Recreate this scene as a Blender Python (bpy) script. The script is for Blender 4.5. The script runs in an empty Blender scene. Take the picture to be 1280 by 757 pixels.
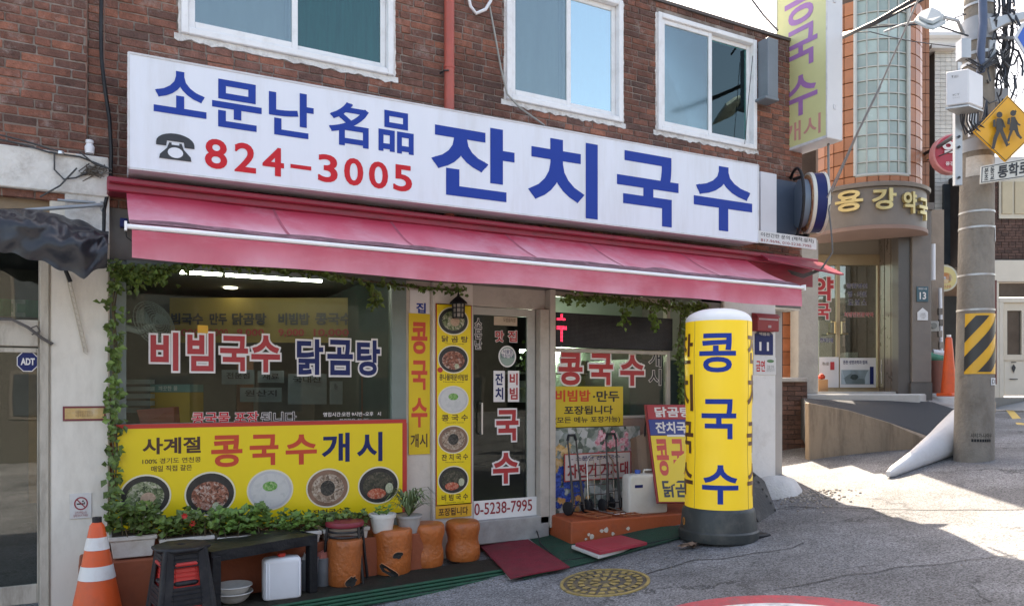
import bpy, bmesh, math, random
import numpy as np
from mathutils import Vector, Matrix, noise
from mathutils.geometry import delaunay_2d_cdt
random.seed(7)
S = bpy.context.scene
COL = S.collection
R_ = math.radians
# ---------------------------------------------------------------- camera, world, sun, exposure
F, CX, HY, CZ = 960.0, 640.0, 488.0, 1.6
AL = R_(61.66)
FW = Vector((math.cos(AL), math.sin(AL), 0)); RT = Vector((math.sin(AL), -math.cos(AL), 0)); UP = Vector((0, 0, 1))
CAM = Vector((0, 0, CZ))
cd = bpy.data.cameras.new('camera'); cam = bpy.data.objects.new('camera', cd); COL.objects.link(cam)
cam.location = CAM; cam.rotation_euler = (R_(90), 0, AL - R_(90))
cd.sensor_width = 36; cd.lens = 36 * F / 1280; cd.shift_y = (HY - 378.5) / 1280; cd.clip_start = .05; cd.clip_end = 600
S.camera = cam
SUN_AZ = Vector((.47, .883, 0)).normalized(); SUN_EL = R_(50)
w = bpy.data.worlds.new('World'); S.world = w; w.use_nodes = True
nt = w.node_tree; sk = nt.nodes.new('ShaderNodeTexSky'); sk.sky_type = 'NISHITA'; sk.sun_disc = False
sk.sun_elevation = SUN_EL; sk.sun_rotation = math.atan2(SUN_AZ.x, SUN_AZ.y)
sk.air_density = 1.0; sk.dust_density = 3.0; sk.ozone_density = 1.0
bg = nt.nodes['Background']; bg.inputs[1].default_value = .15; nt.links.new(sk.outputs[0], bg.inputs[0])
sd = bpy.data.lights.new('sun', 'SUN'); sd.energy = 4.4; sd.angle = R_(.5); sd.color = (1, .975, .94)
so = bpy.data.objects.new('sun', sd); COL.objects.link(so)
sdir = SUN_AZ * math.cos(SUN_EL) + UP * math.sin(SUN_EL)
so.rotation_euler = sdir.to_track_quat('Z', 'Y').to_euler(); so.location = (4, 12, 14)
S.view_settings.view_transform = 'Standard'; S.view_settings.look = 'None'
S.view_settings.exposure = 2.0; S.view_settings.gamma = 1
S.view_settings.use_white_balance = True; S.view_settings.white_balance_temperature = 8100; S.view_settings.white_balance_tint = 12
S.cycles.max_bounces = 8; S.cycles.transparent_max_bounces = 12
S.cycles.use_denoising = True

# ---------------------------------------------------------------- geometry of the place: sight lines to points
def ray(px, py): return FW + RT * ((px - CX) / F) + UP * ((HY - py) / F)
def P(px, py, Y):
    r = ray(px, py); return CAM + r * (Y / r.y)
def PT(px, py, t): return CAM + ray(px, py) * t
def PX(px, py, X):
    r = ray(px, py); return CAM + r * (X / r.x)
def PZ(px, py, z):
    r = ray(px, py); return CAM + r * ((z - CZ) / r.z)
def PL(px, py, p0, n):
    r = ray(px, py); return CAM + r * ((p0 - CAM).dot(n) / r.dot(n))
GK = [(-40, -2.1), (-3, -1.84), (1.3, -1.71), (2.4, -1.63), (3.3, -1.54), (4, -1.48), (5.5, -1.33), (7.27, -1.14), (9.3, -.82), (12, -.62), (18, -.42), (26, -.20), (200, .2)]
def G0(x):
    for (a, za), (b, zb) in zip(GK, GK[1:]):
        if x <= b: 
            if x < a: return CZ + za
            return CZ + za + (zb - za) * (x - a) / (b - a)
    return CZ + GK[-1][1]
def G(x, y=0):      # smoothed
    return sum(G0(x + d) for d in (-.6, -.3, 0, .3, .6)) / 5
def PG(px, py, dz=0):
    r = ray(px, py); lo, hi = 1.5, 80.
    f = lambda t: CZ + r.z * t - G(r.x * t) - dz
    for _ in range(50):
        m = (lo + hi) / 2
        if f(m) > 0: lo = m
        else: hi = m
    p = CAM + r * lo; return p
def gz(p, dz=0): return Vector((p[0], p[1], G(p[0]) + dz))

# ---------------------------------------------------------------- materials
MC = {}
def _n(nt, t, **k):
    n = nt.nodes.new(t)
    for a, v in k.items(): setattr(n, a, v)
    return n
def rgb(c): return (c[0], c[1], c[2], 1)
def M(name, col, rough=.6, var=.12, scale=6, bump=.05, metal=0, dirt=None, fine=0, obj_var=0, emis=None, spec=None, stretch=None, alpha=None):
    """procedural material: base colour with mottling, optional dirt (colour, amount, scale), fine relief"""
    if name in MC: return MC[name]
    m = bpy.data.materials.new(name); m.use_nodes = True; nt = m.node_tree; L = nt.links.new
    b = nt.nodes['Principled BSDF']; b.inputs['Roughness'].default_value = rough; b.inputs['Metallic'].default_value = metal
    if spec is not None: b.inputs['Specular IOR Level'].default_value = spec
    g = _n(nt, 'ShaderNodeNewGeometry'); src = g.outputs['Position']
    if stretch:
        mp = _n(nt, 'ShaderNodeMapping'); mp.inputs['Scale'].default_value = stretch; L(src, mp.inputs[0]); src = mp.outputs[0]
    nz = _n(nt, 'ShaderNodeTexNoise'); nz.inputs['Scale'].default_value = scale; nz.inputs['Detail'].default_value = 6; nz.inputs['Roughness'].default_value = .65
    L(src, nz.inputs['Vector'])
    rp = _n(nt, 'ShaderNodeValToRGB'); e = rp.color_ramp.elements
    e[0].position = .3; e[1].position = .72
    e[0].color = rgb([c * (1 - var) for c in col]); e[1].color = rgb([min(1, c * (1 + var)) for c in col])
    L(nz.outputs[0], rp.inputs[0]); c = rp.outputs[0]
    if obj_var:
        oi = _n(nt, 'ShaderNodeObjectInfo'); ad = _n(nt, 'ShaderNodeMath', operation='ADD'); fr = _n(nt, 'ShaderNodeMath', operation='FRACT')
        L(oi.outputs['Random'], ad.inputs[0]); L(g.outputs['Random Per Island'], ad.inputs[1]); L(ad.outputs[0], fr.inputs[0])
        mr = _n(nt, 'ShaderNodeMapRange'); mr.inputs[3].default_value = 1 - obj_var; mr.inputs[4].default_value = 1 + obj_var; L(fr.outputs[0], mr.inputs[0])
        mx = _n(nt, 'ShaderNodeVectorMath', operation='SCALE'); L(c, mx.inputs[0]); L(mr.outputs[0], mx.inputs['Scale']); c = mx.outputs[0]
    if dirt:
        dc, da, ds = dirt
        n2 = _n(nt, 'ShaderNodeTexNoise'); n2.inputs['Scale'].default_value = ds; n2.inputs['Detail'].default_value = 8; n2.inputs['Roughness'].default_value = .7; L(src, n2.inputs['Vector'])
        r2 = _n(nt, 'ShaderNodeMapRange'); r2.inputs[1].default_value = .48; r2.inputs[2].default_value = .72; r2.inputs[4].default_value = da; L(n2.outputs[0], r2.inputs[0])
        mx = _n(nt, 'ShaderNodeMix', data_type='RGBA'); L(r2.outputs[0], mx.inputs[0]); L(c, mx.inputs[6]); mx.inputs[7].default_value = rgb(dc); c = mx.outputs[2]
    L(c, b.inputs['Base Color'])
    if bump:
        n3 = _n(nt, 'ShaderNodeTexNoise'); n3.inputs['Scale'].default_value = fine or scale * 6; n3.inputs['Detail'].default_value = 5; L(g.outputs['Position'], n3.inputs['Vector'])
        bp = _n(nt, 'ShaderNodeBump'); bp.inputs['Strength'].default_value = bump; bp.inputs['Distance'].default_value = .02; L(n3.outputs[0], bp.inputs['Height']); L(bp.outputs[0], b.inputs['Normal'])
        mr = _n(nt, 'ShaderNodeMapRange'); mr.inputs[3].default_value = max(.02, rough - .12); mr.inputs[4].default_value = min(1, rough + .12); L(nz.outputs[0], mr.inputs[0]); L(mr.outputs[0], b.inputs['Roughness'])
    if emis:
        b.inputs['Emission Color'].default_value = rgb(emis[0]); b.inputs['Emission Strength'].default_value = emis[1]
    MC[name] = m; return m
def MF(name, cols, scale=60, rough=.5, kind='voronoi'):
    """speckled print of several colours (food photographs, flower pictures)"""
    if name in MC: return MC[name]
    m = bpy.data.materials.new(name); m.use_nodes = True; nt = m.node_tree; L = nt.links.new
    b = nt.nodes['Principled BSDF']; b.inputs['Roughness'].default_value = rough
    g = _n(nt, 'ShaderNodeNewGeometry')
    nz = _n(nt, 'ShaderNodeTexNoise'); nz.inputs['Scale'].default_value = scale * .5; nz.inputs['Detail'].default_value = 3; nz.inputs['Distortion'].default_value = 1.5; L(g.outputs['Position'], nz.inputs['Vector'])
    ad = _n(nt, 'ShaderNodeVectorMath', operation='MULTIPLY_ADD'); L(nz.outputs['Color'], ad.inputs[0]); ad.inputs[1].default_value = (.05,) * 3; L(g.outputs['Position'], ad.inputs[2])
    vo = _n(nt, 'ShaderNodeTexVoronoi'); vo.inputs['Scale'].default_value = scale; L(ad.outputs[0], vo.inputs['Vector'])
    mx = _n(nt, 'ShaderNodeMix', data_type='FLOAT'); mx.inputs[0].default_value = .5
    sp = _n(nt, 'ShaderNodeSeparateColor'); L(vo.outputs['Color'], sp.inputs[0]); L(sp.outputs[0], mx.inputs[2]); L(nz.outputs[0], mx.inputs[3])
    rp = _n(nt, 'ShaderNodeValToRGB'); rp.color_ramp.interpolation = 'LINEAR'
    e = rp.color_ramp.elements
    while len(e) < len(cols): e.new(.5)
    for i, c in enumerate(cols): e[i].position = .22 + .56 * i / (len(cols) - 1); e[i].color = rgb(c)
    L(mx.outputs[0], rp.inputs[0]); L(rp.outputs[0], b.inputs['Base Color'])
    MC[name] = m; return m
def MGLASS(name, tint=(.8, .9, .88), refl=.1, rough=.01, gl=(1, 1, 1), ior=1.42):
    if name in MC: return MC[name]
    m = bpy.data.materials.new(name); m.use_nodes = True; nt = m.node_tree; L = nt.links.new
    nt.nodes.remove(nt.nodes['Principled BSDF']); out = nt.nodes['Material Output']
    tr = _n(nt, 'ShaderNodeBsdfTransparent'); tr.inputs[0].default_value = rgb(tint)
    gs = _n(nt, 'ShaderNodeBsdfGlossy'); gs.inputs['Roughness'].default_value = rough; gs.inputs[0].default_value = rgb(gl)
    lw = _n(nt, 'ShaderNodeFresnel'); lw.inputs[0].default_value = ior
    ad = _n(nt, 'ShaderNodeMath', operation='ADD'); ad.use_clamp = True; L(lw.outputs[0], ad.inputs[0]); ad.inputs[1].default_value = refl
    g = _n(nt, 'ShaderNodeNewGeometry'); nz = _n(nt, 'ShaderNodeTexNoise'); nz.inputs['Scale'].default_value = 1.3; L(g.outputs['Position'], nz.inputs['Vector'])
    bp = _n(nt, 'ShaderNodeBump'); bp.inputs['Strength'].default_value = .02; bp.inputs['Distance'].default_value = .05; L(nz.outputs[0], bp.inputs['Height']); L(bp.outputs[0], gs.inputs['Normal'])
    mx = _n(nt, 'ShaderNodeMixShader'); L(ad.outputs[0], mx.inputs[0]); L(tr.outputs[0], mx.inputs[1]); L(gs.outputs[0], mx.inputs[2]); L(mx.outputs[0], out.inputs[0])
    MC[name] = m; return m

# ---------------------------------------------------------------- mesh builder
class MB:
    def __init__(s): s.v = []; s.f = []; s.mi = []; s.cur = 0
    def add(s, vs, fs):
        o = len(s.v); s.v += [Vector(v) for v in vs]
        for f in fs: s.f.append([i + o for i in f]); s.mi.append(s.cur)
        return s
    def box(s, x0, x1, y0, y1, z0, z1, M4=None):
        vs = [Vector(p) for p in ((x0, y0, z0), (x1, y0, z0), (x1, y1, z0), (x0, y1, z0), (x0, y0, z1), (x1, y0, z1), (x1, y1, z1), (x0, y1, z1))]
        if M4: vs = [M4 @ v for v in vs]
        return s.add(vs, [(0, 3, 2, 1), (4, 5, 6, 7), (0, 1, 5, 4), (1, 2, 6, 5), (2, 3, 7, 6), (3, 0, 4, 7)])
    def cbox(s, c, d, rz=0, M4=None):
        m = Matrix.Translation(Vector(c)) @ Matrix.Rotation(rz, 4, 'Z')
        if M4: m = M4 @ m
        return s.box(-d[0] / 2, d[0] / 2, -d[1] / 2, d[1] / 2, -d[2] / 2, d[2] / 2, m)
    def prism(s, poly, vec):
        n = len(poly); a = [Vector(p) for p in poly]; vec = Vector(vec); b = [p + vec for p in a]
        return s.add(a + b, [list(range(n))[::-1], list(range(n, 2 * n))] + [(i, (i + 1) % n, n + (i + 1) % n, n + i) for i in range(n)])
    def poly(s, pts): return s.add(pts, [list(range(len(pts)))])
    def tube(s, pts, r, n=8, r1=None, cap=True):
        pts = [Vector(p) for p in pts]; k = len(pts); rs = [r + ((r1 - r) * i / (k - 1) if r1 is not None else 0) for i in range(k)]
        t0 = (pts[1] - pts[0]).normalized(); a = t0.orthogonal().normalized(); vs = []
        for i, p in enumerate(pts):
            t = (pts[min(i + 1, k - 1)] - pts[max(i - 1, 0)]).normalized()
            a = (a - t * a.dot(t)).normalized(); b = t.cross(a)
            vs += [p + (a * math.cos(2 * math.pi * j / n) + b * math.sin(2 * math.pi * j / n)) * rs[i] for j in range(n)]
        fs = [(i * n + j, i * n + (j + 1) % n, (i + 1) * n + (j + 1) % n, (i + 1) * n + j) for i in range(k - 1) for j in range(n)]
        if cap: fs += [list(range(n))[::-1], [(k - 1) * n + j for j in range(n)]]
        return s.add(vs, fs)
    def lathe(s, prof, c=(0, 0, 0), n=24, M4=None, sx=1, sy=1, cap=True):
        vs = []; c = Vector(c)
        for r, z in prof:
            for j in range(n):
                a = 2 * math.pi * j / n; v = Vector((r * math.cos(a) * sx, r * math.sin(a) * sy, z))
                vs.append((M4 @ v if M4 else v) + c)
        k = len(prof); fs = [(i * n + j, i * n + (j + 1) % n, (i + 1) * n + (j + 1) % n, (i + 1) * n + j) for i in range(k - 1) for j in range(n)]
        if cap: fs += [list(range(n))[::-1], [(k - 1) * n + j for j in range(n)]]
        return s.add(vs, fs)
    def grid(s, fn, nu, nv):
        vs = [fn(i / nu, j / nv) for j in range(nv + 1) for i in range(nu + 1)]
        return s.add(vs, [(j * (nu + 1) + i, j * (nu + 1) + i + 1, (j + 1) * (nu + 1) + i + 1, (j + 1) * (nu + 1) + i) for j in range(nv) for i in range(nu)])
    def sheet(s, fn, nu, nv, th):
        """grid with thickness vector th"""
        th = Vector(th); k = (nu + 1) * (nv + 1); o = len(s.v)
        s.grid(fn, nu, nv); s.grid(lambda u, v: Vector(fn(u, v)) + th, nu, nv)
        rim = [i for i in range(nu + 1)] + [j * (nu + 1) + nu for j in range(1, nv + 1)] + [nv * (nu + 1) + i for i in range(nu - 1, -1, -1)] + [j * (nu + 1) for j in range(nv - 1, 0, -1)]
        for a, b in zip(rim, rim[1:] + rim[:1]): s.f.append([o + a, o + b, o + k + b, o + k + a]); s.mi.append(s.cur)
        return s
    def leaf(s, p, d, n, l, wd):
        d = Vector(d).normalized(); n = Vector(n); n = (n - d * n.dot(d)); n = n.normalized() if n.length > 1e-4 else d.orthogonal().normalized(); r = d.cross(n)
        p = Vector(p)
        return s.add([p, p + d * l * .4 + r * wd / 2 + n * wd * .18, p + d * l, p + d * l * .4 - r * wd / 2 + n * wd * .18, p + d * l * .5 - n * .05 * l], [(0, 1, 4), (1, 2, 4), (2, 3, 4), (3, 0, 4)])
ROOTM = {}
def rootm(o):
    while o.parent: o = o.parent
    return ROOTM.get(o.name, Matrix.Identity(4))
def tag(o, label=None, cat=None, group=None, kind=None):
    for k, v in (('label', label), ('category', cat), ('group', group), ('kind', kind)):
        if v: o[k] = v
    return o
def thing(name, label, cat, loc=(0, 0, 0), rotz=0, group=None, kind=None):
    o = bpy.data.objects.new(name, None); COL.objects.link(o); o.empty_display_size = .1
    o.location = loc; o.rotation_euler = (0, 0, rotz); ROOTM[o.name] = Matrix.Translation(Vector(loc)) @ Matrix.Rotation(rotz, 4, 'Z')
    return tag(o, label, cat, group, kind)
def mesh(name, mb, mats, inv=None, bev=0, smooth=None, seg=1):
    me = bpy.data.meshes.new(name)
    vs = [inv @ v for v in mb.v] if inv else mb.v
    me.from_pydata([tuple(v) for v in vs], [], mb.f)
    for m in (mats if isinstance(mats, (list, tuple)) else [mats]): me.materials.append(m)
    me.polygons.foreach_set('material_index', mb.mi)
    bm = bmesh.new(); bm.from_mesh(me)
    bmesh.ops.recalc_face_normals(bm, faces=bm.faces)
    if bev:
        ed = [e for e in bm.edges if len(e.link_faces) == 2 and e.calc_face_angle(0) > R_(35)]
        bmesh.ops.bevel(bm, geom=ed, offset=bev, segments=seg, affect='EDGES', profile=.5, clamp_overlap=True)
    bm.to_mesh(me); bm.free()
    if smooth:
        me.shade_smooth(); me.set_sharp_from_angle(angle=R_(smooth))
    return me
def obj(name, mb, mats, parent=None, world=True, bev=0, smooth=None, seg=1, label=None, kind=None):
    """one mesh object; mb is in world coordinates (world=True) or in its thing's own coordinates"""
    inv = rootm(parent).inverted() if (parent and world) else None
    o = bpy.data.objects.new(name, mesh(name, mb, mats, inv, bev, smooth, seg)); COL.objects.link(o)
    if parent: o.parent = parent
    return tag(o, label=label, kind=kind)
def single(name, mb, mats, label, cat, group=None, kind=None, **k):
    """a thing of one mesh: origin moved to its base"""
    xs = [v.x for v in mb.v]; ys = [v.y for v in mb.v]; zs = [v.z for v in mb.v]
    c = Vector(((min(xs) + max(xs)) / 2, (min(ys) + max(ys)) / 2, min(zs)))
    o = bpy.data.objects.new(name, mesh(name, mb, mats, Matrix.Translation(-c), k.get('bev', 0), k.get('smooth'), k.get('seg', 1))); COL.objects.link(o)
    o.location = c; ROOTM[o.name] = Matrix.Translation(c)
    return tag(o, label, cat, group, kind)
def struct(name, mb, mats, **k):
    return tag(obj(name, mb, mats, **k), kind='structure')
def dup(o, parent=None, loc=None, rotz=None, label=None):
    c = o.copy(); COL.objects.link(c)
    if parent is not None: c.parent = parent
    for ch in o.children: dup(ch, c)
    if loc is not None: c.location = loc
    if rotz is not None: c.rotation_euler = (0, 0, rotz)
    if label: c['label'] = label
    return c
# ---------------------------------------------------------------- lettering (queued, turned into meshes in one go at the end)
TQ = []
VP = (2420., 488.)
def bx(x0, x1, yt, yb, pl, vp=VP):
    """corners bl, br, tr, tl on a surface; top and bottom given at the left edge and running to the vanishing point"""
    def run(y): return y if vp is None else y + (vp[1] - y) * (x1 - x0) / (vp[0] - x0)
    return [pl(x0, yb), pl(x1, run(yb)), pl(x1, run(yt)), pl(x0, yt)]
def YP(Y): return lambda a, b: P(a, b, Y)
def WP(t): return lambda a, b: PT(a, b, t)
def XP(X): return lambda a, b: PX(a, b, X)
def TX(parent, s, c, mat, bold=.02, out=None, lift=.002, name='lettering', fn=None, thick=0, sub=0, vert=None):
    TQ.append(dict(parent=parent, s=s, c=c, mat=mat, bold=bold, out=out, lift=lift, name=name, fn=fn, thick=thick, sub=sub))
def keep_inside(sv, sf, v, tr):
    """triangles of tr whose centre lies inside at least one of the convex source faces"""
    if not tr: return tr
    q = np.array([[tuple(sv[i]) for i in (f if len(f) == 4 else f[:3] + [f[2]])] for f in sf])
    c = np.array([[sum(v[i][k] for i in f) / len(f) for k in (0, 1)] for f in tr])
    ins = np.zeros(len(tr), bool)
    for k in range(0, len(c), 512):
        p = c[k:k + 512, None, :]; ok = np.ones((p.shape[0], len(q)), bool)
        for i in range(4):
            a = q[None, :, i]; e = q[None, :, (i + 1) % 4] - a
            ok &= (e[..., 0] * (p[..., 1] - a[..., 1]) - e[..., 1] * (p[..., 0] - a[..., 0])) >= -1e-7
        ins[k:k + 512] = ok.any(1)
    return [f for f, i in zip(tr, ins) if i]
def flush_text():
    need = {}
    for q in TQ:
        need[(q['s'], q['bold'])] = None
        if q['out']: need[(q['s'], q['bold'] + q['out'][1])] = None
    obs = {}
    for s in {k[0] for k in need}:
        c = bpy.data.curves.new('t', 'FONT'); c.body = s; c.size = 1; c.resolution_u = 4; c.space_line = .95; c.align_x = 'CENTER'
        o = bpy.data.objects.new('t', c); COL.objects.link(o); obs[s] = o
    dg = bpy.context.evaluated_depsgraph_get()
    raw = {}
    for s, o in obs.items():
        me = bpy.data.meshes.new_from_object(o.evaluated_get(dg))
        raw[s] = ([v.co.xy.copy() for v in me.vertices], [list(p.vertices) for p in me.polygons]); bpy.data.meshes.remove(me)
    for k in need:
        d = k[1]; vs, fs = list(raw[k[0]][0]), [list(f) for f in raw[k[0]][1]]
        if d > 0 and fs:      # thicken the strokes: a band along every outline edge, then one clean planar union
            cnt = {}
            for f in fs:
                for a, b in zip(f, f[1:] + f[:1]): cnt[tuple(sorted((a, b)))] = cnt.get(tuple(sorted((a, b))), 0) + 1
            edg = [ab for ab, c in cnt.items() if c == 1 and (vs[ab[1]] - vs[ab[0]]).length > 1e-5]; adj = {}
            for a, b in edg: adj.setdefault(a, []).append(b); adj.setdefault(b, []).append(a)
            def smooth_at(v):
                n_ = adj[v]
                return len(n_) == 2 and (vs[n_[0]] - vs[v]).normalized().dot((vs[n_[1]] - vs[v]).normalized()) < -.72
            sm = {v: smooth_at(v) for v in adj}
            for a, b in edg:
                t = (vs[b] - vs[a]).normalized() * d; n = Vector((-t.y, t.x)); i = len(vs); ta = t * 0 if sm[a] else t; tb = t * 0 if sm[b] else t
                vs += [vs[a] - ta - n, vs[b] + tb - n, vs[b] + tb + n, vs[a] - ta + n]; fs.append([i, i + 1, i + 2, i + 3])
            for v in [v for v in sm if sm[v]]:
                n1 = (vs[adj[v][0]] - vs[v]).normalized(); n2 = (vs[adj[v][1]] - vs[v]).normalized()
                for s_ in (1, -1):
                    i = len(vs); p1 = Vector((-n1.y, n1.x)) * d * s_; p2 = Vector((n2.y, -n2.x)) * d * s_
                    vs += [vs[v], vs[v] + p1, vs[v] + p2]; fs.append([i, i + 1, i + 2])
            ar = lambda f: sum(vs[a].x * vs[b].y - vs[b].x * vs[a].y for a, b in zip(f, f[1:] + f[:1]))
            fs = [f if ar(f) > 0 else f[::-1] for f in fs if abs(ar(f)) > 1e-9]
            r = delaunay_2d_cdt(vs, [], fs, 0, 1e-5)
            vs, fs = r[0], keep_inside(vs, fs, r[0], [list(f) for f in r[2]])
        need[k] = ([Vector((v.x, v.y, 0)) for v in vs], fs)
    for o in obs.values():
        c = o.data; bpy.data.objects.remove(o); bpy.data.curves.remove(c)
    for q in TQ:
        vs, fs = need[(q['s'], q['bold'])]
        if not vs: continue
        x0 = min(v.x for v in vs); x1 = max(v.x for v in vs); y0 = min(v.y for v in vs); y1 = max(v.y for v in vs)
        if q['fn'] is None:
            bl, br, tr, tl = q['c']; n = (br - bl).cross(tl - bl).normalized()
            if n.dot(CAM - bl) < 0: n = -n
            mp = lambda u, v, h: (bl * (1 - u) + br * u) * (1 - v) + (tl * (1 - u) + tr * u) * v + n * h
        else: mp = q['fn']
        layers = [(q['bold'], q['mat'], q['lift'] + (.002 if q['out'] else 0), q['thick'])]
        if q['out']: layers.append((q['bold'] + q['out'][1], q['out'][0], q['lift'], 0))
        mb = MB(); mats = []
        for li, (b, mat, h, th) in enumerate(layers):
            vs, fs = need[(q['s'], b)]; mats.append(mat); mb.cur = li
            if q['sub']:
                bm = bmesh.new(); vv = [bm.verts.new(v) for v in vs]
                for f in fs:
                    try: bm.faces.new([vv[i] for i in f])
                    except ValueError: pass
                xa, xb = min(v.x for v in vs), max(v.x for v in vs); k_ = int((xb - xa) / q['sub'])
                for i_ in range(1, k_ + 1): bmesh.ops.bisect_plane(bm, geom=bm.verts[:] + bm.edges[:] + bm.faces[:], plane_co=(xa + (xb - xa) * i_ / (k_ + 1), 0, 0), plane_no=(1, 0, 0))
                bm.verts.index_update(); vs = [v.co.copy() for v in bm.verts]; fs = [[v.index for v in f.verts] for f in bm.faces]; bm.free()
            W = [((v.x - x0) / (x1 - x0), (v.y - y0) / (y1 - y0)) for v in vs]
            if th:
                k = len(vs); ec = {}
                for f in fs:
                    for a, b2 in zip(f, f[1:] + f[:1]): ec[(a, b2)] = 1
                side = [(a, b2, b2 + k, a + k) for (a, b2) in ec if (b2, a) not in ec]
                mb.add([mp(u, v, h + th) for u, v in W] + [mp(u, v, h) for u, v in W], fs + side)
            else: mb.add([mp(u, v, h) for u, v in W], fs)
        me = bpy.data.meshes.new(q['name'])
        inv = rootm(q['parent']).inverted() if q['parent'] else Matrix.Identity(4)
        me.from_pydata([tuple(inv @ v) for v in mb.v], [], mb.f)
        for m in mats: me.materials.append(m)
        me.polygons.foreach_set('material_index', mb.mi)
        o = bpy.data.objects.new(q['name'], me); COL.objects.link(o); o.parent = q['parent']
def panel(mb, x0, x1, yt, yb, Y, th=.02):
    """upright slab parallel to the shop front; yt, yb are sight lines at its left edge; front face at Y"""
    a = P(x0, yb, Y); b = P(x1, yb, Y); t = P(x0, yt, Y)
    return mb.box(a.x, b.x, Y, Y + th, a.z, t.z)
def frame4(mb, X0, X1, Z0, Z1, Y0, Y1, w, wb=None):
    wb = wb or w
    mb.box(X0, X0 + w, Y0, Y1, Z0, Z1); mb.box(X1 - w, X1, Y0, Y1, Z0, Z1)
    mb.box(X0 + w, X1 - w, Y0 + .002, Y1 - .002, Z0, Z0 + wb); mb.box(X0 + w, X1 - w, Y0 + .002, Y1 - .002, Z1 - w, Z1)
# ================================================================= SETTING: ground
YW = 6.7      # face of the shop's brick upper wall
asph = M('asphalt', (.165, .165, .17), .82, .18, 2.2, 0)
def make_asphalt():
    m = asph; nt = m.node_tree; L = nt.links.new; b = nt.nodes['Principled BSDF']
    g = _n(nt, 'ShaderNodeNewGeometry'); base = b.inputs['Base Color'].links[0].from_socket
    vo = _n(nt, 'ShaderNodeTexVoronoi'); vo.inputs['Scale'].default_value = 95; L(g.outputs['Position'], vo.inputs['Vector'])
    sp = _n(nt, 'ShaderNodeSeparateColor'); L(vo.outputs['Color'], sp.inputs[0])
    mr = _n(nt, 'ShaderNodeMapRange'); mr.inputs[3].default_value = .42; mr.inputs[4].default_value = 1.75; L(sp.outputs[0], mr.inputs[0])
    v2 = _n(nt, 'ShaderNodeTexNoise'); v2.inputs['Scale'].default_value = .55; v2.inputs['Detail'].default_value = 5; L(g.outputs['Position'], v2.inputs['Vector'])
    m2 = _n(nt, 'ShaderNodeMapRange'); m2.inputs[1].default_value = .35; m2.inputs[2].default_value = .7; m2.inputs[3].default_value = .66; m2.inputs[4].default_value = 1.30; L(v2.outputs[0], m2.inputs[0])
    mu = _n(nt, 'ShaderNodeMath', operation='MULTIPLY'); L(mr.outputs[0], mu.inputs[0]); L(m2.outputs[0], mu.inputs[1])
    s1 = _n(nt, 'ShaderNodeVectorMath', operation='SCALE'); L(base, s1.inputs[0]); L(mu.outputs[0], s1.inputs['Scale'])
    # cracks: thin edges of large distorted cells, present only in places
    nz = _n(nt, 'ShaderNodeTexNoise'); nz.inputs['Scale'].default_value = 2.5; nz.inputs['Detail'].default_value = 8; nz.inputs['Roughness'].default_value = .7; L(g.outputs['Position'], nz.inputs['Vector'])
    ad = _n(nt, 'ShaderNodeVectorMath', operation='MULTIPLY_ADD'); L(nz.outputs['Color'], ad.inputs[0]); ad.inputs[1].default_value = (.9, .9, 0); L(g.outputs['Position'], ad.inputs[2])
    vc = _n(nt, 'ShaderNodeTexVoronoi', feature='DISTANCE_TO_EDGE'); vc.inputs['Scale'].default_value = .8; L(ad.outputs[0], vc.inputs['Vector'])
    cr = _n(nt, 'ShaderNodeMapRange'); cr.inputs[1].default_value = .004; cr.inputs[2].default_value = .016; cr.inputs[3].default_value = 1; cr.inputs[4].default_value = 0; L(vc.outputs[0], cr.inputs[0])
    mk = _n(nt, 'ShaderNodeTexNoise'); mk.inputs['Scale'].default_value = .9; mk.inputs['Detail'].default_value = 4; L(g.outputs['Position'], mk.inputs['Vector'])
    mm = _n(nt, 'ShaderNodeMapRange'); mm.inputs[1].default_value = .46; mm.inputs[2].default_value = .6; L(mk.outputs[0], mm.inputs[0])
    cm = _n(nt, 'ShaderNodeMath', operation='MULTIPLY'); L(cr.outputs[0], cm.inputs[0]); L(mm.outputs[0], cm.inputs[1])
    c2 = _n(nt, 'ShaderNodeMath', operation='MULTIPLY'); L(cm.outputs[0], c2.inputs[0]); c2.inputs[1].default_value = .75
    mx = _n(nt, 'ShaderNodeMix', data_type='RGBA'); L(c2.outputs[0], mx.inputs[0]); L(s1.outputs[0], mx.inputs[6]); mx.inputs[7].default_value = (.03, .03, .03, 1)
    L(mx.outputs[2], b.inputs['Base Color'])
    h = _n(nt, 'ShaderNodeMath', operation='SUBTRACT'); L(sp.outputs[1], h.inputs[0]); h2 = _n(nt, 'ShaderNodeMath', operation='MULTIPLY'); L(cm.outputs[0], h2.inputs[0]); h2.inputs[1].default_value = 3; L(h2.outputs[0], h.inputs[1])
    bp = _n(nt, 'ShaderNodeBump'); bp.inputs['Strength'].default_value = .6; bp.inputs['Distance'].default_value = .006; L(h.outputs[0], bp.inputs['Height']); L(bp.outputs[0], b.inputs['Normal'])
make_asphalt()
mb = MB()
xs = [-40, -20, -10] + [-6 + .25 * i for i in range(90)] + [18, 20, 24, 30, 45, 80]
ys = [-40, -20, -8, -4] + [-2 + .5 * i for i in range(32)] + [15, 20, 30, 50, 90]
def zg(x, y): return G(x) + (0.012 * noise.noise(Vector((x * .9, y * .9, 0))) if 0 < y < 9 and x < 16 else 0)
mb.grid(lambda u, v: Vector((xs[round(u * (len(xs) - 1))], ys[round(v * (len(ys) - 1))], zg(xs[round(u * (len(xs) - 1))], ys[round(v * (len(ys) - 1))]))), len(xs) - 1, len(ys) - 1)
struct('road', mb, asph, smooth=60)
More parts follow.
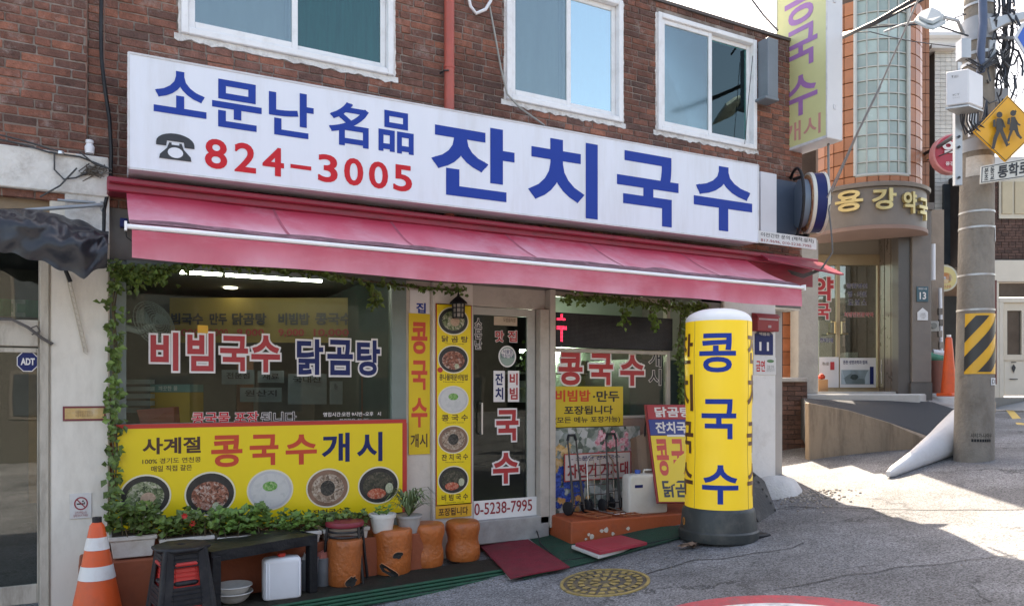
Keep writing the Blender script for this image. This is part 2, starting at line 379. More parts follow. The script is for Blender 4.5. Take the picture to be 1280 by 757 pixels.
def on_road(x, y, dz=.004):
    # height of the road mesh's own facets, plus a little
    i = max(k for k in range(len(xs) - 1) if xs[k] <= x); j = max(k for k in range(len(ys) - 1) if ys[k] <= y)
    u = (x - xs[i]) / (xs[i + 1] - xs[i]); v = (y - ys[j]) / (ys[j + 1] - ys[j])
    z = lambda a, b: zg(xs[a], ys[b])
    return (z(i, j) * (1 - u) + z(i + 1, j) * u) * (1 - v) + (z(i, j + 1) * (1 - u) + z(i + 1, j + 1) * u) * v + dz
# round speed marking painted on the road: red ring, white inside
pc = PZ(985, 797, CZ - 1.42)
red_paint = M('red_road_paint', (.50, .075, .09), .7, .2, 14, .3, dirt=((.13, .13, .13), .75, 9)); white_paint = M('white_road_paint', (.72, .72, .70), .7, .1, 14, .3, dirt=((.15, .15, .15), .6, 9))
def disc_ring(mb, c, r0, r1, dz, n=64, rings=4):
    for k in range(rings):
        a0 = r0 + (r1 - r0) * k / rings; a1 = r0 + (r1 - r0) * (k + 1) / rings
        for j in range(n):
            q = []
            for (r, t) in ((a0, j), (a1, j), (a1, j + 1), (a0, j + 1)):
                x = c.x + r * math.cos(2 * math.pi * t / n); y = c.y + r * math.sin(2 * math.pi * t / n); q.append(Vector((x, y, on_road(x, y, dz))))
            mb.poly(q)
mb = MB(); disc_ring(mb, pc, .91, 1.08, .006); mb.cur = 1; disc_ring(mb, pc, .02, .91, .006, rings=8)
struct('road_marking', mb, [red_paint, white_paint])
# yellow line by the lit kerb far right
yel_paint = M('yellow_road_paint', (.75, .5, .12), .7, .15, 10, .2)
mb = MB(); a = [PG(1257, 512, .006), PG(1266, 512, .006), PG(1300, 548, .006), PG(1284, 548, .006)]
mb.poly([Vector((p.x, p.y, on_road(p.x, p.y, .012))) for p in a]); struct('road_line', mb, yel_paint)
# black tar seams on the road
tar = M('tar', (.035, .035, .037), .7, .2, 20, .2)
def seam(pts, wd, mat=tar, name='tar_seam'):
    mb = MB(); w3 = [PG(*p) for p in pts]; dense = []
    for a, b in zip(w3, w3[1:]):
        for k in range(14):
            q = a.lerp(b, k / 14); q.x += .03 * noise.noise(q * 5); q.y += .05 * noise.noise(q * 4 + Vector((9, 0, 0))); dense.append(q)
    L_, R2 = [], []
    for i, q in enumerate(dense):
        t = (dense[min(i + 1, len(dense) - 1)] - dense[max(i - 1, 0)]); t.z = 0; t.normalize(); n = Vector((-t.y, t.x, 0)); ww = wd * (.6 + .6 * abs(noise.noise(q * 7)))
        for l, s in ((L_, 1), (R2, -1)):
            e = q + n * ww * s; l.append(Vector((e.x, e.y, on_road(e.x, e.y, .005))))
    for i in range(len(L_) - 1): mb.poly([L_[i], L_[i + 1], R2[i + 1], R2[i]])
    return struct(name, mb, mat)
seam([(790, 722), (820, 712), (870, 700), (905, 699), (950, 690), (985, 685), (1010, 677)], .007)
seam([(965, 737), (1060, 718), (1160, 706), (1280, 690)], .006)
seam([(985, 633), (1060, 635), (1150, 637), (1290, 637)], .012)
# ================================================================= SHOP BUILDING
bld = thing('brick_building', 'two-storey dark red brick building with the noodle shop on its ground floor', 'building', (3.6, YW + .1, G(3.6)))
mortar = M('mortar', (.20, .155, .13), .9, .3, 5, .5, dirt=((.5, .46, .43), .5, 4))
def make_brick():
    m = M('brick_face', (.3, .1, .07), .85, .1, 9, .6, fine=70); nt = m.node_tree; L = nt.links.new; b = nt.nodes['Principled BSDF']
    g = _n(nt, 'ShaderNodeNewGeometry'); oi = _n(nt, 'ShaderNodeObjectInfo'); ad = _n(nt, 'ShaderNodeMath', operation='ADD'); fr = _n(nt, 'ShaderNodeMath', operation='FRACT')
    L(oi.outputs['Random'], ad.inputs[0]); L(g.outputs['Random Per Island'], ad.inputs[1]); L(ad.outputs[0], fr.inputs[0])
    rp = _n(nt, 'ShaderNodeValToRGB'); e = rp.color_ramp.elements
    for k, (p, c) in enumerate(((0, (.135, .068, .054)), (.3, (.18, .080, .060)), (.55, (.22, .090, .063)), (.8, (.27, .104, .070)), (1, (.34, .13, .082)))):
        if k >= len(e) : e.new(p)
        e[k].position = p; e[k].color = rgb(c)
    L(fr.outputs[0], rp.inputs[0])
    # broad weathering: the far (right) part of the wall is browner, the left one redder
    n0 = _n(nt, 'ShaderNodeTexNoise'); n0.inputs['Scale'].default_value = .8; n0.inputs['Detail'].default_value = 6; L(g.outputs['Position'], n0.inputs['Vector'])
    r0 = _n(nt, 'ShaderNodeMapRange'); r0.inputs[1].default_value = .35; r0.inputs[2].default_value = .65; r0.inputs[3].default_value = .6; r0.inputs[4].default_value = 1.25; L(n0.outputs[0], r0.inputs[0])
    s = _n(nt, 'ShaderNodeVectorMath', operation='SCALE'); L(rp.outputs[0], s.inputs[0]); L(r0.outputs[0], s.inputs['Scale'])
    n1 = _n(nt, 'ShaderNodeTexNoise'); n1.inputs['Scale'].default_value = 14; n1.inputs['Detail'].default_value = 8; n1.inputs['Roughness'].default_value = .75; L(g.outputs['Position'], n1.inputs['Vector'])
    r1 = _n(nt, 'ShaderNodeMapRange'); r1.inputs[1].default_value = .35; r1.inputs[2].default_value = .7; r1.inputs[3].default_value = .6; r1.inputs[4].default_value = 1.35; L(n1.outputs[0], r1.inputs[0])
    s2 = _n(nt, 'ShaderNodeVectorMath', operation='SCALE'); L(s.outputs[0], s2.inputs[0]); L(r1.outputs[0], s2.inputs['Scale'])
    n2 = _n(nt, 'ShaderNodeTexNoise'); n2.inputs['Scale'].default_value = 5; n2.inputs['Detail'].default_value = 10; n2.inputs['Roughness'].default_value = .8; L(g.outputs['Position'], n2.inputs['Vector'])
    r2 = _n(nt, 'ShaderNodeMapRange'); r2.inputs[1].default_value = .54; r2.inputs[2].default_value = .72; r2.inputs[4].default_value = .6; L(n2.outputs[0], r2.inputs[0])
    mx = _n(nt, 'ShaderNodeMix', data_type='RGBA'); L(r2.outputs[0], mx.inputs[0]); L(s2.outputs[0], mx.inputs[6]); mx.inputs[7].default_value = (.42, .36, .33, 1)
    L(mx.outputs[2], b.inputs['Base Color'])
    return m
brick_m = make_brick()
cream = M('cream_wall_paint', (.74, .69, .61), .75, .07, 2, .15, dirt=((.38, .33, .27), .5, 2.5), stretch=(1, 1, .35))
white_w = M('white_frame', (.76, .76, .77), .4, .05, 3, .05, dirt=((.42, .40, .38), .45, 6))
white_dirty = M('dirty_white_paint', (.62, .60, .57), .8, .1, 4, .5, dirt=((.24, .2, .17), .7, 5))
grey_conc = M('grey_concrete', (.36, .35, .335), .85, .15, 3, .4, dirt=((.18, .17, .16), .5, 4))
dark = M('dark_interior', (.03, .032, .034), .7, .3, 3, 0)
black_pl = M('black_plastic', (.014, .015, .018), .5, .25, 9, .15, dirt=((.07, .07, .07), .3, 7), spec=.3)
wx0 = P(-20, 300, YW).x; wx1 = 7.72; wz0 = CZ + 1.42; wz1 = CZ + 4.24
WALL_LATER = True
mb = MB(); mb.box(wx0 - 3, wx1, YW + .3, 13.5, wz0 + .2, wz1 + .05); mb.box(wx1 - .15, wx1, YW + .32, 13.5, G(6), wz0 + .2); obj('building_body', mb, M('side_render', (.4, .37, .34), .9, .15, 2, .3), bld)
mb = MB(); mb.box(wx0 - 3, wx1 + .03, YW - .02, YW + .25, wz1 + .052, wz1 + .085); obj('coping', mb, M('coping_dark', (.10, .085, .08), .8, .2, 4, .3), bld)
# windows of the upper floor: (x0, x1, bottom at x0) on the wall
WZ0, WZ1 = CZ + 2.87, CZ + 4.17
wins = []
for (a, b) in ((226, 491), (632, 777), (821, 944)): wins.append((P(a, 100, YW).x, P(b, 100, YW).x))
mb = MB(); mb.box(wx0 - 3, wx1, YW + .12, YW + .3, wz0, wz1 + .05); mb.box(wx0 - 3, P(108.5, 100, YW).x, YW - .023, YW + .008, wz0, wz1 + .05); mb.box(wx0 - 3, wx1, YW + .009, YW + .119, wz0, WZ0 - .001); mb.box(wx0 - 3, wx1, YW + .009, YW + .119, WZ1 + .001, wz1 + .05)
edges_ = [wx0 - 3] + [v for ab in wins for v in ab] + [wx1]
for i in range(0, len(edges_), 2): mb.box(edges_[i], edges_[i + 1], YW + .009, YW + .119, WZ0, WZ1)
wall = obj('upper_wall', mb, mortar, bld)
# bricks
bl_, bh, gap = .20, .0565, .0105
rows = int((wz1 - wz0) / (bh + gap)) + 1
small = []; big = []
step_x = P(109, 100, YW).x
def vis(x, z):
    v = Vector((x, YW, z)) - CAM; t = v.dot(FW)
    if t <= 0: return None
    px = CX + F * v.dot(RT) / t; py = HY - F * v.z / t
    if px < -5 or py < -8 or px > 1010: return None
    if 165 < px < 945 and py > 70 + (px - 163) * .178 and py < 210 + (px - 160) * .118: return None
    return px, py
for r in range(rows):
    z = wz0 + r * (bh + gap); x = wx0 - .3 + (r % 2) * (bl_ + gap) / 2 + random.uniform(-.02, .02)
    while x < wx1 - .03:
        L_ = bl_ if random.random() > .22 else bl_ * .48
        L_ += random.uniform(-.006, .006)
        x1 = min(x + L_, wx1)
        if x < step_x < x1 : x1 = step_x - .004
        segs = [(x, x1)]
        for (a, b) in wins:
            if z + bh > WZ0 - .03 and z < WZ1 + .02:
                ns = []
                for (p, q) in segs:
                    if q <= a or p >= b: ns.append((p, q))
                    else:
                        if p < a - .03: ns.append((p, a - .004))
                        if q > b + .03: ns.append((b + .004, q))
                segs = ns
        for (p, q) in segs:
            if q - p < .02: continue
            c = ((p + q) / 2, z + bh / 2)
            v = vis(*c); small.append((0 if v is None else 1, v[0] if v else 9e9, p, q, z))
        x = x1 + gap
small.sort(key=lambda s: (-s[0], s[1]))
shapes = {}
def brick_mesh(L_):
    k = round(L_ / .02)
    ks = (k, random.randrange(3))
    if ks not in shapes:
        mb = MB(); h = .003
        mb.box(-k * .01, k * .01, 0, .06, -bh / 2, bh / 2)
        mb.v = [v + Vector((random.uniform(-h, h), random.uniform(-h, h) if v.y < .05 else 0, random.uniform(-h, h))) for v in mb.v]
        shapes[ks] = mesh('brick', mb, brick_m, bev=.004)
    return shapes[ks]
rest = MB()
for i, (vz, px, p, q, z) in enumerate(small):
    y = YW - (.03 if (p + q) / 2 < step_x else 0) + random.uniform(-.0035, .0035)
    if i < 300:
        o = bpy.data.objects.new('brick', brick_mesh(q - p)); COL.objects.link(o); o.parent = wall
        o.location = ROOTM[bld.name].inverted() @ Vector(((p + q) / 2, y, z + bh / 2)); o.scale = ((q - p) / (round((q - p) / .02) * .02), 1, 1)
        o.rotation_euler = (0, R_(random.uniform(-.8, .8)), 0)
    elif q < wx0: continue
    else:
        M4 = Matrix.Translation(((p + q) / 2, y, z + bh / 2)) @ Matrix.Rotation(R_(random.uniform(-.7, .7)), 4, 'Y')
        L2 = (q - p) / 2; rest.add([M4 @ Vector(v) for v in ((-L2, .004, -bh / 2), (L2, .004, -bh / 2), (L2, .004, bh / 2), (-L2, .004, bh / 2), (-L2 + .006, 0, -bh / 2 + .006), (L2 - .006, 0, -bh / 2 + .006), (L2 - .006, 0, bh / 2 - .006), (-L2 + .006, 0, bh / 2 - .006), (-L2, .05, -bh / 2), (L2, .05, -bh / 2), (L2, .05, bh / 2), (-L2, .05, bh / 2))],
            [(4, 5, 6, 7), (0, 1, 5, 4), (1, 2, 6, 5), (2, 3, 7, 6), (3, 0, 4, 7), (8, 9, 1, 0), (9, 10, 2, 1), (10, 11, 3, 2), (11, 8, 0, 3)])
obj('brickwork', rest, brick_m, wall, kind='stuff')
# upper windows
gl_up = MGLASS('window_glass', (.42, .60, .60), .5, .01, (.80, .97, 1.0)); gl_tl = MGLASS('teal_glass', (.34, .62, .60), .05, .01, (.7, .95, .95)); gl_net = MGLASS('screened_glass', (.62, .68, .67), .14, .10, (.8, .92, .95))
blind = M('grey_blind', (.54, .60, .57), .8, .2, 2, 0, stretch=(3, 3, .4)); curtain = M('teal_curtain', (.09, .25, .23), .8, .4, 3, 0, stretch=(9, 9, .5))
caulk = M('caulk', (.68, .66, .64), .8, .12, 9, .6, dirt=((.25, .2, .17), .7, 8))
for i, (a, b) in enumerate(wins):
    m = MB(); frame4(m, a, b, WZ0, WZ1, YW - .035, YW + .09, .055); mid = (a + b) / 2 + (.0 if i == 0 else .02)
    wn = obj('window', m, white_w, bld, bev=.006)
    m = MB(); # rough mortar and paint round the frame
    def rough(u, v, x0=a, x1=b): return Vector((x0 - .05 + u * (x1 - x0 + .1), YW - .004 - .006 * (v > 0), WZ0 - .002 - v * (.05 + .03 * noise.noise(Vector((u * 23 + i * 7, 0, 0))))))
    m.sheet(rough, 60, 1, (0, .08, 0)); obj('sill', m, caulk, wn)
    m = MB(); m.sheet(lambda u, v: Vector((b + .001 + v * (.02 + .02 * abs(noise.noise(Vector((u * 19, i, 0))))), YW - .006, WZ0 + u * (WZ1 - WZ0))), 40, 1, (0, .08, 0))
    m.sheet(lambda u, v: Vector((a - .001 - v * (.015 + .02 * abs(noise.noise(Vector((u * 19, i + 3, 0))))), YW - .006, WZ0 + u * (WZ1 - WZ0))), 40, 1, (0, .08, 0)); obj('caulk_bead', m, caulk, wn, kind='stuff')
    # front sash (left) and rear sash (right)
    for k, (p, q, y) in enumerate(((a + .055, mid + .035, YW - .01), (mid - .035, b - .055, YW + .03))):
        m = MB(); frame4(m, p + .001, q - .001, WZ0 + .056, WZ1 - .056, y, y + .034, .05, .06); obj('sash', m, white_w, wn, bev=.004)
        m = MB(); m.box(p + .05, q - .05, y + .014, y + .02, WZ0 + .115, WZ1 - .105); obj('pane', m, gl_net if k == 0 else (gl_tl, gl_up, gl_tl)[i], wn)
    m = MB(); m.box(mid - .06, mid - .04, YW + .071, YW + .085, WZ0 + .06, WZ1 - .06); m.box(a + .05, mid, YW + .087, YW + .095, WZ0 + .06, WZ1 - .06); obj('blind', m, blind, wn)
    m = MB(); m.grid(lambda u, v: Vector((mid + u * (b - .05 - mid), YW + .088 + .008 * math.sin(u * 40), WZ0 + .06 + v * (WZ1 - WZ0 - .12))), 40, 1); obj('curtain', m, curtain, wn)
# ------------------------------------------------ ground floor of the shop
tan_al = M('beige_aluminium', (.46, .41, .36), .45, .08, 4, .05, dirt=((.25, .21, .18), .5, 5)); green_al = M('grey_green_aluminium', (.17, .21, .19), .45, .1, 5, .03)
gl_shop = MGLASS('shop_glass', (.86, .92, .89), .0, .008, ior=1.30); gl_door = MGLASS('door_glass', (.70, .78, .76), .0, .008, ior=1.33)
SZ0 = CZ - 1.28; SZC = CZ + 1.35        # shop floor, ceiling
m = MB()  # left pier, full height
pa, pb = P(62, 400, YW).x, P(137, 400, YW).x
m.box(pa, pb, YW - .02, YW + .35, G(0) - .2, CZ + 1.56)
obj('pier', m, cream, bld, bev=.012)
m = MB(); ra, rb = P(903, 450, YW).x, P(968.5, 450, YW).x; m.box(ra, rb, YW - .02, YW + .35, G(6) - .2, CZ + 1.55); pier_r = obj('pier', m, M('white_pier_paint', (.72, .70, .67), .75, .05, 3, .2, dirt=((.42, .38, .33), .35, 5)), bld, bev=.012)
m = MB(); m.box(ra - .30, ra - .002, YW + .02, YW + .3, G(6) - .2, CZ + 1.5); obj('door_post', m, M('grey_brown_frame', (.17, .155, .14), .6, .15, 4, .1), bld)
# wall behind sign and awning, and brickwork base of the brick wall
m = MB(); m.box(pb + .001, wx1, YW + .02, YW + .3, CZ + 1.02, wz0 + .1); obj('lintel', m, M('lintel_paint', (.16, .15, .14), .8, .2, 3, .2), bld)
m = MB(); m.box(rb + .001, wx1 - .01, YW + .03, YW + .25, CZ + 1.0, wz0); obj('side_lintel', m, cream, bld)
# big shop window: glass from x=158 to 490, frame to 508
ga, gb, gc = P(158, 400, YW).x, P(490, 400, YW).x, P(508, 400, YW).x
m = MB(); m.box(gb, gc, YW - .0, YW + .1, SZ0 - .3, CZ + 1.02); m.box(pb + .001, ga, YW + .03, YW + .1, SZ0 - .3, CZ + 1.02); m.box(ga, gb, YW + .01, YW + .09, CZ + .98, CZ + 1.02); m.box(ga, gb, YW + .01, YW + .09, CZ - .33, CZ - .26)
sw = obj('shop_window', m, green_al, bld, bev=.004)
m = MB(); m.box(ga - .01, gb + .01, YW + .045, YW + .053, CZ - .28, CZ + 1.0); obj('pane', m, gl_shop, sw)
m = MB(); m.box(P(120, 500, YW).x + .001, gc, YW + .02, YW + .14, G(1) - .2, CZ - .331); obj('low_wall', m, M('terracotta_paint', (.26, .075, .035), .7, .2, 4, .3, dirt=((.08, .05, .04), .5, 5)), bld)
# white-cream wall between window and door (carries the vertical yellow strip), post with the menu
da, db = P(590, 500, YW).x, P(540, 500, YW).x
m = MB(); m.box(gc + .001, db - .001, YW + .03, YW + .2, G(2) - .2, CZ + 1.02); obj('wall_strip', m, M('cream_strip', (.6, .53, .46), .7, .08, 3, .15, dirt=((.35, .28, .22), .5, 4)), bld)
m = MB(); m.box(db, da, YW - .03, YW + .2, G(2) - .1, CZ + 1.02); obj('post', m, M('ivory_post', (.68, .62, .56), .6, .06, 3, .1, dirt=((.4, .33, .28), .4, 4)), bld, bev=.01)
# door bay
e0, e1 = da, P(683, 500, YW).x; dz0 = SZ0 + .0
m = MB(); m.box(e0 + .001, e1, YW + .02, YW + .12, CZ + .82, CZ + 1.02); m.box(P(672, 500, YW).x, e1, YW - .06, YW + .12, dz0 - .05, CZ + .82)
m.box(e1 + .001, P(690, 500, YW).x, YW - .075, YW + .12, dz0 - .1, CZ + 1.02)
obj('door_frame', m, tan_al, bld, bev=.005)
d0, d1 = e0 + .002, P(671, 500, YW).x
door = None
m = MB(); m.box(d0, d1, YW + .03, YW + .075, dz0 + .03, dz0 + .19); m.box(d0, d1, YW + .03, YW + .075, CZ + .74, CZ + .815); m.box(d1 - .09, d1, YW + .031, YW + .074, dz0 + .19, CZ + .74); m.box(d0, d0 + .03, YW + .031, YW + .074, dz0 + .19, CZ + .74)
door = obj('door', m, M('door_aluminium', (.45, .44, .40), .4, .08, 5, .03, dirt=((.2, .18, .16), .4, 5)), bld, bev=.004)
m = MB(); m.box(d0 + .02, d1 - .08, YW + .05, YW + .056, dz0 + .17, CZ + .75); obj('pane', m, gl_door, door)
m = MB(); m.box(d0, e1, YW - .06, YW + .28, dz0 - .2, dz0 + .025); obj('threshold', m, grey_conc, bld, bev=.01)
m = MB(); m.tube([Vector((d0 + .10, YW + .03, CZ - .42)), Vector((d0 + .10, YW - .01, CZ - .42)), Vector((d0 + .10, YW - .01, CZ - .12)), Vector((d0 + .10, YW + .03, CZ - .12))], .011); obj('handle', m, M('steel', (.55, .55, .56), .3, .1, 5, 0, metal=1), door)
# number plate strip along the door's bottom
m = MB(); panel(m, 592, 671, 626, 652, YW + .022, .006); obj('kick_plate', m, M('white_print', (.78, .76, .74), .5, .04, 4, .02), door)
# right window
f0, f1 = P(690, 500, YW).x + .001, P(836, 500, YW).x; Zs = CZ - .30
m = MB(); m.box(f0, f1 + .05, YW + .03, YW + .1, CZ + .97, CZ + 1.02); m.box(f1, f1 + .05, YW + .03, YW + .1, Zs, CZ + .97); m.box(f0, f1, YW + .03, YW + .1, Zs, Zs + .03)
m.box(f0, f1, YW + .02, YW + .1, CZ + .40, CZ + .44)
kw = obj('shop_window', m, tan_al, bld, bev=.004)
m = MB(); m.box(f0 + .002, f1 - .002, YW + .06, YW + .066, Zs + .03, CZ + .40); obj('pane', m, gl_shop, kw)
m = MB(); m.box(f0, f1 + .4, YW + .04, YW + .2, G(5) - .3, Zs - .001); obj('low_wall', m, M('low_wall_paint', (.30, .20, .16), .8, .2, 4, .3), bld)
# ------------------------------------------------ inside of the shop
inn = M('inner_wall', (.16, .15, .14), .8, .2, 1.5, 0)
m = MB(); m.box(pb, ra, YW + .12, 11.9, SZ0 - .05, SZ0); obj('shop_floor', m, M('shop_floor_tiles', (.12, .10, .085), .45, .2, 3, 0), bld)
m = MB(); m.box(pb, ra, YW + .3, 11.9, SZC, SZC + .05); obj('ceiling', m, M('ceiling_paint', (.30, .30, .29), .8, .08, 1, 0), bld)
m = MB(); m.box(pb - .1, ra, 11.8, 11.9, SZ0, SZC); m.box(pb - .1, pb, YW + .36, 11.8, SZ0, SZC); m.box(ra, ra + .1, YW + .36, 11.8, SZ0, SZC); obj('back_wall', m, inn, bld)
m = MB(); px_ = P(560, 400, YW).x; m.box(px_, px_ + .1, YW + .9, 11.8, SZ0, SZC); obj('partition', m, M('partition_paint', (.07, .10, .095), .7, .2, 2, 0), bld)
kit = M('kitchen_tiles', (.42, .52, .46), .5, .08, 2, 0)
k0 = P(683, 400, YW).x
m = MB(); m.box(4.72, ra, 8.2, 8.3, SZ0, SZC); obj('kitchen_wall', m, kit, bld)
m = MB(); m.box(k0 + .1, f1 + .2, 7.3, 7.7, CZ - .34, CZ - .3); m.box(k0 + .1, f1 + .2, 7.34, 7.36, SZ0, CZ - .34); obj('kitchen_counter', m, M('steel_counter', (.3, .31, .31), .35, .1, 4, 0, metal=1), bld)
tube_e = M('lit_tube', (.9, .9, .9), .4, 0, 3, 0, emis=((.92, 1, .98), 10))
def ceil_light(x0, x1, y0, y1, t0, t1, label, r=.02):
    a = PT(x0, y0, t0); b = PT(x1, y1, t1); a.z = b.z = SZC - .05
    t = thing('ceiling_light', label, 'ceiling light', tuple((a + b) / 2), group='lights on the shop ceiling')
    m = MB(); m.tube([a, b], r, 8); obj('lamp_tube', m, tube_e, t)
    d = (b - a).normalized() * .03; m = MB(); m.box(-(b - a).length / 2 - .04, (b - a).length / 2 + .04, -.04, .04, .02, .05, Matrix.Translation((a + b) / 2) @ Matrix.Rotation(math.atan2((b - a).y, (b - a).x), 4, 'Z')); obj('fitting', m, white_w, t)
def cy(px, py, z):   # point seen at px, py on a horizontal plane z
    return PZ(px, py, z)
def ceil_px(xa, ya, xb, yb, label):
    a = PZ(xa, ya, SZC - .05); b = PZ(xb, yb, SZC - .05)
    t = thing('ceiling_light', label, 'ceiling light', tuple((a + b) / 2), group='lights on the shop ceiling')
    m = MB(); m.tube([a, b], .018, 8); obj('lamp_tube', m, tube_e, t)
    ln = (b - a).length / 2 + .04; m = MB(); m.box(-ln, ln, -.04, .04, .02, .048, Matrix.Translation((a + b) / 2) @ Matrix.Rotation(math.atan2((b - a).y, (b - a).x), 4, 'Z')); obj('fitting', m, white_w, t)
ceil_px(225, 340, 277, 343, 'lit tube light under the shop ceiling, left one behind the big window')
ceil_px(282, 343.5, 402, 351, 'lit tube light under the shop ceiling, long one running right')
for (x, y, lb) in ((288, 360, 'small round lit downlight in the ceiling above the red window lettering'), (470, 373, 'small round lit downlight in the ceiling above the navy window lettering')):
    c = PZ(x, y, SZC - .012); m = MB(); m.lathe([(.0, -.004), (.075, -.004), (.085, .0), (.09, .01), (0, .01)], c, 20, cap=False)
    single('downlight', m, M('lit_disc', (.9, .9, .85), .4, 0, 3, 0, emis=((1, .95, .85), 2.5)), lb, 'ceiling light')
m = MB(); a = PT(805, 437, 7.9); m.box(k0 + .5, k0 + 1.3, 8.13, 8.17, CZ + .46, CZ + .50)
single('kitchen_light', m, M('lit_tube_soft', (.9, .9, .9), .4, 0, 3, 0, emis=((.80, 1, .88), 22)), 'lit tube light on the pale green kitchen wall behind the right window', 'wall light')
m = MB(); m.tube([PT(665, 408, 9.3), PT(665.5, 424, 9.3)], .03, 10)
single('lamp', m, M('lit_bulb', (.9, .9, .9), .4, 0, 3, 0, emis=((1, 1, 1), 9)), 'bright upright lamp tube seen through the glass door', 'lamp')
# ================================================================= MAIN SIGN
sign_w = M('sign_acrylic', (.70, .73, .80), .35, .03, 1.5, .02, dirt=((.50, .49, .48), .45, 1.1), stretch=(2.5, 1, .35)); alu_edge = M('sign_edge', (.6, .6, .62), .45, .1, 5, .05, dirt=((.3, .27, .25), .5, 7))
blue_p = M('blue_vinyl', (.010, .045, .29), .45, .05, 3, 0, spec=.2); red_p = M('red_vinyl', (.56, .02, .03), .45, .05, 3, 0, spec=.2); black_p = M('black_vinyl', (.02, .02, .025), .4, .1, 3, 0)
navy_p = M('navy_vinyl', (.012, .022, .11), .45, .08, 3, 0, spec=.25); white_p = M('white_vinyl', (.74, .70, .68), .5, .04, 3, 0); dkred_p = M('dark_red_vinyl', (.30, .02, .03), .5, .05, 3, 0)
SF = 6.32
c00 = P(160.5, 210, SF); c01 = P(163, 66, SF); c10 = P(948, 303, SF); c11 = P(950, 207, SF)
c01.x = c00.x; c11.x = c10.x
sgn = thing('shop_sign', 'long white box sign with large blue lettering and red phone number above the awning', 'sign', tuple((c00 + c10) / 2))
m = MB(); vec = Vector((0, .30, 0)); m.prism([c00, c10, c11, c01], vec); obj('sign_box', m, sign_w, sgn, bev=.006)
m = MB(); e = .018
for a, b in ((c00, c10), (c10, c11), (c11, c01), (c01, c00)):
    d = (b - a).normalized(); n = Vector((0, 1, 0)).cross(d) * e
    if n.dot((c00 + c11) / 2 - a) < 0: n = -n
    m.prism([a - n * .35 + Vector((0, -.005, 0)), b - n * .35 + Vector((0, -.005, 0)), b + n * .5 + Vector((0, -.005, 0)), a + n * .5 + Vector((0, -.005, 0))], Vector((0, .03, 0)))
obj('sign_trim', m, alu_edge, sgn)
nS = Vector((0, -1, 0)); SP = lambda a, b: PL(a, b, c00, nS); VS = (2500., 489.)
def sg(s, x0, x1, yt, yb, mat=blue_p, bold=.026, **k): TX(sgn, s, bx(x0, x1, yt, yb, SP, VS), mat, bold, lift=.003, **k)
for s, x0, x1, yt, yb in (('소', 192, 258, 84, 139), ('문', 265, 327, 97, 157), ('난', 336, 392, 110, 167), ('名', 411, 461, 124, 179), ('品', 473, 517, 136, 188)): sg(s, x0, x1, yt, yb)
for s, x0, x1, yt, yb in (('잔', 539, 643, 147, 241), ('치', 660, 747, 166, 264), ('국', 771, 848, 186, 276), ('수', 867, 940, 202, 284)): sg(s, x0, x1, yt, yb, bold=.03)
for s, x0, x1 in (('8', 256, 284), ('2', 293, 320), ('4', 328, 355), ('3', 397, 422), ('0', 430, 454), ('0', 461, 485), ('5', 491, 515)):
    sg(s, x0, x1, 172 + (x0 - 256) * .139, 209.5 + (x0 - 256) * .121, red_p, .022)
sg('-', 363, 389, 205, 210, red_p, .0)
# telephone pictogram: handset arc, body with round dial
def pict(parent, x0, x1, yt, yb, polys, mat, pl, vp=VP, lift=.004, name='pictogram', mats=None, th=.001):
    bl, br, tr, tl = bx(x0, x1, yt, yb, pl, vp); n = (br - bl).cross(tl - bl).normalized()
    if n.dot(CAM - bl) < 0: n = -n
    m = MB()
    for k, pg in enumerate(polys):
        if mats: m.cur = mats[k]
        m.prism([bl * (1 - u) * (1 - v) + br * u * (1 - v) + tr * u * v + tl * (1 - u) * v + n * (lift + .0004 * k) for u, v in pg], n * th)
    return obj(name, m, mat, parent)
def circ(cx, cy_, r, n=20, ry=None, a0=0, a1=360): return [(cx + r * math.cos(R_(a0 + (a1 - a0) * i / n)), cy_ + (ry or r) * math.sin(R_(a0 + (a1 - a0) * i / n))) for i in range(n + (a1 - a0 != 360))]
arc = [(.5 + .5 * math.cos(R_(a)), .62 + .38 * math.sin(R_(a))) for a in range(180, -1, -15)]
hand = arc + [(.86, .50), (.70, .56), (.68, .74), (.32, .74), (.30, .56), (.14, .50), (.0, .50)]
body = [(.08, .0), (.92, .0), (.90, .16), (.72, .42), (.66, .64), (.60, .64), (.60, .56), (.40, .56), (.40, .64), (.34, .64), (.28, .42), (.10, .16)]
pict(sgn, 195, 243, 164, 197, [[(.0,.50),(.0,.62)] + arc[1:-1] + [(1,.62),(1,.50),(.74,.50),(.72,.70),(.28,.70),(.26,.50)], body, circ(.5, .27, .2, 24)], [black_p, sign_w], SP, VS, mats=[0, 0, 1])
# lettering down the left flank
XL = c00.x; ins = [Vector((XL, 6.58, 0)), Vector((XL, 6.38, 0))]
for i, s in enumerate('잔치국수'):
    z1 = c01.z - .07 - i * .2; TX(sgn, s, [Vector((XL, 6.57, z1 - .16)), Vector((XL, 6.37, z1 - .16)), Vector((XL, 6.37, z1)), Vector((XL, 6.57, z1))], dkred_p, .03, lift=.003)
m = MB(); panel(m, 951, 971, 214, 300, 6.48, .1); obj('side_panel', m, M('grey_white_panel', (.62, .62, .66), .5, .05, 3, .02), sgn, bev=.004)
m = MB()
for x in (230, 480, 760, 930):
    q = P(x, 60 + (x - 163) * .18, 6.5); m.box(q.x - .015, q.x + .015, 6.62, YW - .005, c01.z - .5, c01.z - .46); m.box(q.x - .015, q.x + .015, 6.62, YW - .005, c01.z - .25, c01.z - .21)
obj('bracket', m, M('steel_bracket', (.2, .2, .2), .5, .1, 5, 0, metal=.6), sgn)
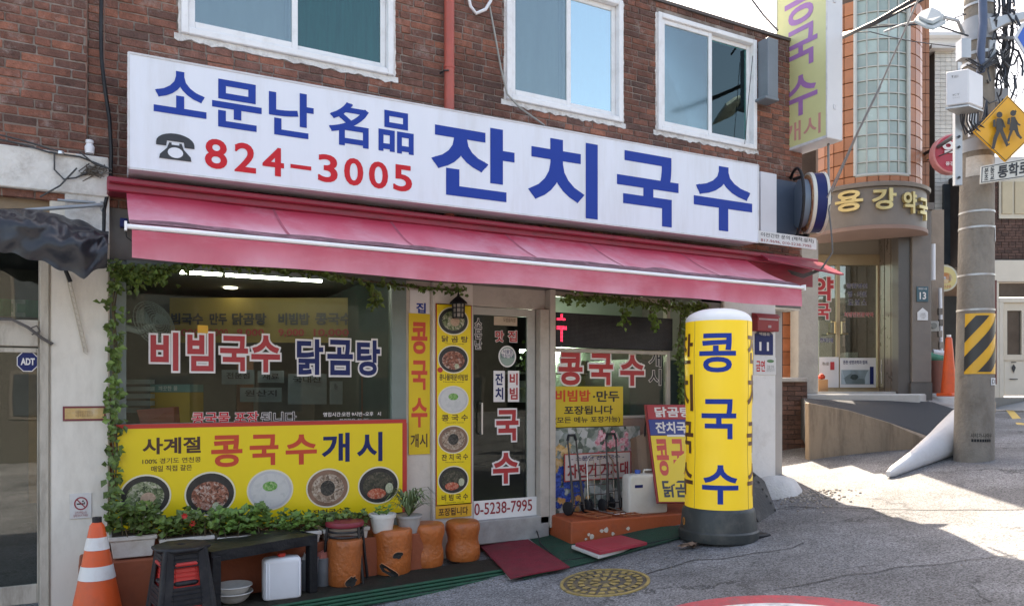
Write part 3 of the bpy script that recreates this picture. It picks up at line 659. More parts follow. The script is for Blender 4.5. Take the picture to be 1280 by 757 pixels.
# ================================================================= AWNING
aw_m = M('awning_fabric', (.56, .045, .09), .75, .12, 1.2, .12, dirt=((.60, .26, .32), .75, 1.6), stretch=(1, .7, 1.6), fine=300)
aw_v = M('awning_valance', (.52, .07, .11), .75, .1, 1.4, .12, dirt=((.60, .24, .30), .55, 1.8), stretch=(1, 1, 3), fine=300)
aw_h = M('awning_hood', (.27, .018, .04), .45, .12, 3, .08, dirt=((.10, .03, .03), .6, 4), stretch=(1, 1, 5))
def pale_edge(m, lo, hi, z0, z1, col=(.80, .50, .56), amt=.9):
    # cloth gets paler towards its outer edge, in uneven streaks
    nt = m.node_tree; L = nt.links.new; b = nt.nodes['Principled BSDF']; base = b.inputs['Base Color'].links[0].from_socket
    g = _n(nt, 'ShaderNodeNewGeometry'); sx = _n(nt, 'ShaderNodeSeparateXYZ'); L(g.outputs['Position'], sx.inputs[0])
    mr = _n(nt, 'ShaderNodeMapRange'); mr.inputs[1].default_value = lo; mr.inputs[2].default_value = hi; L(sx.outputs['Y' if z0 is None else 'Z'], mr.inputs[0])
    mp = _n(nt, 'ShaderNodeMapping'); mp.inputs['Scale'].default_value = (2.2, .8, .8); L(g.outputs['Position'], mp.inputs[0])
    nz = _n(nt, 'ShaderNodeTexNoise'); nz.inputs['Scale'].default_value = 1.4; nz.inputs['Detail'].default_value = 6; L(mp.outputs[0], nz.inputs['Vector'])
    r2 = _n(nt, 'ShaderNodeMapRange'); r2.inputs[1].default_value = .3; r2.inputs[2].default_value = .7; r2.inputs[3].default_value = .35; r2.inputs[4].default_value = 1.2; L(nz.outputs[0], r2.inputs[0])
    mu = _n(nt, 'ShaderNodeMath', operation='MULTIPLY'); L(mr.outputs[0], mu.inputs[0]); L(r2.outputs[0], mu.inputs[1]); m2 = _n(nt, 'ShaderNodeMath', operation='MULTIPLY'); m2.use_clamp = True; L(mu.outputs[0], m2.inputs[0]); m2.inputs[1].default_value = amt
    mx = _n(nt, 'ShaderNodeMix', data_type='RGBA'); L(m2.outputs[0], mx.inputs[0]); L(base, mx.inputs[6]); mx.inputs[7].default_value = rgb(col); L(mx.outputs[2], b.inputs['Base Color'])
pale_edge(aw_m, 6.42, 5.72, None, None); pale_edge(aw_v, CZ + 1.08, CZ + .88, 1, 1, (.74, .36, .43), .7)
AX0, AX1, AXH = .19, 6.56, 7.70
awn = thing('awning', 'faded red fabric awning with a white front bar over the shop windows', 'awning', (3.4, 6.6, CZ + .9))
zh = CZ + 1.60
m = MB(); m.box(.06, AXH, 6.46, YW - .025, zh - .11, zh); m.box(.07, AXH - .02, 6.42, 6.458, zh - .055, zh - .01); obj('hood', m, aw_h, awn, bev=.01)
zt, zb = CZ + 1.50, CZ + 1.10; yt_, yb_ = 6.50, 5.70
def canopy(u, v):
    x = AX0 + (AX1 - AX0) * u; s = math.sin(math.pi * v) * -.035 * (1 + .5 * noise.noise(Vector((u * 6, v, 3)))) ; f = .012 * noise.noise(Vector((u * 9, v * 1.2, 0)))
    return Vector((x, yt_ + (yb_ - yt_) * v, zt + (zb - zt) * v + s + f))
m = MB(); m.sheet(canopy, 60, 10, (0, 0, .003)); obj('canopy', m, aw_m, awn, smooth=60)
# black grime streak: mildew along the fold above the bar
m = MB(); rg = random.Random(4)
m.grid(lambda u, v: canopy(u, .80 + .19 * v - (.16 * abs(noise.noise(Vector((u * 13, 5, 0)))) * (1 - v))) + Vector((0, -.004, .010)), 120, 1)
mil = M('awning_mildew', (.16, .075, .09), .9, .4, 7, 0, dirt=((.55, .26, .33), .6, 9)); obj('mildew', m, mil, awn)
for k in range(1, 6):
    m = MB(); uu = k / 6 + .02 * math.sin(k * 3); m.grid(lambda u, v: canopy(uu + (u - .5) * .0035, v * .97) + Vector((0, -.002, .0055)), 1, 12); obj('cloth_seam', m, M('seam_red', (.42, .09, .13), .8, .2, 9, 0), awn)
bar_m = M('white_bar', (.85, .85, .86), .35, .03, 5, 0)
m = MB(); m.tube([(AX0 - .02, yb_, zb - .01), (AX1 + .02, yb_, zb - .01)], .017, 10); m.box(AX0 - .035, AX0 - .02, yb_ - .025, yb_ + .025, zb - .04, zb + .02); m.box(AX1 + .02, AX1 + .035, yb_ - .025, yb_ + .025, zb - .04, zb + .02); obj('front_bar', m, bar_m, awn, smooth=40)
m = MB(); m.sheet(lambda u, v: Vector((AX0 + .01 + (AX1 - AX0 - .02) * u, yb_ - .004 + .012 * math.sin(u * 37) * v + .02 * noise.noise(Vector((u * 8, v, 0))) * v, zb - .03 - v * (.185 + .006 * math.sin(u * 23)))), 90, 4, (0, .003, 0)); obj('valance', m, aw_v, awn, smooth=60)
m = MB(); 
for x in (.75, 3.3, 6.1):
    m.tube([(x, 6.6, zt - .08), (x + .25, 6.15, zt - .3), (x, 5.73, zb - .01)], .018, 8)
obj('folding_arm', m, M('arm_grey', (.5, .5, .5), .5, .1, 5, 0), awn)
m = MB(); q0 = Vector((7.2, 6.42, zh - .05)); q1 = PX(1024, 352, 7.9)
m.prism([Vector((6.7, 6.4, zh - .06)), Vector((AXH + .01, 6.4, zh - .07)), Vector((AXH + .05, 6.12, zh - .24)), Vector((AXH - .05, 6.10, zh - .25)), Vector((6.7, 6.3, zh - .12))], (0, 0, .02)); m.box(6.6, AXH - .03, 6.50, 6.52, zh - .34, zh - .112)
obj('side_flap', m, aw_h, awn)
# ================================================================= PRINTED SIGNS ON THE SHOP FRONT
yel = M('yellow_banner', (.82, .60, .012), .4, .05, 1.2, .03); yel_d = M('yellow_strip', (.70, .48, .012), .45, .06, 2, .03); yel_o = M('amber_print', (.72, .38, .03), .45, .05, 2, .02)
red_o = M('orange_red_print', (.60, .055, .02), .4, .05, 2, 0); red_e = M('banner_red_edge', (.50, .03, .02), .4, .05, 2, 0); brown_p = M('dark_brown_print', (.06, .02, .012), .45, .1, 3, 0)
def ring_disc(m, pl, cx, cyy, w_, h_, lift, n=36, vp=VP):
    bl, br, tr, tl = bx(cx - w_ / 2, cx + w_ / 2, cyy - h_ / 2, cyy + h_ / 2, pl, vp); nn = (br - bl).cross(tl - bl).normalized()
    if nn.dot(CAM - bl) < 0: nn = -nn
    q = [bl * (1 - u) * (1 - v) + br * u * (1 - v) + tr * u * v + tl * (1 - u) * v + nn * lift for u, v in circ(.5, .5, .5, n)]
    m.poly(q)
plate_rim = M('print_cream', (.72, .66, .50), .5, .03, 3, 0); bowl_dk = M('print_black_bowl', (.022, .022, .022), .4, .4, 20, 0); bowl_wh = M('print_white_bowl', (.50, .49, .50), .4, .08, 12, 0); bowl_br = M('print_brown_bowl', (.22, .12, .08), .4, .3, 16, 0)
food = {
 'greens': MF('food_greens', [(.03, .04, .02), (.10, .14, .05), (.28, .30, .18), (.5, .45, .36)], 55),
 'meat': MF('food_meat', [(.05, .02, .015), (.20, .06, .03), (.36, .13, .08), (.5, .42, .36)], 60),
 'milk': MF('food_broth', [(.50, .50, .48), (.58, .57, .55), (.56, .55, .52)], 30), 'herb': MF('food_herb', [(.05, .2, .03), (.12, .35, .06), (.4, .5, .25)], 90),
 'noodle': MF('food_noodles', [(.10, .06, .04), (.34, .24, .17), (.52, .44, .36)], 60), 'sea': MF('food_seaweed', [(.01, .01, .008), (.03, .03, .025), (.08, .07, .06)], 70),
 'red': MF('food_red', [(.35, .03, .02), (.5, .10, .04), (.6, .35, .25)], 80), 'dkveg': MF('food_dark_vegetable', [(.015, .015, .012), (.05, .05, .03), (.12, .10, .07)], 60), 'veg': MF('food_pale_vegetable', [(.3, .35, .2), (.55, .55, .4)], 90), 'egg': MF('food_chicken', [(.40, .26, .18), (.52, .36, .26)], 60)}
def bowl(parent, pl, cx, cyy, w_, h_, kind):
    spec = {'chicken': [('greens', 0, 0, .78, .74), ('egg', .06, .05, .32, .34)], 'bean_mix': [('meat', 0, .04, .78, .7), ('veg', .12, .27, .15, .2)], 'soy': [('herb', 0, -.12, .34, .26)],
            'banquet': [('noodle', 0, 0, .80, .78), ('sea', 0, -.02, .36, .42)], 'spicy': [('dkveg', 0, 0, .8, .78), ('red', -.05, .22, .48, .3), ('veg', .28, .05, .2, .3)]}[kind]
    base = {'soy': 'w', 'banquet': 'b'}.get(kind, 'k')
    m = MB(); mats = [plate_rim, {'k': bowl_dk, 'w': bowl_wh, 'b': bowl_br}[base]]
    ring_disc(m, pl, cx, cyy, w_ * 1.07, h_ * 1.08, .0015); m.cur = 1; ring_disc(m, pl, cx, cyy, w_, h_, .002)
    if kind == 'soy': mats.append(food['milk']); m.cur = 2; ring_disc(m, pl, cx, cyy, w_ * .88, h_ * .88, .0025)
    for k, (f, dx, dy, sx, sy) in enumerate(spec): mats.append(food[f]); m.cur = len(mats) - 1; ring_disc(m, pl, cx + dx * w_, cyy + dy * h_, sx * w_, sy * h_, .003 + .0005 * k)
    obj('bowl_picture', m, mats, parent)
BY = 6.655
ban = thing('banner', 'wide yellow banner with five food bowls and red Korean lettering below the left shop window', 'banner', tuple(P(326, 660, BY)))
m = MB(); panel(m, 143, 508, 533, 668, BY, .02); obj('banner_sheet', m, yel, ban)
m = MB(); panel(m, 143, 508, 530.5, 536, BY - .002, .03); q = P(503, 600, BY); q2 = P(508.5, 600, BY); m.box(q.x, q2.x, BY - .003, BY + .031, P(143, 668, BY).z, P(143, 536, BY).z); obj('banner_edge', m, red_e, ban)
bp = YP(BY)
def bt(s, x0, x1, yt, yb, mat, bold=.02, **k): TX(ban, s, bx(x0, x1, yt, yb, bp), mat, bold, **k)
bt('사계절', 178, 251, 547, 568, brown_p, .03); bt('100% 경기도 연천콩', 178, 251, 573, 580, brown_p, .008); bt('매일 직접 갈은', 189, 240, 582, 589.5, brown_p, .012)
for s, x0, x1, yt, yb in (('콩', 264, 303, 544, 584), ('국', 312, 348, 543, 582), ('수', 357, 396, 543, 581)): bt(s, x0, x1, yt, yb, red_o, .028)
bt('개', 402, 437, 541, 578, navy_p, .026); bt('시', 446, 478, 540, 577, navy_p, .026)
for cx_, cy_, w_, h_, k in ((181.5, 621.5, 61, 51, 'chicken'), (262.5, 618.5, 60, 52, 'bean_mix'), (337.5, 613.5, 54.5, 48, 'soy'), (409.5, 611, 50.5, 46, 'banquet'), (473, 607.5, 48, 44, 'spicy')): bowl(ban, bp, cx_, cy_, w_, h_, k)
bt('잔치국수', 390, 430, 637, 643, brown_p, .02)
# window lettering (stuck on the glass of the big window)
gp = YP(YW + .043)
def wt(parent, s, x0, x1, yt, yb, mat, bold=.03, out=.05, om=None, pl=None, lift=.002): TX(parent, s, bx(x0, x1, yt, yb, pl or gp), mat, bold, out=((om or white_p), out) if out else None, lift=lift)
redv = M('window_red_vinyl', (.42, .03, .035), .5, .05, 3, 0)
for s, x0, x1, yt, yb in (('비', 188, 223, 414.5, 463), ('빔', 234, 267, 415.5, 463.5), ('국', 275, 310, 419, 463.5), ('수', 314, 350, 418.5, 465)): wt(sw, s, x0, x1, yt, yb, redv, .035)
for s, x0, x1, yt, yb in (('닭', 371, 404, 423, 468), ('곰', 409, 441, 424, 468.5), ('탕', 446, 475, 424.5, 469)): wt(sw, s, x0, x1, yt, yb, navy_p, .032)
wt(sw, '콩국물 포장', 240, 323, 515, 530, red_p, .02, .035); wt(sw, '됩니다', 326, 370, 515, 529, black_p, .012, .035)
wt(sw, '영업시간:오전 9시반~오후   시', 404, 476, 515, 520.5, white_p, .01, 0); wt(sw, '화요일은 쉽니다.', 424, 462, 523, 528, white_p, .01, 0)
m = MB(); panel(m, 247, 260, 406, 416, YW + .04, .002); obj('sticker', m, yel_o, sw)
# yellow vertical strip
sp_ = YP(YW + .02)
stp = thing('banner_strip', 'narrow vertical yellow strip with orange-red lettering between window and menu post', 'banner', tuple(P(524, 565, YW + .02)))
m = MB(); panel(m, 511, 537.5, 391, 568, YW + .018, .008); obj('strip_sheet', m, yel_d, stp)
m = MB(); panel(m, 512.5, 537, 362, 391, YW + .02, .006); obj('upper_sheet', m, white_p, stp)
for s, yt, yb in (('콩', 402, 442), ('국', 450, 487), ('수', 497, 534)): TX(stp, s, bx(514, 534, yt, yb, sp_), red_o, .03, lift=.004)
TX(stp, '개시', bx(513, 534, 542, 559, sp_), brown_p, .02, lift=.004); TX(stp, '집', bx(520, 532, 378, 391, sp_), blue_p, .03, lift=.004)
# menu board on the post
MYY = YW - .045; mp_ = YP(MYY)
men = thing('menu_board', 'tall yellow menu board with five bowl pictures on the ivory post left of the door', 'sign', tuple(P(567, 645, MYY)))
m = MB(); panel(m, 545, 589.5, 379, 632, MYY, .012); obj('menu_sheet', m, yel, men)
m = MB(); panel(m, 545, 589.5, 632.3, 648, MYY + .001, .012); obj('lower_sheet', m, yel_o, men)
m = MB(); a = P(545, 632, MYY); b = P(589.5, 632, MYY); t = P(545, 379, MYY); frame4(m, a.x, b.x, a.z, t.z, MYY - .002, MYY + .011, .008); obj('menu_border', m, red_e, men)
for cyy, k, s, ty in ((400, 'chicken', '닭 곰 탕', 423), (448.5, 'bean_mix', '콩나물매운비빔밥', 471), (499.5, 'soy', '콩 국 수', 522), (549.5, 'banquet', '잔 치 국 수', 571.5), (600.5, 'spicy', '비 빔 국 수', 622)):
    bowl(men, mp_, 566.5, cyy, 36, 33, k)
    x0 = 549 if len(s) > 6 and '콩나' in s else 552; TX(men, s, bx(x0, 585, ty - 4, ty + 4, mp_), brown_p, .02); TX(men, 'Noodle soup', bx(x0 + 5, 580, ty + 5.2, ty + 7, mp_), brown_p, .0)
m = MB(); ring_disc(m, mp_, 550, 462, 7, 7, .004, 8); obj('star_mark', m, red_e, men)
TX(men, '포장됩니다', bx(548, 585, 635, 645, mp_), brown_p, .02)
# door lettering
dp = YP(YW + .048)
def dt(*a, **k): wt(door, *a, pl=dp, **k)
for s, yt, yb in (('소', 398, 410), ('문', 412, 423), ('난', 425, 436)): dt(s, 593.5, 602, yt, yb, black_p, .02, .05)
dt('맛', 619, 629.5, 413, 427, redv, .03, .04); dt('집', 635, 646, 413, 427, redv, .03, .04)
m = MB(); panel(m, 617.5, 646.5, 395, 406, YW + .045, .002); obj('award_sticker', m, M('cream_sticker', (.5, .40, .30), .5, .1, 9, 0), door)
TX(door, '모범음식점', bx(629, 644, 397, 402, YP(YW + .044)), brown_p, .0)
for k, (x0, x1, mat, (c1, c2)) in enumerate(((617, 631, navy_p, '잔치'), (635, 649, redv, '비빔'))):
    m = MB(); panel(m, x0, x1, 463, 502, YW + .044, .003); obj('label_plate', m, white_p, door)
    TX(door, c1, bx(x0 + 2, x1 - 2, 466, 481, YP(YW + .043)), mat, .03); TX(door, c2, bx(x0 + 2, x1 - 2, 484, 499, YP(YW + .043)), mat, .03)
dt('국', 620, 648, 512, 551, redv, .035, .05); dt('수', 616, 648, 566, 605, redv, .035, .05)
m = MB(); ring_disc(m, dp, 634, 445, 22, 27, .001); m.cur = 1; ring_disc(m, dp, 634, 445, 19, 24, .0016); m.cur = 2; ring_disc(m, dp, 634, 441, 15, 12, .002); obj('round_sticker', m, [white_p, M('sage', (.25, .33, .28), .5, .05, 3, 0), white_p], door)
TX(door, '서울밤\n안심식당', bx(626, 643, 436, 447, dp), navy_p, .01, lift=.004)
TX(door, '010-5238-7995', bx(578, 665, 630, 645, YP(YW + .02)), dkred_p, .008)
# right window lettering and signs
kp = YP(YW + .056)
for s, x0, x1, yt, yb in (('콩', 698, 728, 440, 481), ('국', 736, 766, 441, 481), ('수', 775, 805, 443, 482)): wt(kw, s, x0, x1, yt, yb, redv, .035, .05, pl=kp)
for s, yt, yb in (('개', 438, 458), ('시', 461, 481)): wt(kw, s, 811, 826, yt, yb, dark, .015, .03, pl=kp)
led = thing('led_sign', 'dark LED matrix sign with a few lit red letters over the right window', 'LED sign', tuple(P(760, 420, YW + .0)))
m = MB(); m.box(f0 + .01, f1 + .04, YW - .02, YW + .02, CZ + .445, CZ + .80); obj('led_panel', m, black_pl, led, bev=.004)
dots = MB(); dots_r = MB(); ny, nx = 24, 96; X0_, X1_ = f0 + .04, f1 + .01
for j in range(ny):
    for i in range(nx):
        x = X0_ + (X1_ - X0_) * (i + .5) / nx; z = CZ + .46 + .325 * (j + .5) / ny; u = (x - X0_) / (X1_ - X0_); v = (j + .5) / ny
        lit = (i < 8 and .48 < v < .62) or (3 <= i < 5 and .12 < v < .5) or (i < 7 and .78 < v < .86) or (3 <= i < 5 and v > .85)
        (dots_r if lit else dots).poly([(x - .003, YW - .0215, z - .003), (x + .003, YW - .0215, z - .003), (x + .003, YW - .0215, z + .003), (x - .003, YW - .0215, z + .003)])
obj('led_dots', dots, M('led_off', (.05, .05, .055), .4, .1, 3, 0), led, kind='stuff'); obj('lit_letters', dots_r, M('led_red', (.6, .02, .05), .4, 0, 3, 0, emis=((1, .04, .12), 2.2)), led)
ys_ = thing('window_sign', 'yellow sign with orange and black lettering fixed low on the right window', 'sign', tuple(P(735, 532, YW)))
m = MB(); panel(m, 691, 779, 482.5, 534, YW + .0, .012); obj('sign_sheet', m, M('mustard_sheet', (.60, .43, .03), .45, .06, 2, .02), ys_, bev=.003)
yp_ = YP(YW - .001)
TX(ys_, '비빔밥', bx(694, 738, 487, 502, yp_), red_o, .03); TX(ys_, '·만두', bx(741, 774, 488, 502, yp_), black_p, .025); TX(ys_, '포장됩니다', bx(705, 766, 507, 518, yp_), black_p, .025); TX(ys_, '(모든 메뉴 포장가능)', bx(693, 775, 521, 530, yp_), black_p, .012)
# flower picture
fp = YW - .005; fl = thing('flower_poster', 'faded flower picture with yellow, blue and pink blossoms behind the hand trucks', 'poster', tuple(P(740, 640, fp)))
m = MB(); panel(m, 690.5, 800, 535, 644, fp, .01); obj('poster_sheet', m, MF('flower_bed_print', [(.05, .07, .06), (.16, .20, .17), (.38, .40, .38), (.50, .50, .50)], 14), fl)
def blobs(n, x0, x1, y0, y1, r, mat, nm, seed, lift):
    rr = random.Random(seed); m = MB()
    for i in range(n):
        x = rr.uniform(x0, x1); y = rr.uniform(y0, y1); q = P(x, y, fp - lift - .0002 * i); k = rr.randint(5, 8); a0 = rr.uniform(0, 6)
        pts = []
        for j in range(k * 2):
            rad = r * rr.uniform(.8, 1.2) * (1 if j % 2 else .72); an = a0 + math.pi * j / k; pts.append(q + Vector((rad * math.cos(an), 0, rad * math.sin(an) * 1.1)))
        m.poly(pts)
    obj(nm, m, mat, fl)
blobs(30, 693, 712, 556, 596, .035, MF('yellow_petals', [(.5, .28, .08), (.65, .42, .18), (.7, .5, .3)], 40), 'yellow_blossoms', 3, .002)
blobs(46, 693, 728, 584, 632, .045, MF('blue_petals', [(.01, .02, .12), (.02, .06, .32), (.05, .13, .5)], 45), 'blue_blossoms', 5, .014)
blobs(24, 736, 792, 540, 568, .035, MF('pink_petals', [(.55, .12, .17), (.65, .3, .36), (.75, .55, .6)], 45), 'pink_blossoms', 8, .002)
blobs(9, 700, 735, 622, 638, .035, MF('orange_petals', [(.5, .22, .06), (.62, .36, .16)], 45), 'orange_blossoms', 11, .025)
bs = thing('parking_sign', 'white sign with red frame and dark red lettering behind the hand trucks', 'sign', tuple(P(746, 600, 6.64)))
m = MB(); panel(m, 705, 789, 567, 602, 6.64, .008); obj('sign_sheet', m, M('off_white_sheet', (.55, .48, .46), .5, .05, 3, 0), bs); 
m = MB(); a = P(705, 602, 6.64); b = P(789, 602, 6.64); t = P(705, 567, 6.64); frame4(m, a.x, b.x, a.z, t.z, 6.637, 6.6475, .012); obj('sign_border', m, M('red_border', (.42, .06, .05), .5, .1, 3, 0), bs)
TX(bs, '- 소문난 잔치국수 -', bx(714, 780, 570, 576, YP(6.638)), navy_p, .015); TX(bs, '자전거 거치대', bx(709, 785, 580, 598, YP(6.638)), dkred_p, .03)
# small things on piers
sgp = YP(YW - .03)
def plate(name, label, cat, x0, x1, yt, yb, mat, Y=YW - .03, th=.009, parent=None):
    t = thing(name, label, cat, tuple(P((x0 + x1) / 2, yb, Y))); m = MB(); panel(m, x0, x1, yt, yb, Y, th); obj('plate', m, mat, t, bev=.002); return t
t = plate('notice_plate', 'small gold plaque in a dark red frame on the cream pillar', 'plaque', 78.5, 132, 507.5, 526, M('dk_red_frame', (.18, .03, .04), .5, .1, 4, 0))
m = MB(); panel(m, 81, 130, 510, 523.5, YW - .032, .003); obj('gold_face', m, M('gold_paper', (.55, .36, .14), .45, .2, 18, .05, dirt=((.6, .5, .35), .8, 12)), t); TX(t, '식품위생 모범업소\n서울특별시 용산구', bx(94, 116, 513, 521, YP(YW - .033)), M('gold_print', (.32, .2, .1), .5, .1, 3, 0), .0)
t = plate('no_smoking_sign', 'small white no smoking notice on the cream pillar above the traffic cone', 'sign', 87, 114.5, 617, 648.5, M('paper_white', (.62, .60, .58), .6, .04, 4, 0, dirt=((.4, .35, .3), .4, 12)))
np_ = YP(YW - .031)
m = MB(); bl, br, tr, tl = bx(92.5, 110, 621, 637.5, np_)
def ringpoly(m, q, r0, r1, n=28):
    for i in range(n):
        a0, a1 = 2 * math.pi * i / n, 2 * math.pi * (i + 1) / n
        m.poly([q(.5 + r * math.cos(a), .5 + r * math.sin(a)) for r, a in ((r0, a0), (r1, a0), (r1, a1), (r0, a1))])
qf = lambda u, v, h=.0015: bl * (1 - u) * (1 - v) + br * u * (1 - v) + tr * u * v + tl * (1 - u) * v + Vector((0, -h, 0))
ringpoly(m, qf, .40, .5); m.poly([qf(.16, .80), qf(.22, .86), qf(.84, .20), qf(.78, .14)]); m.cur = 1
m.poly([qf(.2, .42, .001), qf(.68, .42, .001), qf(.68, .52, .001), qf(.2, .52, .001)]); m.poly([qf(.70, .42, .001), qf(.78, .42, .001), qf(.78, .60, .001), qf(.70, .60, .001)]); m.poly([qf(.6, .6, .001), qf(.72, .64, .001), qf(.66, .76, .001), qf(.56, .68, .001)])
obj('ban_symbol', m, [M('sign_red', (.30, .03, .05), .5, .05, 3, 0), black_p], t); TX(t, '금연구역입니다\n담배 피우지 마세요', bx(92, 110, 639, 646, np_), dkred_p, .0); 
t = plate('address_plate', 'dark blue house number plate reading 11 on the white pillar', 'address plate', 944, 966.5, 417, 443, navy_p)
m = MB(); q = [P(944, 417, YW - .03), P(955, 409, YW - .03), P(966.5, 417.8, YW - .03)]; m.prism(q, (0, .009, 0)); obj('plate_top', m, M('plate_blue_grey', (.03, .04, .09), .5, .1, 4, 0), t)
TX(t, '11', bx(949, 961, 427, 438, sgp), white_p, .02); TX(t, '백범로', bx(949, 962, 415, 419, sgp), white_p, .01)
t = plate('sticker_sheet', 'small white sticker sheet with red print below the number 11 plate', 'sticker', 942, 970, 446, 468, M('sticker_white', (.66, .65, .63), .5, .04, 5, 0))
TX(t, '금연', bx(945, 956, 450, 464, sgp), red_p, .02); TX(t, '건물 전체\n금연입니다', bx(958, 968, 456, 464, sgp), M('grey_print', (.25, .25, .25), .5, .1, 3, 0), 0); m = MB(); ring_disc(m, sgp, 963, 451, 9, 4, .001); obj('green_logo', m, M('green_print', (.08, .2, .08), .5, .1, 3, 0), t)
# white strip advert beyond the sign
t = thing('advert_strip', 'narrow white advert strip with black lettering and phone numbers under the end of the sign', 'sign', tuple(P(985, 305, 6.44)))
m = MB(); panel(m, 949, 1020.5, 288, 303, 6.44, .01); obj('strip_sheet', m, M('banner_white', (.66, .66, .66), .5, .05, 3, 0), t)
TX(t, '이전간판 문의 (제작,설치)', bx(951, 1017, 290, 296, YP(6.44)), black_p, .01); TX(t, '817-9696, 010-5238-7995', bx(951, 1014, 298, 302, YP(6.44)), dkred_p, .005)
# ================================================================= PLANTS
leaf_m = M('leaf_green', (.105, .165, .035), .5, .3, 12, .1, obj_var=.45); leaf_l = M('leaf_light_green', (.125, .225, .045), .5, .25, 12, .1, obj_var=.4); stem_m = M('stem_brown', (.10, .075, .04), .8, .2, 10, .2)
def vine(label, path, n, spread, size, seed, loc, droop=.4, mat=leaf_m, depth=.07):
    rr = random.Random(seed); t = thing('ivy_vine', label, 'climbing plant', loc)
    pts = [Vector(p) for p in path]; m = MB(); L_ = MB()
    for s in range(3):
        off = [p + Vector((rr.uniform(-1, 1) * spread * .4, rr.uniform(-1, 0) * .03, rr.uniform(-1, 1) * spread * .3)) for p in pts]
        m.tube(off, .006, 5)
    obj('stem', m, stem_m, t)
    for i in range(n):
        k = rr.random() * (len(pts) - 1); a = int(k); p = pts[a].lerp(pts[min(a + 1, len(pts) - 1)], k - a)
        r = spread * (1 + .6 * noise.noise(p * 4)); p = p + Vector((rr.gauss(0, .45) * r, -rr.random() * depth, rr.gauss(0, .45) * r))
        d = Vector((rr.uniform(-1, 1), rr.uniform(-.9, .1), rr.uniform(-1, .5) - droop)); L_.leaf(p, d, (rr.uniform(-.6, .6), -1, rr.uniform(-.2, .9)), size * rr.uniform(.6, 1.25), size * rr.uniform(.6, .95))
    obj('leaves', L_, mat, t, kind='stuff'); return t
y0 = YW - .04
vine('long ivy vine hanging down the left edge of the big shop window', [P(147, 330, y0), P(143, 380, y0), P(146, 440, y0), P(140, 500, y0), P(144, 560, y0), P(140, 650, y0)], 250, .058, .062, 1, tuple(P(143, 650, y0)))
vine('thick ivy clump under the left end of the red awning', [P(140, 335, y0 - .05), P(160, 345, y0 - .05), P(185, 338, y0 - .05), P(200, 345, y0 - .05)], 220, .10, .062, 2, tuple(P(165, 345, y0)))
vine('sparse ivy garland under the awning along the top of the big window', [P(200, 336, y0 - .02), P(260, 329, y0 - .02), P(340, 337, y0 - .02), P(400, 342, y0 - .02), P(450, 352, y0 - .02), P(520, 359, y0 - .02), P(580, 364, y0 - .02)], 330, .045, .05, 3, tuple(P(380, 350, y0)))
vine('short ivy tuft hanging in front of the right end of the big window', [P(458, 355, y0 - .03), P(470, 372, y0 - .03), P(462, 380, y0 - .03)], 60, .06, .05, 4, tuple(P(465, 378, y0)))
vine('ivy garland under the awning over the LED sign', [P(700, 372, y0 - .03), P(745, 372, y0 - .03), P(800, 378, y0 - .03), P(850, 384, y0 - .03), P(880, 384, y0 - .03)], 420, .06, .055, 5, tuple(P(790, 380, y0)))
vine('ivy sprig dangling over the middle of the LED sign', [P(776, 385, y0 - .05), P(778, 405, y0 - .05)], 34, .05, .06, 6, tuple(P(777, 405, y0)), mat=leaf_l)
vine('ivy sprig dangling over the right end of the LED sign', [P(812, 385, y0 - .05), P(815, 412, y0 - .05)], 40, .05, .06, 7, tuple(P(814, 412, y0)), mat=leaf_l)
vine('ivy vine climbing the post behind the yellow balloon sign', [P(852, 390, y0), P(847, 430, y0), P(850, 480, y0), P(849, 505, y0)], 260, .065, .055, 8, tuple(P(850, 505, y0)))
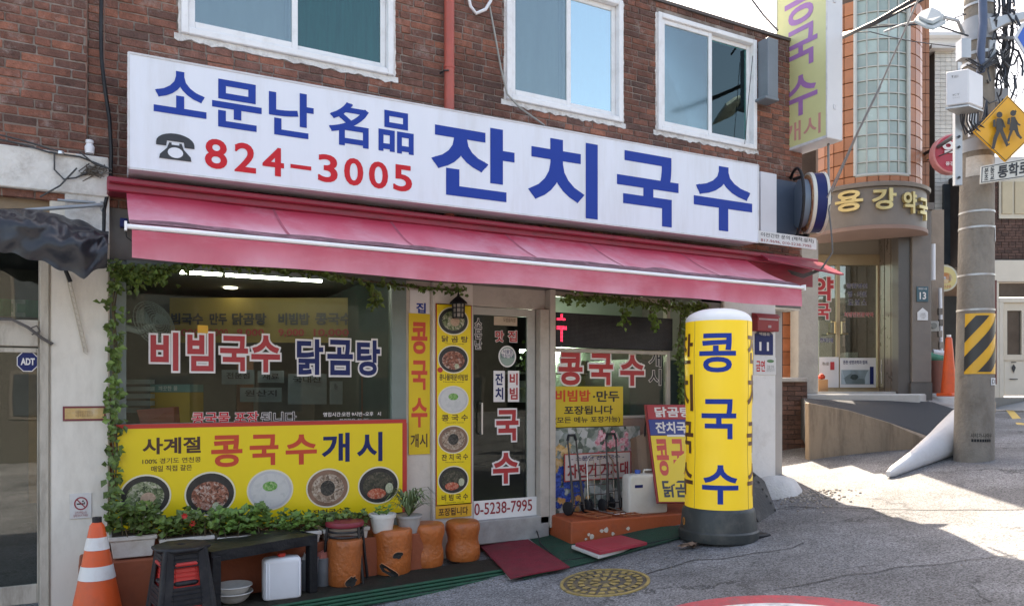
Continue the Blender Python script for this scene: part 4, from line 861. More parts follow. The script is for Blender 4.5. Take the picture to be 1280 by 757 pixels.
# planters along the wall
pl_m = M('planter_plastic', (.66, .62, .57), .55, .06, 3, .05, dirt=((.35, .28, .22), .6, 6))
PYs = 6.28
def planter(x0, x1, yt, yb, label, seed, n, hgt, leafm, Y=PYs, dep=.26, flowers=0, size=.07):
    a = P(x0, yb, Y); b = P(x1, yb, Y); t = P(x0, yt, Y); rr = random.Random(seed); th = thing('planter', label, 'planter', ((a.x + b.x) / 2, Y + dep / 2, a.z), group='flower boxes under the shop window')
    m = MB(); h = t.z - a.z; 
    for (z0, z1, s0, s1) in ((0, h * .8, .03, .008), (h * .8, h, -.004, -.004)):
        vs = []
        for z, s in ((z0, s0), (z1, s1)): vs += [(a.x + s, Y + s, a.z + z), (b.x - s, Y + s, a.z + z), (b.x - s, Y + dep - s, a.z + z), (a.x + s, Y + dep - s, a.z + z)]
        m.add(vs, [(0, 3, 2, 1), (4, 5, 6, 7), (0, 1, 5, 4), (1, 2, 6, 5), (2, 3, 7, 6), (3, 0, 4, 7)])
    obj('box', m, pl_m, th, bev=.006); m = MB(); m.box(a.x + .02, b.x - .02, Y + .02, Y + dep - .02, t.z, t.z + .008); obj('soil', m, M('soil', (.05, .035, .025), .95, .3, 20, .6), th)
    L_ = MB(); st = MB()
    for i in range(n):
        x = rr.uniform(a.x, b.x); y = rr.uniform(Y - .03, Y + dep * .9); hh = hgt * (.55 + .6 * abs(noise.noise(Vector((x * 4, seed, 0)))) + .25 * rr.random()); z = t.z + hh * rr.random() ** .7
        p = Vector((x, y, z)); d = Vector((rr.uniform(-1, 1), rr.uniform(-1, .3), rr.uniform(-.3, .7))); L_.leaf(p, d, (rr.uniform(-.4, .4), -.5, 1), size * rr.uniform(.6, 1.2), size * rr.uniform(.7, 1.1))
        if i % 14 == 0: st.tube([Vector((x + rr.uniform(-.02, .02), y, t.z)), p], .004, 4)
    obj('leaves', L_, leafm, th, kind='stuff'); obj('stem', st, stem_m, th)
    for k in range(flowers):
        c = Vector((a.x + (b.x - a.x) * rr.uniform(.2, .9), Y - .02, t.z + hgt * rr.uniform(.55, 1.05))); m = MB()
        for j in range(7): m.leaf(c, (math.cos(j * .9), -.4, math.sin(j * .9)), (0, -1, 0), .028, .024)
        obj('blossom', m, M('red_petal', (.55, .03, .02), .6, .1, 9, 0), th)
    return th
planter(136, 196, 672, 700, 'cream planter box with dark leafy geraniums at the left pillar', 1, 300, .23, leaf_m, size=.07)
planter(200, 268, 674, 700, 'planter with dark leaves and a red blossom behind the black stool', 2, 250, .18, leaf_m, flowers=2, size=.065)
planter(272, 335, 672, 698, 'planter with fresh light green leaves behind the black bench', 3, 330, .23, leaf_l, size=.068)
planter(339, 402, 668, 695, 'planter with yellowish leaves behind the right end of the bench', 4, 230, .15, leaf_l, size=.055)
planter(405, 462, 662, 688, 'planter with dark leaves behind the round red stool', 5, 190, .14, leaf_m, size=.06)
m = MB(); m.box(P(98, 700, 6.27).x, P(540, 700, 6.27).x, 6.27, YW + .0, G(1) - .2, P(150, 701, 6.27).z)
single('plinth', m, M('terracotta_plinth', (.30, .075, .03), .75, .2, 4, .3, dirt=((.10, .04, .03), .5, 4)), 'orange-brown painted plinth carrying the flower boxes under the window', 'plinth', bev=.01)
# white pot and spider plant
def lathe_thing(name, c, parts, label, cat, group=None):
    t = thing(name, label, cat, tuple(c), group=group)
    for nm, prof, mat, n in parts:
        m = MB(); m.lathe(prof, c, n); obj(nm, m, mat, t, smooth=40)
    return t
wp = M('white_ceramic', (.70, .68, .64), .4, .06, 5, .03, dirt=((.4, .35, .3), .4, 10))
c = P(478, 662, 6.30); c.z -= .02
t = lathe_thing('flower_pot', c, [('pot', [(.075, 0), (.085, .02), (.105, .13), (.115, .13), (.118, .16), (.10, .165), (.095, .14), (.02, .135)], wp, 28)], 'small white flower pot with a few pale leaves beside the spider plant', 'flower pot')
m = MB(); rr = random.Random(4)
for i in range(26): m.leaf(c + Vector((rr.uniform(-.06, .06), rr.uniform(-.06, .06), .15 + rr.random() * .06)), (rr.uniform(-1, 1), rr.uniform(-1, 1), rr.uniform(0, 1)), (0, 0, 1), .05, .035)
obj('leaves', m, leaf_l, t, kind='stuff')
c = P(511, 660, 6.36); c.z -= .04
t = lathe_thing('flower_pot', c, [('pot', [(.08, 0), (.11, .14), (.12, .14), (.12, .16), (.02, .15)], M('grey_plastic_pot', (.35, .34, .33), .5, .1, 5, .03), 24)], 'grey pot with an arching spider plant beside the menu post', 'flower pot')
m = MB(); 
for i in range(90):
    a = rr.uniform(0, 6.28); ln = rr.uniform(.14, .30); up = rr.uniform(.10, .24); q = c + Vector((0, 0, .15)); pts = [q + Vector((math.cos(a) * ln * s, math.sin(a) * ln * s * .7, up * 4 * s * (1 - s * .78) * .8)) for s in (0, .25, .5, .75, 1)]
    sd_ = Vector((-math.sin(a), math.cos(a), 0)); wd = [.006, .009, .009, .006, .001]
    for k in range(4): m.poly([pts[k] - sd_ * wd[k], pts[k] + sd_ * wd[k], pts[k + 1] + sd_ * wd[k + 1], pts[k + 1] - sd_ * wd[k + 1]])
obj('blades', m, M('spider_leaf', (.14, .19, .08), .5, .3, 20, 0, obj_var=.4), t, kind='stuff')
# ================================================================= DECK, MATS, STEP
grn = M('green_mat', (.012, .085, .045), .75, .2, 12, .3, dirt=((.03, .04, .035), .7, 4)); grn2 = M('green_carpet', (.012, .07, .04), .9, .25, 16, .6, dirt=((.04, .045, .04), .8, 3), fine=500)
zd = lambda x: CZ - 1.615 + .026 * x
t = thing('floor_deck', 'low green ribbed rubber deck along the shop front', 'deck', (1.5, 6.1, G(1.5)))
m = MB(); m.grid(lambda u, v: Vector((-.3 + 3.45 * u, 5.80 + .47 * v + .05 * u * (1 - v), zd(-.3 + 3.45 * u) )), 20, 4); m.sheet(lambda u, v: Vector((-.3 + 3.45 * u, 5.80 + .47 * v + .05 * u * (1 - v), zd(-.3 + 3.45 * u))), 20, 4, (0, 0, -.02)); obj('deck_top', m, M('deck_mud', (.07, .055, .04), .9, .3, 8, .6, dirt=((.02, .07, .04), .6, 5)), t)
for k in range(4):
    m = MB(); y = 5.80 - .012 - k * .026; z = -.005 - k * .022
    m.tube([(-.3 + 3.45 * u, y + .05 * u, zd(-.3 + 3.45 * u) + z) for u in [i / 10 for i in range(11)]], .0125, 8); obj('rib', m, grn, t, smooth=60)
m = MB(); m.sheet(lambda u, v: Vector((-.3 + 3.45 * u, 5.81 + .05 * u, zd(-.3 + 3.45 * u) - .02 - v * .16)), 10, 1, (0, .05, 0)); obj('deck_edge', m, grn, t)
# carpet in front of door and step
def ground_sheet(pix, dz, th, name, mat, label, cat, nu=14, nv=6, wob=.008):
    tl, tr, br, bl = [PG(x, y, dz) for x, y in pix]
    def f(u, v):
        p = tl * (1 - u) * (1 - v) + tr * u * (1 - v) + br * u * v + bl * (1 - u) * v
        p.z = on_road(p.x, p.y, dz + wob * noise.noise(p * 3)); return p
    m = MB(); m.sheet(f, nu, nv, (0, 0, -th)); return single(name, m, mat, label, cat)
ground_sheet([(596, 668), (862, 655), (850, 672), (655, 722)], .02, .010, 'green_carpet', grn2, 'dark green carpet on the ground before the door and the orange step', 'carpet', 24, 8)
m = MB(); zs_ = PG(640, 700, 0).z
rm = [PG(x, y, .05) for x, y in ((598, 679), (660, 673), (712, 707), (638, 720.5))]
def rf(u, v):
    p = rm[0] * (1 - u) * (1 - v) + rm[1] * u * (1 - v) + rm[2] * u * v + rm[3] * (1 - u) * v; p.z = on_road(p.x, p.y, .048 + .004 * noise.noise(p * 6)); return p
m.sheet(rf, 12, 8, (0, 0, -.012)); single('door_mat', m, M('red_mat', (.24, .018, .035), .95, .2, 10, .6, dirt=((.16, .05, .05), .6, 3), fine=400), 'dark red door mat lying askew in front of the glass door', 'door mat')
# apron slab supporting them
m = MB(); ap = [PG(x, y, .0) for x, y in ((592, 668), (652, 668), (700, 708), (637, 724))]; ap = [Vector((p.x, p.y, on_road(p.x, p.y, .036))) for p in ap]; m.prism(ap, (0, 0, -.10)); single('doorstep', m, grey_conc, 'worn grey concrete doorstep under the red mat', 'step', bev=.012)
stp_m = M('orange_step_paint', (.42, .085, .025), .6, .15, 5, .25, dirt=((.16, .06, .04), .55, 5))
t = thing('step_block', 'orange painted concrete step with chipped edge under the right window', 'step', (4.7, 6.4, G(4.7)))
m = MB(); m.prism([Vector(p) for p in ((3.97, 6.17, CZ - 1.25), (5.9, 6.02, CZ - 1.25), (5.9, YW - .005, CZ - 1.25), (4.04, YW - .005, CZ - 1.25))], (0, 0, -.36)); obj('block', m, stp_m, t, bev=.012)
m = MB(); rr = random.Random(2)
for x, y in ((745, 672), (741, 669), (757, 664), (762, 663), (788, 661), (738, 675), (770, 668)):
    q = P(x, y, 6.08); q.y = 6.17 - (q.x - 3.97) * .0777 - .002; r = rr.uniform(.012, .03)
    m.poly([q + Vector((r * rr.uniform(.6, 1.3) * math.cos(j * 1.05), -.0777 * 0, r * rr.uniform(.5, 1.2) * math.sin(j * 1.05))) for j in range(6)])
obj('chips', m, M('chip_plaster', (.6, .52, .44), .9, .1, 9, .2), t)
t = thing('tray', 'flat red plastic lid lying on a piece of white foam before the orange step', 'lid', tuple(PG(762, 682, 0)))
tq = [PZ(x, y, CZ - 1.39) for x, y in ((719, 678), (776, 668), (809, 677), (750, 689))]
m = MB(); m.prism(tq, (0, 0, -.028)); m.prism([p * .9 + (sum(tq, Vector()) / 4) * .1 + Vector((0, 0, .004)) for p in tq], (0, 0, -.004)); obj('lid', m, M('red_lid', (.42, .04, .06), .5, .12, 6, .08, dirt=((.25, .1, .1), .4, 8)), t, bev=.006)
m = MB(); q = [PZ(x, y, CZ - 1.42) for x, y in ((714, 681), (770, 672), (800, 680), (748, 694))]; m.prism(q, (0, 0, -.03)); obj('foam_sheet', m, M('dirty_foam', (.6, .58, .55), .8, .12, 9, .5), t, bev=.005)
# ================================================================= STOOLS, BENCH, SEATS, CANS
def plastic_stool(c, rz, label, mat, H=.46, wt_=.135, wb=.185, group=None, openz=(.46, .74)):
    t = thing('plastic_stool', label, 'stool', tuple(c), rz, group)
    m = MB(); th = .012
    def w_(v): return wb + (wt_ - wb) * v
    for k in range(4):
        R4 = Matrix.Rotation(k * math.pi / 2, 4, 'Z')
        def q(u, v, d=0): return R4 @ Vector((u * w_(v), -w_(v) + d, v * H))
        def pan(u0, u1, v0, v1):
            a = [q(u0, v0), q(u1, v0), q(u1, v1), q(u0, v1)]; b = [q(u0, v0, th), q(u1, v0, th), q(u1, v1, th), q(u0, v1, th)]
            m.add(a + b, [(0, 1, 2, 3), (7, 6, 5, 4), (0, 4, 5, 1), (1, 5, 6, 2), (2, 6, 7, 3), (3, 7, 4, 0)])
        o0, o1 = openz
        pan(-.96, -.52, 0, .995); pan(.52, .96, 0, .995); pan(-.52, .52, o1, .995); pan(-.52, .52, .18, o0)
        for vv in (.80, .86, .92, .22, .29, .36, .42):
            a0 = R4 @ Vector((-w_(vv) * .6, -w_(vv) - .003, vv * H)); a1 = R4 @ Vector((w_(vv) * .6, -w_(vv) - .003, vv * H)); m.tube([a0, a1], .005, 5)
    obj('stool_body', m, mat, t, world=False, bev=.003)
    m = MB()
    for k in range(4):
        a = math.pi / 4 + k * math.pi / 2; m.tube([(math.cos(a) * wb * 1.33, math.sin(a) * wb * 1.33, 0), (math.cos(a) * wt_ * 1.30, math.sin(a) * wt_ * 1.30, H - .01)], .022, 8, .016)
    obj('leg_corner', m, mat, t, world=False, smooth=60)
    m = MB(); m.lathe([(wt_ * 1.30, H - .022), (wt_ * 1.42, H - .008), (wt_ * 1.40, H + .006), (wt_ * 1.2, H + .014), (.03, H + .012), (.022, H + .004), (.0, H + .004)], (0, 0, 0), 8, Matrix.Rotation(math.pi / 8, 4, 'Z')); obj('seat', m, mat, t, world=False, bev=.004, smooth=30)
    return t
blk_g = M('black_stool_plastic', (.014, .015, .019), .5, .2, 9, .12, dirt=((.08, .075, .07), .4, 8), spec=.3); redst = M('red_stool_plastic', (.55, .035, .03), .4, .1, 6, .03)
sc = Vector((.50, 5.67, 0)); sb = on_road(sc.x, sc.y, 0)
plastic_stool(Vector((sc.x, sc.y, sb + .215)), R_(8), 'black square plastic stool on top of the stack beside the cone', blk_g, group='stacked plastic stools')
plastic_stool(Vector((sc.x, sc.y, sb + .13)), R_(8), 'red plastic stool inside the stack, showing through the black one', redst, H=.45, wt_=.118, wb=.166, group='stacked plastic stools', openz=(.46, .60))
plastic_stool(Vector((sc.x, sc.y, sb + .002)), R_(8), 'black plastic stool at the bottom of the stack', blk_g, H=.45, wt_=.115, wb=.20, group='stacked plastic stools')
# bench with black cover
zb_ = CZ - 1.13; A = PZ(265, 690, zb_); B = PZ(396, 668, zb_); ux = (B - A).normalized(); uy = Vector((-ux.y, ux.x, 0)); D_ = .44
t = thing('bench', 'low bench covered in black vinyl standing over the white jerrycan', 'bench', tuple((A + B) / 2 + uy * D_ / 2 - Vector((0, 0, .47))))
ln = (B - A).length
def bpnt(u, v, z): return A + ux * (u * ln) + uy * (v * D_) + Vector((0, 0, z))
vin = M('black_vinyl_cover', (.022, .025, .020), .42, .35, 5, .25, dirt=((.11, .105, .055), .75, 3.5)); vin2 = M('black_vinyl_side', (.010, .011, .014), .5, .2, 6, .3, spec=.3)
m = MB(); m.sheet(lambda u, v: bpnt(u, v, .012 * noise.noise(Vector((u * 5, v * 4, 0))) + (.01 * math.sin(u * 9)) * v), 24, 10, (0, 0, -.02)); obj('seat_cover', m, vin, t, smooth=50)
m = MB()
m.sheet(lambda u, v: bpnt(u, -.012 - .02 * noise.noise(Vector((u * 7, v, 2))) * v, .004 - .075 * v), 30, 4, uy * .015); m.sheet(lambda u, v: bpnt(1.008, u, .004 - .10 * v), 6, 2, ux * -.012); m.sheet(lambda u, v: bpnt(-.008, u, .004 - .10 * v), 6, 2, ux * .012); obj('cover_skirt', m, vin2, t, smooth=50)
for (u, v) in ((.035, .06), (.965, .06), (.035, .94), (.965, .94)):
    m = MB(); p = bpnt(u, v, -.03); zl = max(on_road(p.x, p.y, 0), zd(p.x) if p.y > 5.8 else -9); m.box(-.035, .035, -.035, .035, 0, p.z - zl, Matrix.Translation((p.x, p.y, zl)) @ Matrix.Rotation(math.atan2(ux.y, ux.x), 4, 'Z')); obj('leg', m, vin2, t, bev=.006)
# round stool red seat
bt_ = M('black_tube', (.02, .02, .022), .4, .1, 5, 0)
c = PZ(431, 728, CZ - 1.585); c.z = zd(c.x)
t = thing('round_stool', 'round stool with black steel legs and a worn red seat pad', 'stool', tuple(c)); Hs = PT(431, 653, (c - CAM).dot(FW)).z - c.z
m = MB(); m.lathe([(.13, -.03), (.155, -.02), (.16, 0), (.15, .018), (.0, .024)], c + Vector((0, 0, Hs)), 28); obj('seat', m, M('worn_red_vinyl', (.23, .02, .035), .45, .15, 8, .1), t, smooth=50)
for k in range(4):
    a = R_((-58, 2, 122, 182)[k]); m = MB(); m.tube([c + Vector((math.cos(a) * .145, math.sin(a) * .145, Hs - .02)), c + Vector((math.cos(a) * .195, math.sin(a) * .195, 0))], .012, 8); obj('leg', m, bt_, t, smooth=60)
m = MB()
for z, r in ((Hs - .06, .135), (Hs - .10, .14)): m.tube([c + Vector((math.cos(j * math.pi / 12) * r, math.sin(j * math.pi / 12) * r, z)) for j in range(25)], .009, 6)
obj('ring', m, bt_, t, smooth=60)
terra = M('terracotta_seat', (.48, .13, .032), .42, .2, 5, .5, dirt=((.17, .06, .03), .75, 4.5), stretch=(1, 1, .6), obj_var=.1)
def clay_seat(px, pyb, pyt, wpx, label, prof='waist', holes=(), rz=0):
    c = PZ(px, pyb, CZ - 1.585); c.z = zd(c.x); t_ = (c - CAM).dot(FW); r = wpx / 2 / F * t_; H = PT(px, pyt, t_).z - c.z
    t = thing('clay_seat', label, 'clay stool', tuple(c), group='terracotta drum seats on the green deck')
    pf = [(.93, 0), (.97, .03), (1.0, .18), (.97, .34), (.90, .48), (.93, .60), (1.02, .78), (1.03, .88), (.99, .96), (.90, 1.0), (.3, 1.005), (0, 1.0)] if prof == 'waist' else [(.90, 0), (.94, .03), (.97, .3), (.98, .6), (1.0, .85), (1.0, .93), (.94, .99), (.85, 1.0), (.3, .99), (0, .985)]
    m = MB(); m.lathe([(a * r, b * H) for a, b in pf], c, 40)
    m.v = [v + Vector((noise.noise(v * 9) * .010, noise.noise(v * 5 + Vector((7, 0, 0))) * .006, 0)) for v in m.v]
    obj('drum', m, terra, t, smooth=50)
    for (ang, z, w_, h_, ro) in holes:
        m = MB(); rr = random.Random(int(ang * 10) + 5); pts = []; N = 16
        for j in range(N):
            a = 2 * math.pi * j / N; k = rr.uniform(.75, 1.15); u = math.cos(a) * w_ * k; v = math.sin(a) * h_ * k; u, v = u * math.cos(ro) - v * math.sin(ro), u * math.sin(ro) + v * math.cos(ro)
            an = R_(ang) + u / r; zz = z * H + v; rad = r * .985 + .004; pts.append(c + Vector((math.cos(an) * rad, math.sin(an) * rad, zz)))
        ctr = sum(pts, Vector()) / N; inw = (Vector((c.x, c.y, ctr.z)) - ctr).normalized() * .05
        for j in range(N): m.add([pts[j], pts[(j + 1) % N], ctr + inw], [(0, 1, 2)])
        m2 = MB(); m2.tube(pts + [pts[0]], .005, 5, cap=False)
        # dark patch just proud of the clay, its colour the shade inside a hole
        dk = MB(); out = -inw.normalized() * .006
        for j in range(N): dk.add([pts[j] + out, pts[(j + 1) % N] + out, ctr + out * .6], [(0, 1, 2)])
        obj('hole', dk, M('hole_shade', (.02, .018, .015), .9, .4, 20, 0), t); obj('broken_rim', m2, M('clay_break', (.50, .20, .09), .9, .15, 12, .2), t)
    return t
fr = -124   # direction (deg) that faces the camera
clay_seat(431, 731, 672, 44, 'terracotta drum seat with a dented front, under the round red stool', 'drum', holes=[(fr + 38, .12, .05, .04, .5)])
clay_seat(490.5, 718, 659, 48, 'terracotta drum seat with a broken-out hole low on its side', 'drum', holes=[(fr + 30, .46, .045, .028, .2), (fr + 5, .10, .12, .03, -.55)])
clay_seat(534, 710.5, 653, 42, 'waisted terracotta seat, intact, third of the row of four')
clay_seat(578.5, 704, 650, 43, 'waisted terracotta seat standing nearest the door')
# jerrycans
def jerry(c, w_, d_, h_, rz, label, mat, capm, cap_x, cat='jerrycan', ribs=True, extra=None, handle=True):
    t = thing('jerrycan', label, cat, tuple(c), rz)
    m = MB(); 
    def rr4(wx, dy, z, r=.03):
        pts = []
        for (sx, sy, a0) in ((1, -1, -90), (1, 1, 0), (-1, 1, 90), (-1, -1, 180)):
            for j in range(4): a = R_(a0 + j * 30); pts.append(Vector((sx * (wx - r) + r * math.cos(a), sy * (dy - r) + r * math.sin(a), z)))
        return pts
    rings = []
    prof = [(.90, 0), (.98, .02), (1, .05), (1, .12)] 
    zz = [(.90, 0), (.98, .015), (1, .04), (1, .80), (.985, .86), (.90, .90), (.6, .915)]
    vs = []; 
    for s, z in zz: vs += rr4(w_ / 2 * s, d_ / 2 * (s if s > .7 else .7), z * h_)
    n = 16; k = len(zz); m.add(vs, [(i * n + j, i * n + (j + 1) % n, (i + 1) * n + (j + 1) % n, (i + 1) * n + j) for i in range(k - 1) for j in range(n)] + [list(range(n))[::-1], [(k - 1) * n + j for j in range(n)]])
    obj('can_body', m, mat, t, world=False, smooth=50)
    if ribs:
        m = MB()
        for sx in (-.43, -.36, .43): m.tube([(sx * w_, -d_ / 2 - .001, h_ * .06), (sx * w_, -d_ / 2 - .001, h_ * .80), (sx * w_, -d_ / 2 + .03, h_ * .875)], .007, 6)
        obj('rib', m, mat, t, world=False, smooth=60)
    m = MB(); m.lathe([(.024, h_ * .89), (.024, h_ * .93), (.030, h_ * .93), (.030, h_ * 1.0), (.0, h_ * 1.005)], (cap_x, 0, 0), 18); obj('cap', m, capm, t, world=False, smooth=40)
    if handle:
        m = MB(); m.tube([(-.02, 0, h_ * .89), (-.01, 0, h_ * .99), (w_ * .25, 0, h_ * .99), (w_ * .3, 0, h_ * .89)], .012, 8); obj('handle', m, mat, t, world=False, smooth=50)
    return t
wht_pl = M('white_plastic', (.72, .73, .76), .35, .03, 4, .03)
c = PZ(352, 745, CZ - 1.575); c.z = zd(c.x) + .001; tt = (c - CAM).dot(FW); hh = 56 / F * tt; ww = 46 / F * tt
jerry(c, ww, .13, hh, R_(-3), 'white plastic jerrycan with a red cap under the black bench', wht_pl, M('red_cap', (.5, .03, .02), .4, .1, 5, 0), 0, handle=False)
c = P(806, 641, 6.28); c.z = CZ - 1.249; tt = (c - CAM).dot(FW)
t = jerry(c, 44 / F * tt / .78, .16, 54 / F * tt, R_(-6), 'translucent white water can with a blue cap on the orange step', M('milky_plastic', (.60, .58, .53), .4, .06, 4, .04, dirt=((.45, .42, .36), .4, 6)), M('blue_cap', (.03, .10, .42), .4, .1, 5, 0), -.085, cat='water can', ribs=False)
m = MB(); w_ = 44 / F * tt / .78; m.box(-w_ * .36, -w_ * .16, -.0825, -.0805, .27, .30); obj('blue_label', m, navy_p, t, world=False)
m = MB(); m.lathe([(.018, .33), (.018, .375), (0, .375)], (w_ * .36, 0, 0), 12); obj('small_cap', m, M('red_cap', (.5, .03, .02), .4, .1, 5, 0), t, world=False)
# pails, bowls, hose
gal = M('galvanised_pail', (.20, .22, .24), .4, .15, 7, .05, metal=.3)
for px, py, r, h, lb in ((386, 735, .075, .24, 'grey metal pail behind the bench leg, left of two'), (403, 730, .075, .22, 'grey metal pail with a cloth in it, right of two')):
    c = PZ(px, py, CZ - 1.57); c.z = zd(c.x); t = lathe_thing('pail', c, [('pail_body', [(r * .8, 0), (r, h), (r * 1.06, h), (r * 1.06, h + .01), (r * .95, h), (r * .7, .02)], gal, 24)], lb, 'pail', 'pails behind the bench')
    m = MB(); rr = random.Random(px); m.lathe([(r * .9, h - .01), (r * .6, h + .04), (r * .3, h + .03), (0, h + .05)], c, 9); m.v = [v + Vector((rr.uniform(-.015, .015),) * 3) for v in m.v]; obj('cloth', m, M('red_white_cloth' if px > 390 else 'white_cloth', (.5, .16, .12) if px > 390 else (.55, .53, .5), .9, .3, 12, .3), t)
c = PZ(292, 752, CZ - 1.60); c.z = zd(c.x)
for k, (r, z) in enumerate(((.13, .0), (.125, .05))):
    t = lathe_thing('bowl', c + Vector((0, 0, z)), [('bowl_body', [(r * .6, 0), (r * .85, .03), (r, .065), (r * 1.1, .07), (r * 1.08, .078), (r * .95, .068), (r * .6, .02), (0, .02)], wp, 30)], ('white enamel bowl under the left of the bench, lower of two', 'white enamel bowl with wide rim, stacked on another under the bench')[k], 'bowl', 'bowls under the bench')
c = PZ(322, 738, CZ - 1.585); c.z = zd(c.x); m = MB(); pts = []
for j in range(90):
    a = j * .17; r = .17 + .012 * math.sin(a * .7); pts.append(c + Vector((r * math.cos(a), .10 + .02 * math.sin(a * .5), .19 + r * math.sin(a))))
pts += [c + Vector((.25, -.02, .02)), c + Vector((.35, -.1, .012)), c + Vector((.5, -.08, .012))]
m.tube(pts, .010, 8); single('hose', m, M('beige_hose', (.38, .27, .19), .5, .1, 8, 0), 'coiled beige garden hose under the black bench', 'hose', smooth=60)
# ================================================================= TRAFFIC CONE
cone_o = M('cone_orange', (.72, .095, .02), .45, .08, 4, .05, dirt=((.4, .09, .04), .45, 6)); cone_w = M('cone_reflector', (.68, .67, .66), .35, .06, 9, .05, dirt=((.4, .3, .25), .4, 9))
def cone(c, H, rb, rt, label, bands, group=None, tilt=None, cap=black_pl, base=.19):
    t = thing('traffic_cone', label, 'traffic cone', tuple(c), group=group); R4 = tilt or Matrix.Identity(4)
    rad = lambda z: rb + (rt - rb) * z
    z0 = .05; m = MB(); m.lathe([(rad(v), z0 + (H - z0) * v) for v in (0, .25, .5, .75, .97)] + [(rt * .7, H)], (0, 0, 0), 32, R4); obj('cone_body', m, cone_o, t, world=False, smooth=40)
    m = MB(); m.box(-base, base, -base, base, 0, .05, R4); obj('base', m, cone_o, t, world=False, bev=.012)
    for (a, b) in bands:
        m = MB(); m.lathe([(rad(v) + .003, z0 + (H - z0) * v) for v in (a, b)], (0, 0, 0), 32, R4, cap=False); obj('white_band', m, cone_w, t, world=False, smooth=40)
    m = MB(); m.lathe([(rt * .72, H - .005), (rt * .72, H + .035), (0, H + .035)], (0, 0, 0), 16, R4); obj('cap', m, cap, t, world=False, smooth=40)
    return t
c = Vector((-.005, 6.10, 0)); c.z = on_road(c.x, c.y, 0)
cone(c, CZ - (652 - HY) / F * (c.dot(FW)) - c.z, .19, .042, 'orange traffic cone with two white bands in front of the cream pillar', [(.50, .62), (.76, .87)])
# ================================================================= HAND TRUCKS
def hand_truck(c, rz, label, mat, H=.62, W=.26, tilt=-8, rack=False, group='folding hand trucks on the orange step', base_m=None):
    t = thing('hand_truck', label, 'hand truck', tuple(c), rz, group); R4 = Matrix.Rotation(R_(tilt), 4, 'X'); q = lambda x, y, z: R4 @ Vector((x, y, z))
    if not rack:
        m = MB(); m.tube([q(-W * .2, 0, .12), q(-W * .2, 0, H - .05), q(-W * .13, 0, H), q(W * .13, 0, H), q(W * .2, 0, H - .05), q(W * .2, 0, .12)], .009, 8); obj('handle', m, mat, t, world=False, smooth=50)
        m = MB(); m.tube([q(-W * .2, 0, H - .05), q(-W * .14, -.002, H + .004), q(W * .14, -.002, H + .004), q(W * .2, 0, H - .05)], .015, 8); obj('grip', m, black_pl, t, world=False, smooth=50)
        m = MB()
        for x in (-W * .28, W * .28): m.tube([q(x, 0, .05), q(x * .72, 0, H * .55)], .011, 8)
        for z in (.10, .22, .34): m.tube([q(-W * .26, 0, z), q(W * .26, 0, z)], .006, 6)
        obj('frame', m, mat, t, world=False, smooth=50)
    else:
        m = MB(); m.tube([q(-W / 2, 0, .04), q(-W / 2, 0, H - .06), q(-W / 2 + .05, 0, H), q(W / 2 - .05, 0, H), q(W / 2, 0, H - .06), q(W / 2, 0, .04)], .009, 8)
        for k in range(5): z = .08 + k * .1; m.tube([q(-W / 2, 0, z), q(W / 2, 0, z)], .005, 6)
        for k in (-.25, 0, .25): m.tube([q(k * W, 0, .05), q(k * W, 0, H - .04)], .004, 6)
        obj('frame', m, mat, t, world=False, smooth=50)
    for s in (-1, 1):
        m = MB(); m.lathe([(.0, -.016), (.055, -.016), (.07, -.012), (.07, .012), (.055, .016), (0, .016)], (s * W * .42, .03, .072), 20, Matrix.Rotation(math.pi / 2, 4, 'Y')); obj('wheel', m, black_pl, t, world=False, smooth=40)
    m = MB(); 
    for x in (-W * .35, W * .35): m.tube([(x, .02, .03), (x * .8, -.34, .02)], .011, 6)
    for y in (-.12, -.24, -.34): m.tube([(-W * .34, y, .024), (W * .34, y, .024)], .008, 6)
    obj('base_plate', m, base_m or mat, t, world=False, smooth=50); return t
c = P(724, 640, 6.50); c.z = CZ - 1.25; hand_truck(c, R_(12), 'folding hand truck with black looped handle, nearest the door frame', M('dark_steel', (.04, .035, .035), .4, .2, 8, 0), H=.80, W=.30, base_m=M('rust_orange_steel', (.32, .10, .04), .5, .2, 9, .1))
c = P(768, 638, 6.46); c.z = CZ - 1.25; hand_truck(c, R_(-4), 'folding hand truck with black looped handle beside the water can', M('dark_steel', (.04, .035, .035), .4, .2, 8, 0), H=.80, W=.30, base_m=M('rust_orange_steel', (.32, .10, .04), .5, .2, 9, .1), tilt=-5)
c = P(752, 638, 6.56); c.z = CZ - 1.25; hand_truck(c, R_(4), 'silver wire-frame luggage cart between the two black hand trucks', M('chrome', (.5, .48, .46), .25, .1, 6, 0, metal=1), H=.58, W=.34, rack=True, tilt=-3)
m = MB(); q = P(797, 585, 6.60); m.sheet(lambda u, v: P(788 + 22 * u + 4 * v, 548 + 50 * v - 8 * u, 6.62 - .1 * v + .03 * math.sin(u * 5)), 6, 6, (.0, .004, 0)); single('cardboard', m, M('brown_cardboard', (.30, .20, .14), .85, .1, 5, .1), 'crumpled brown cardboard leaning between the hand trucks and the sandwich board', 'cardboard')
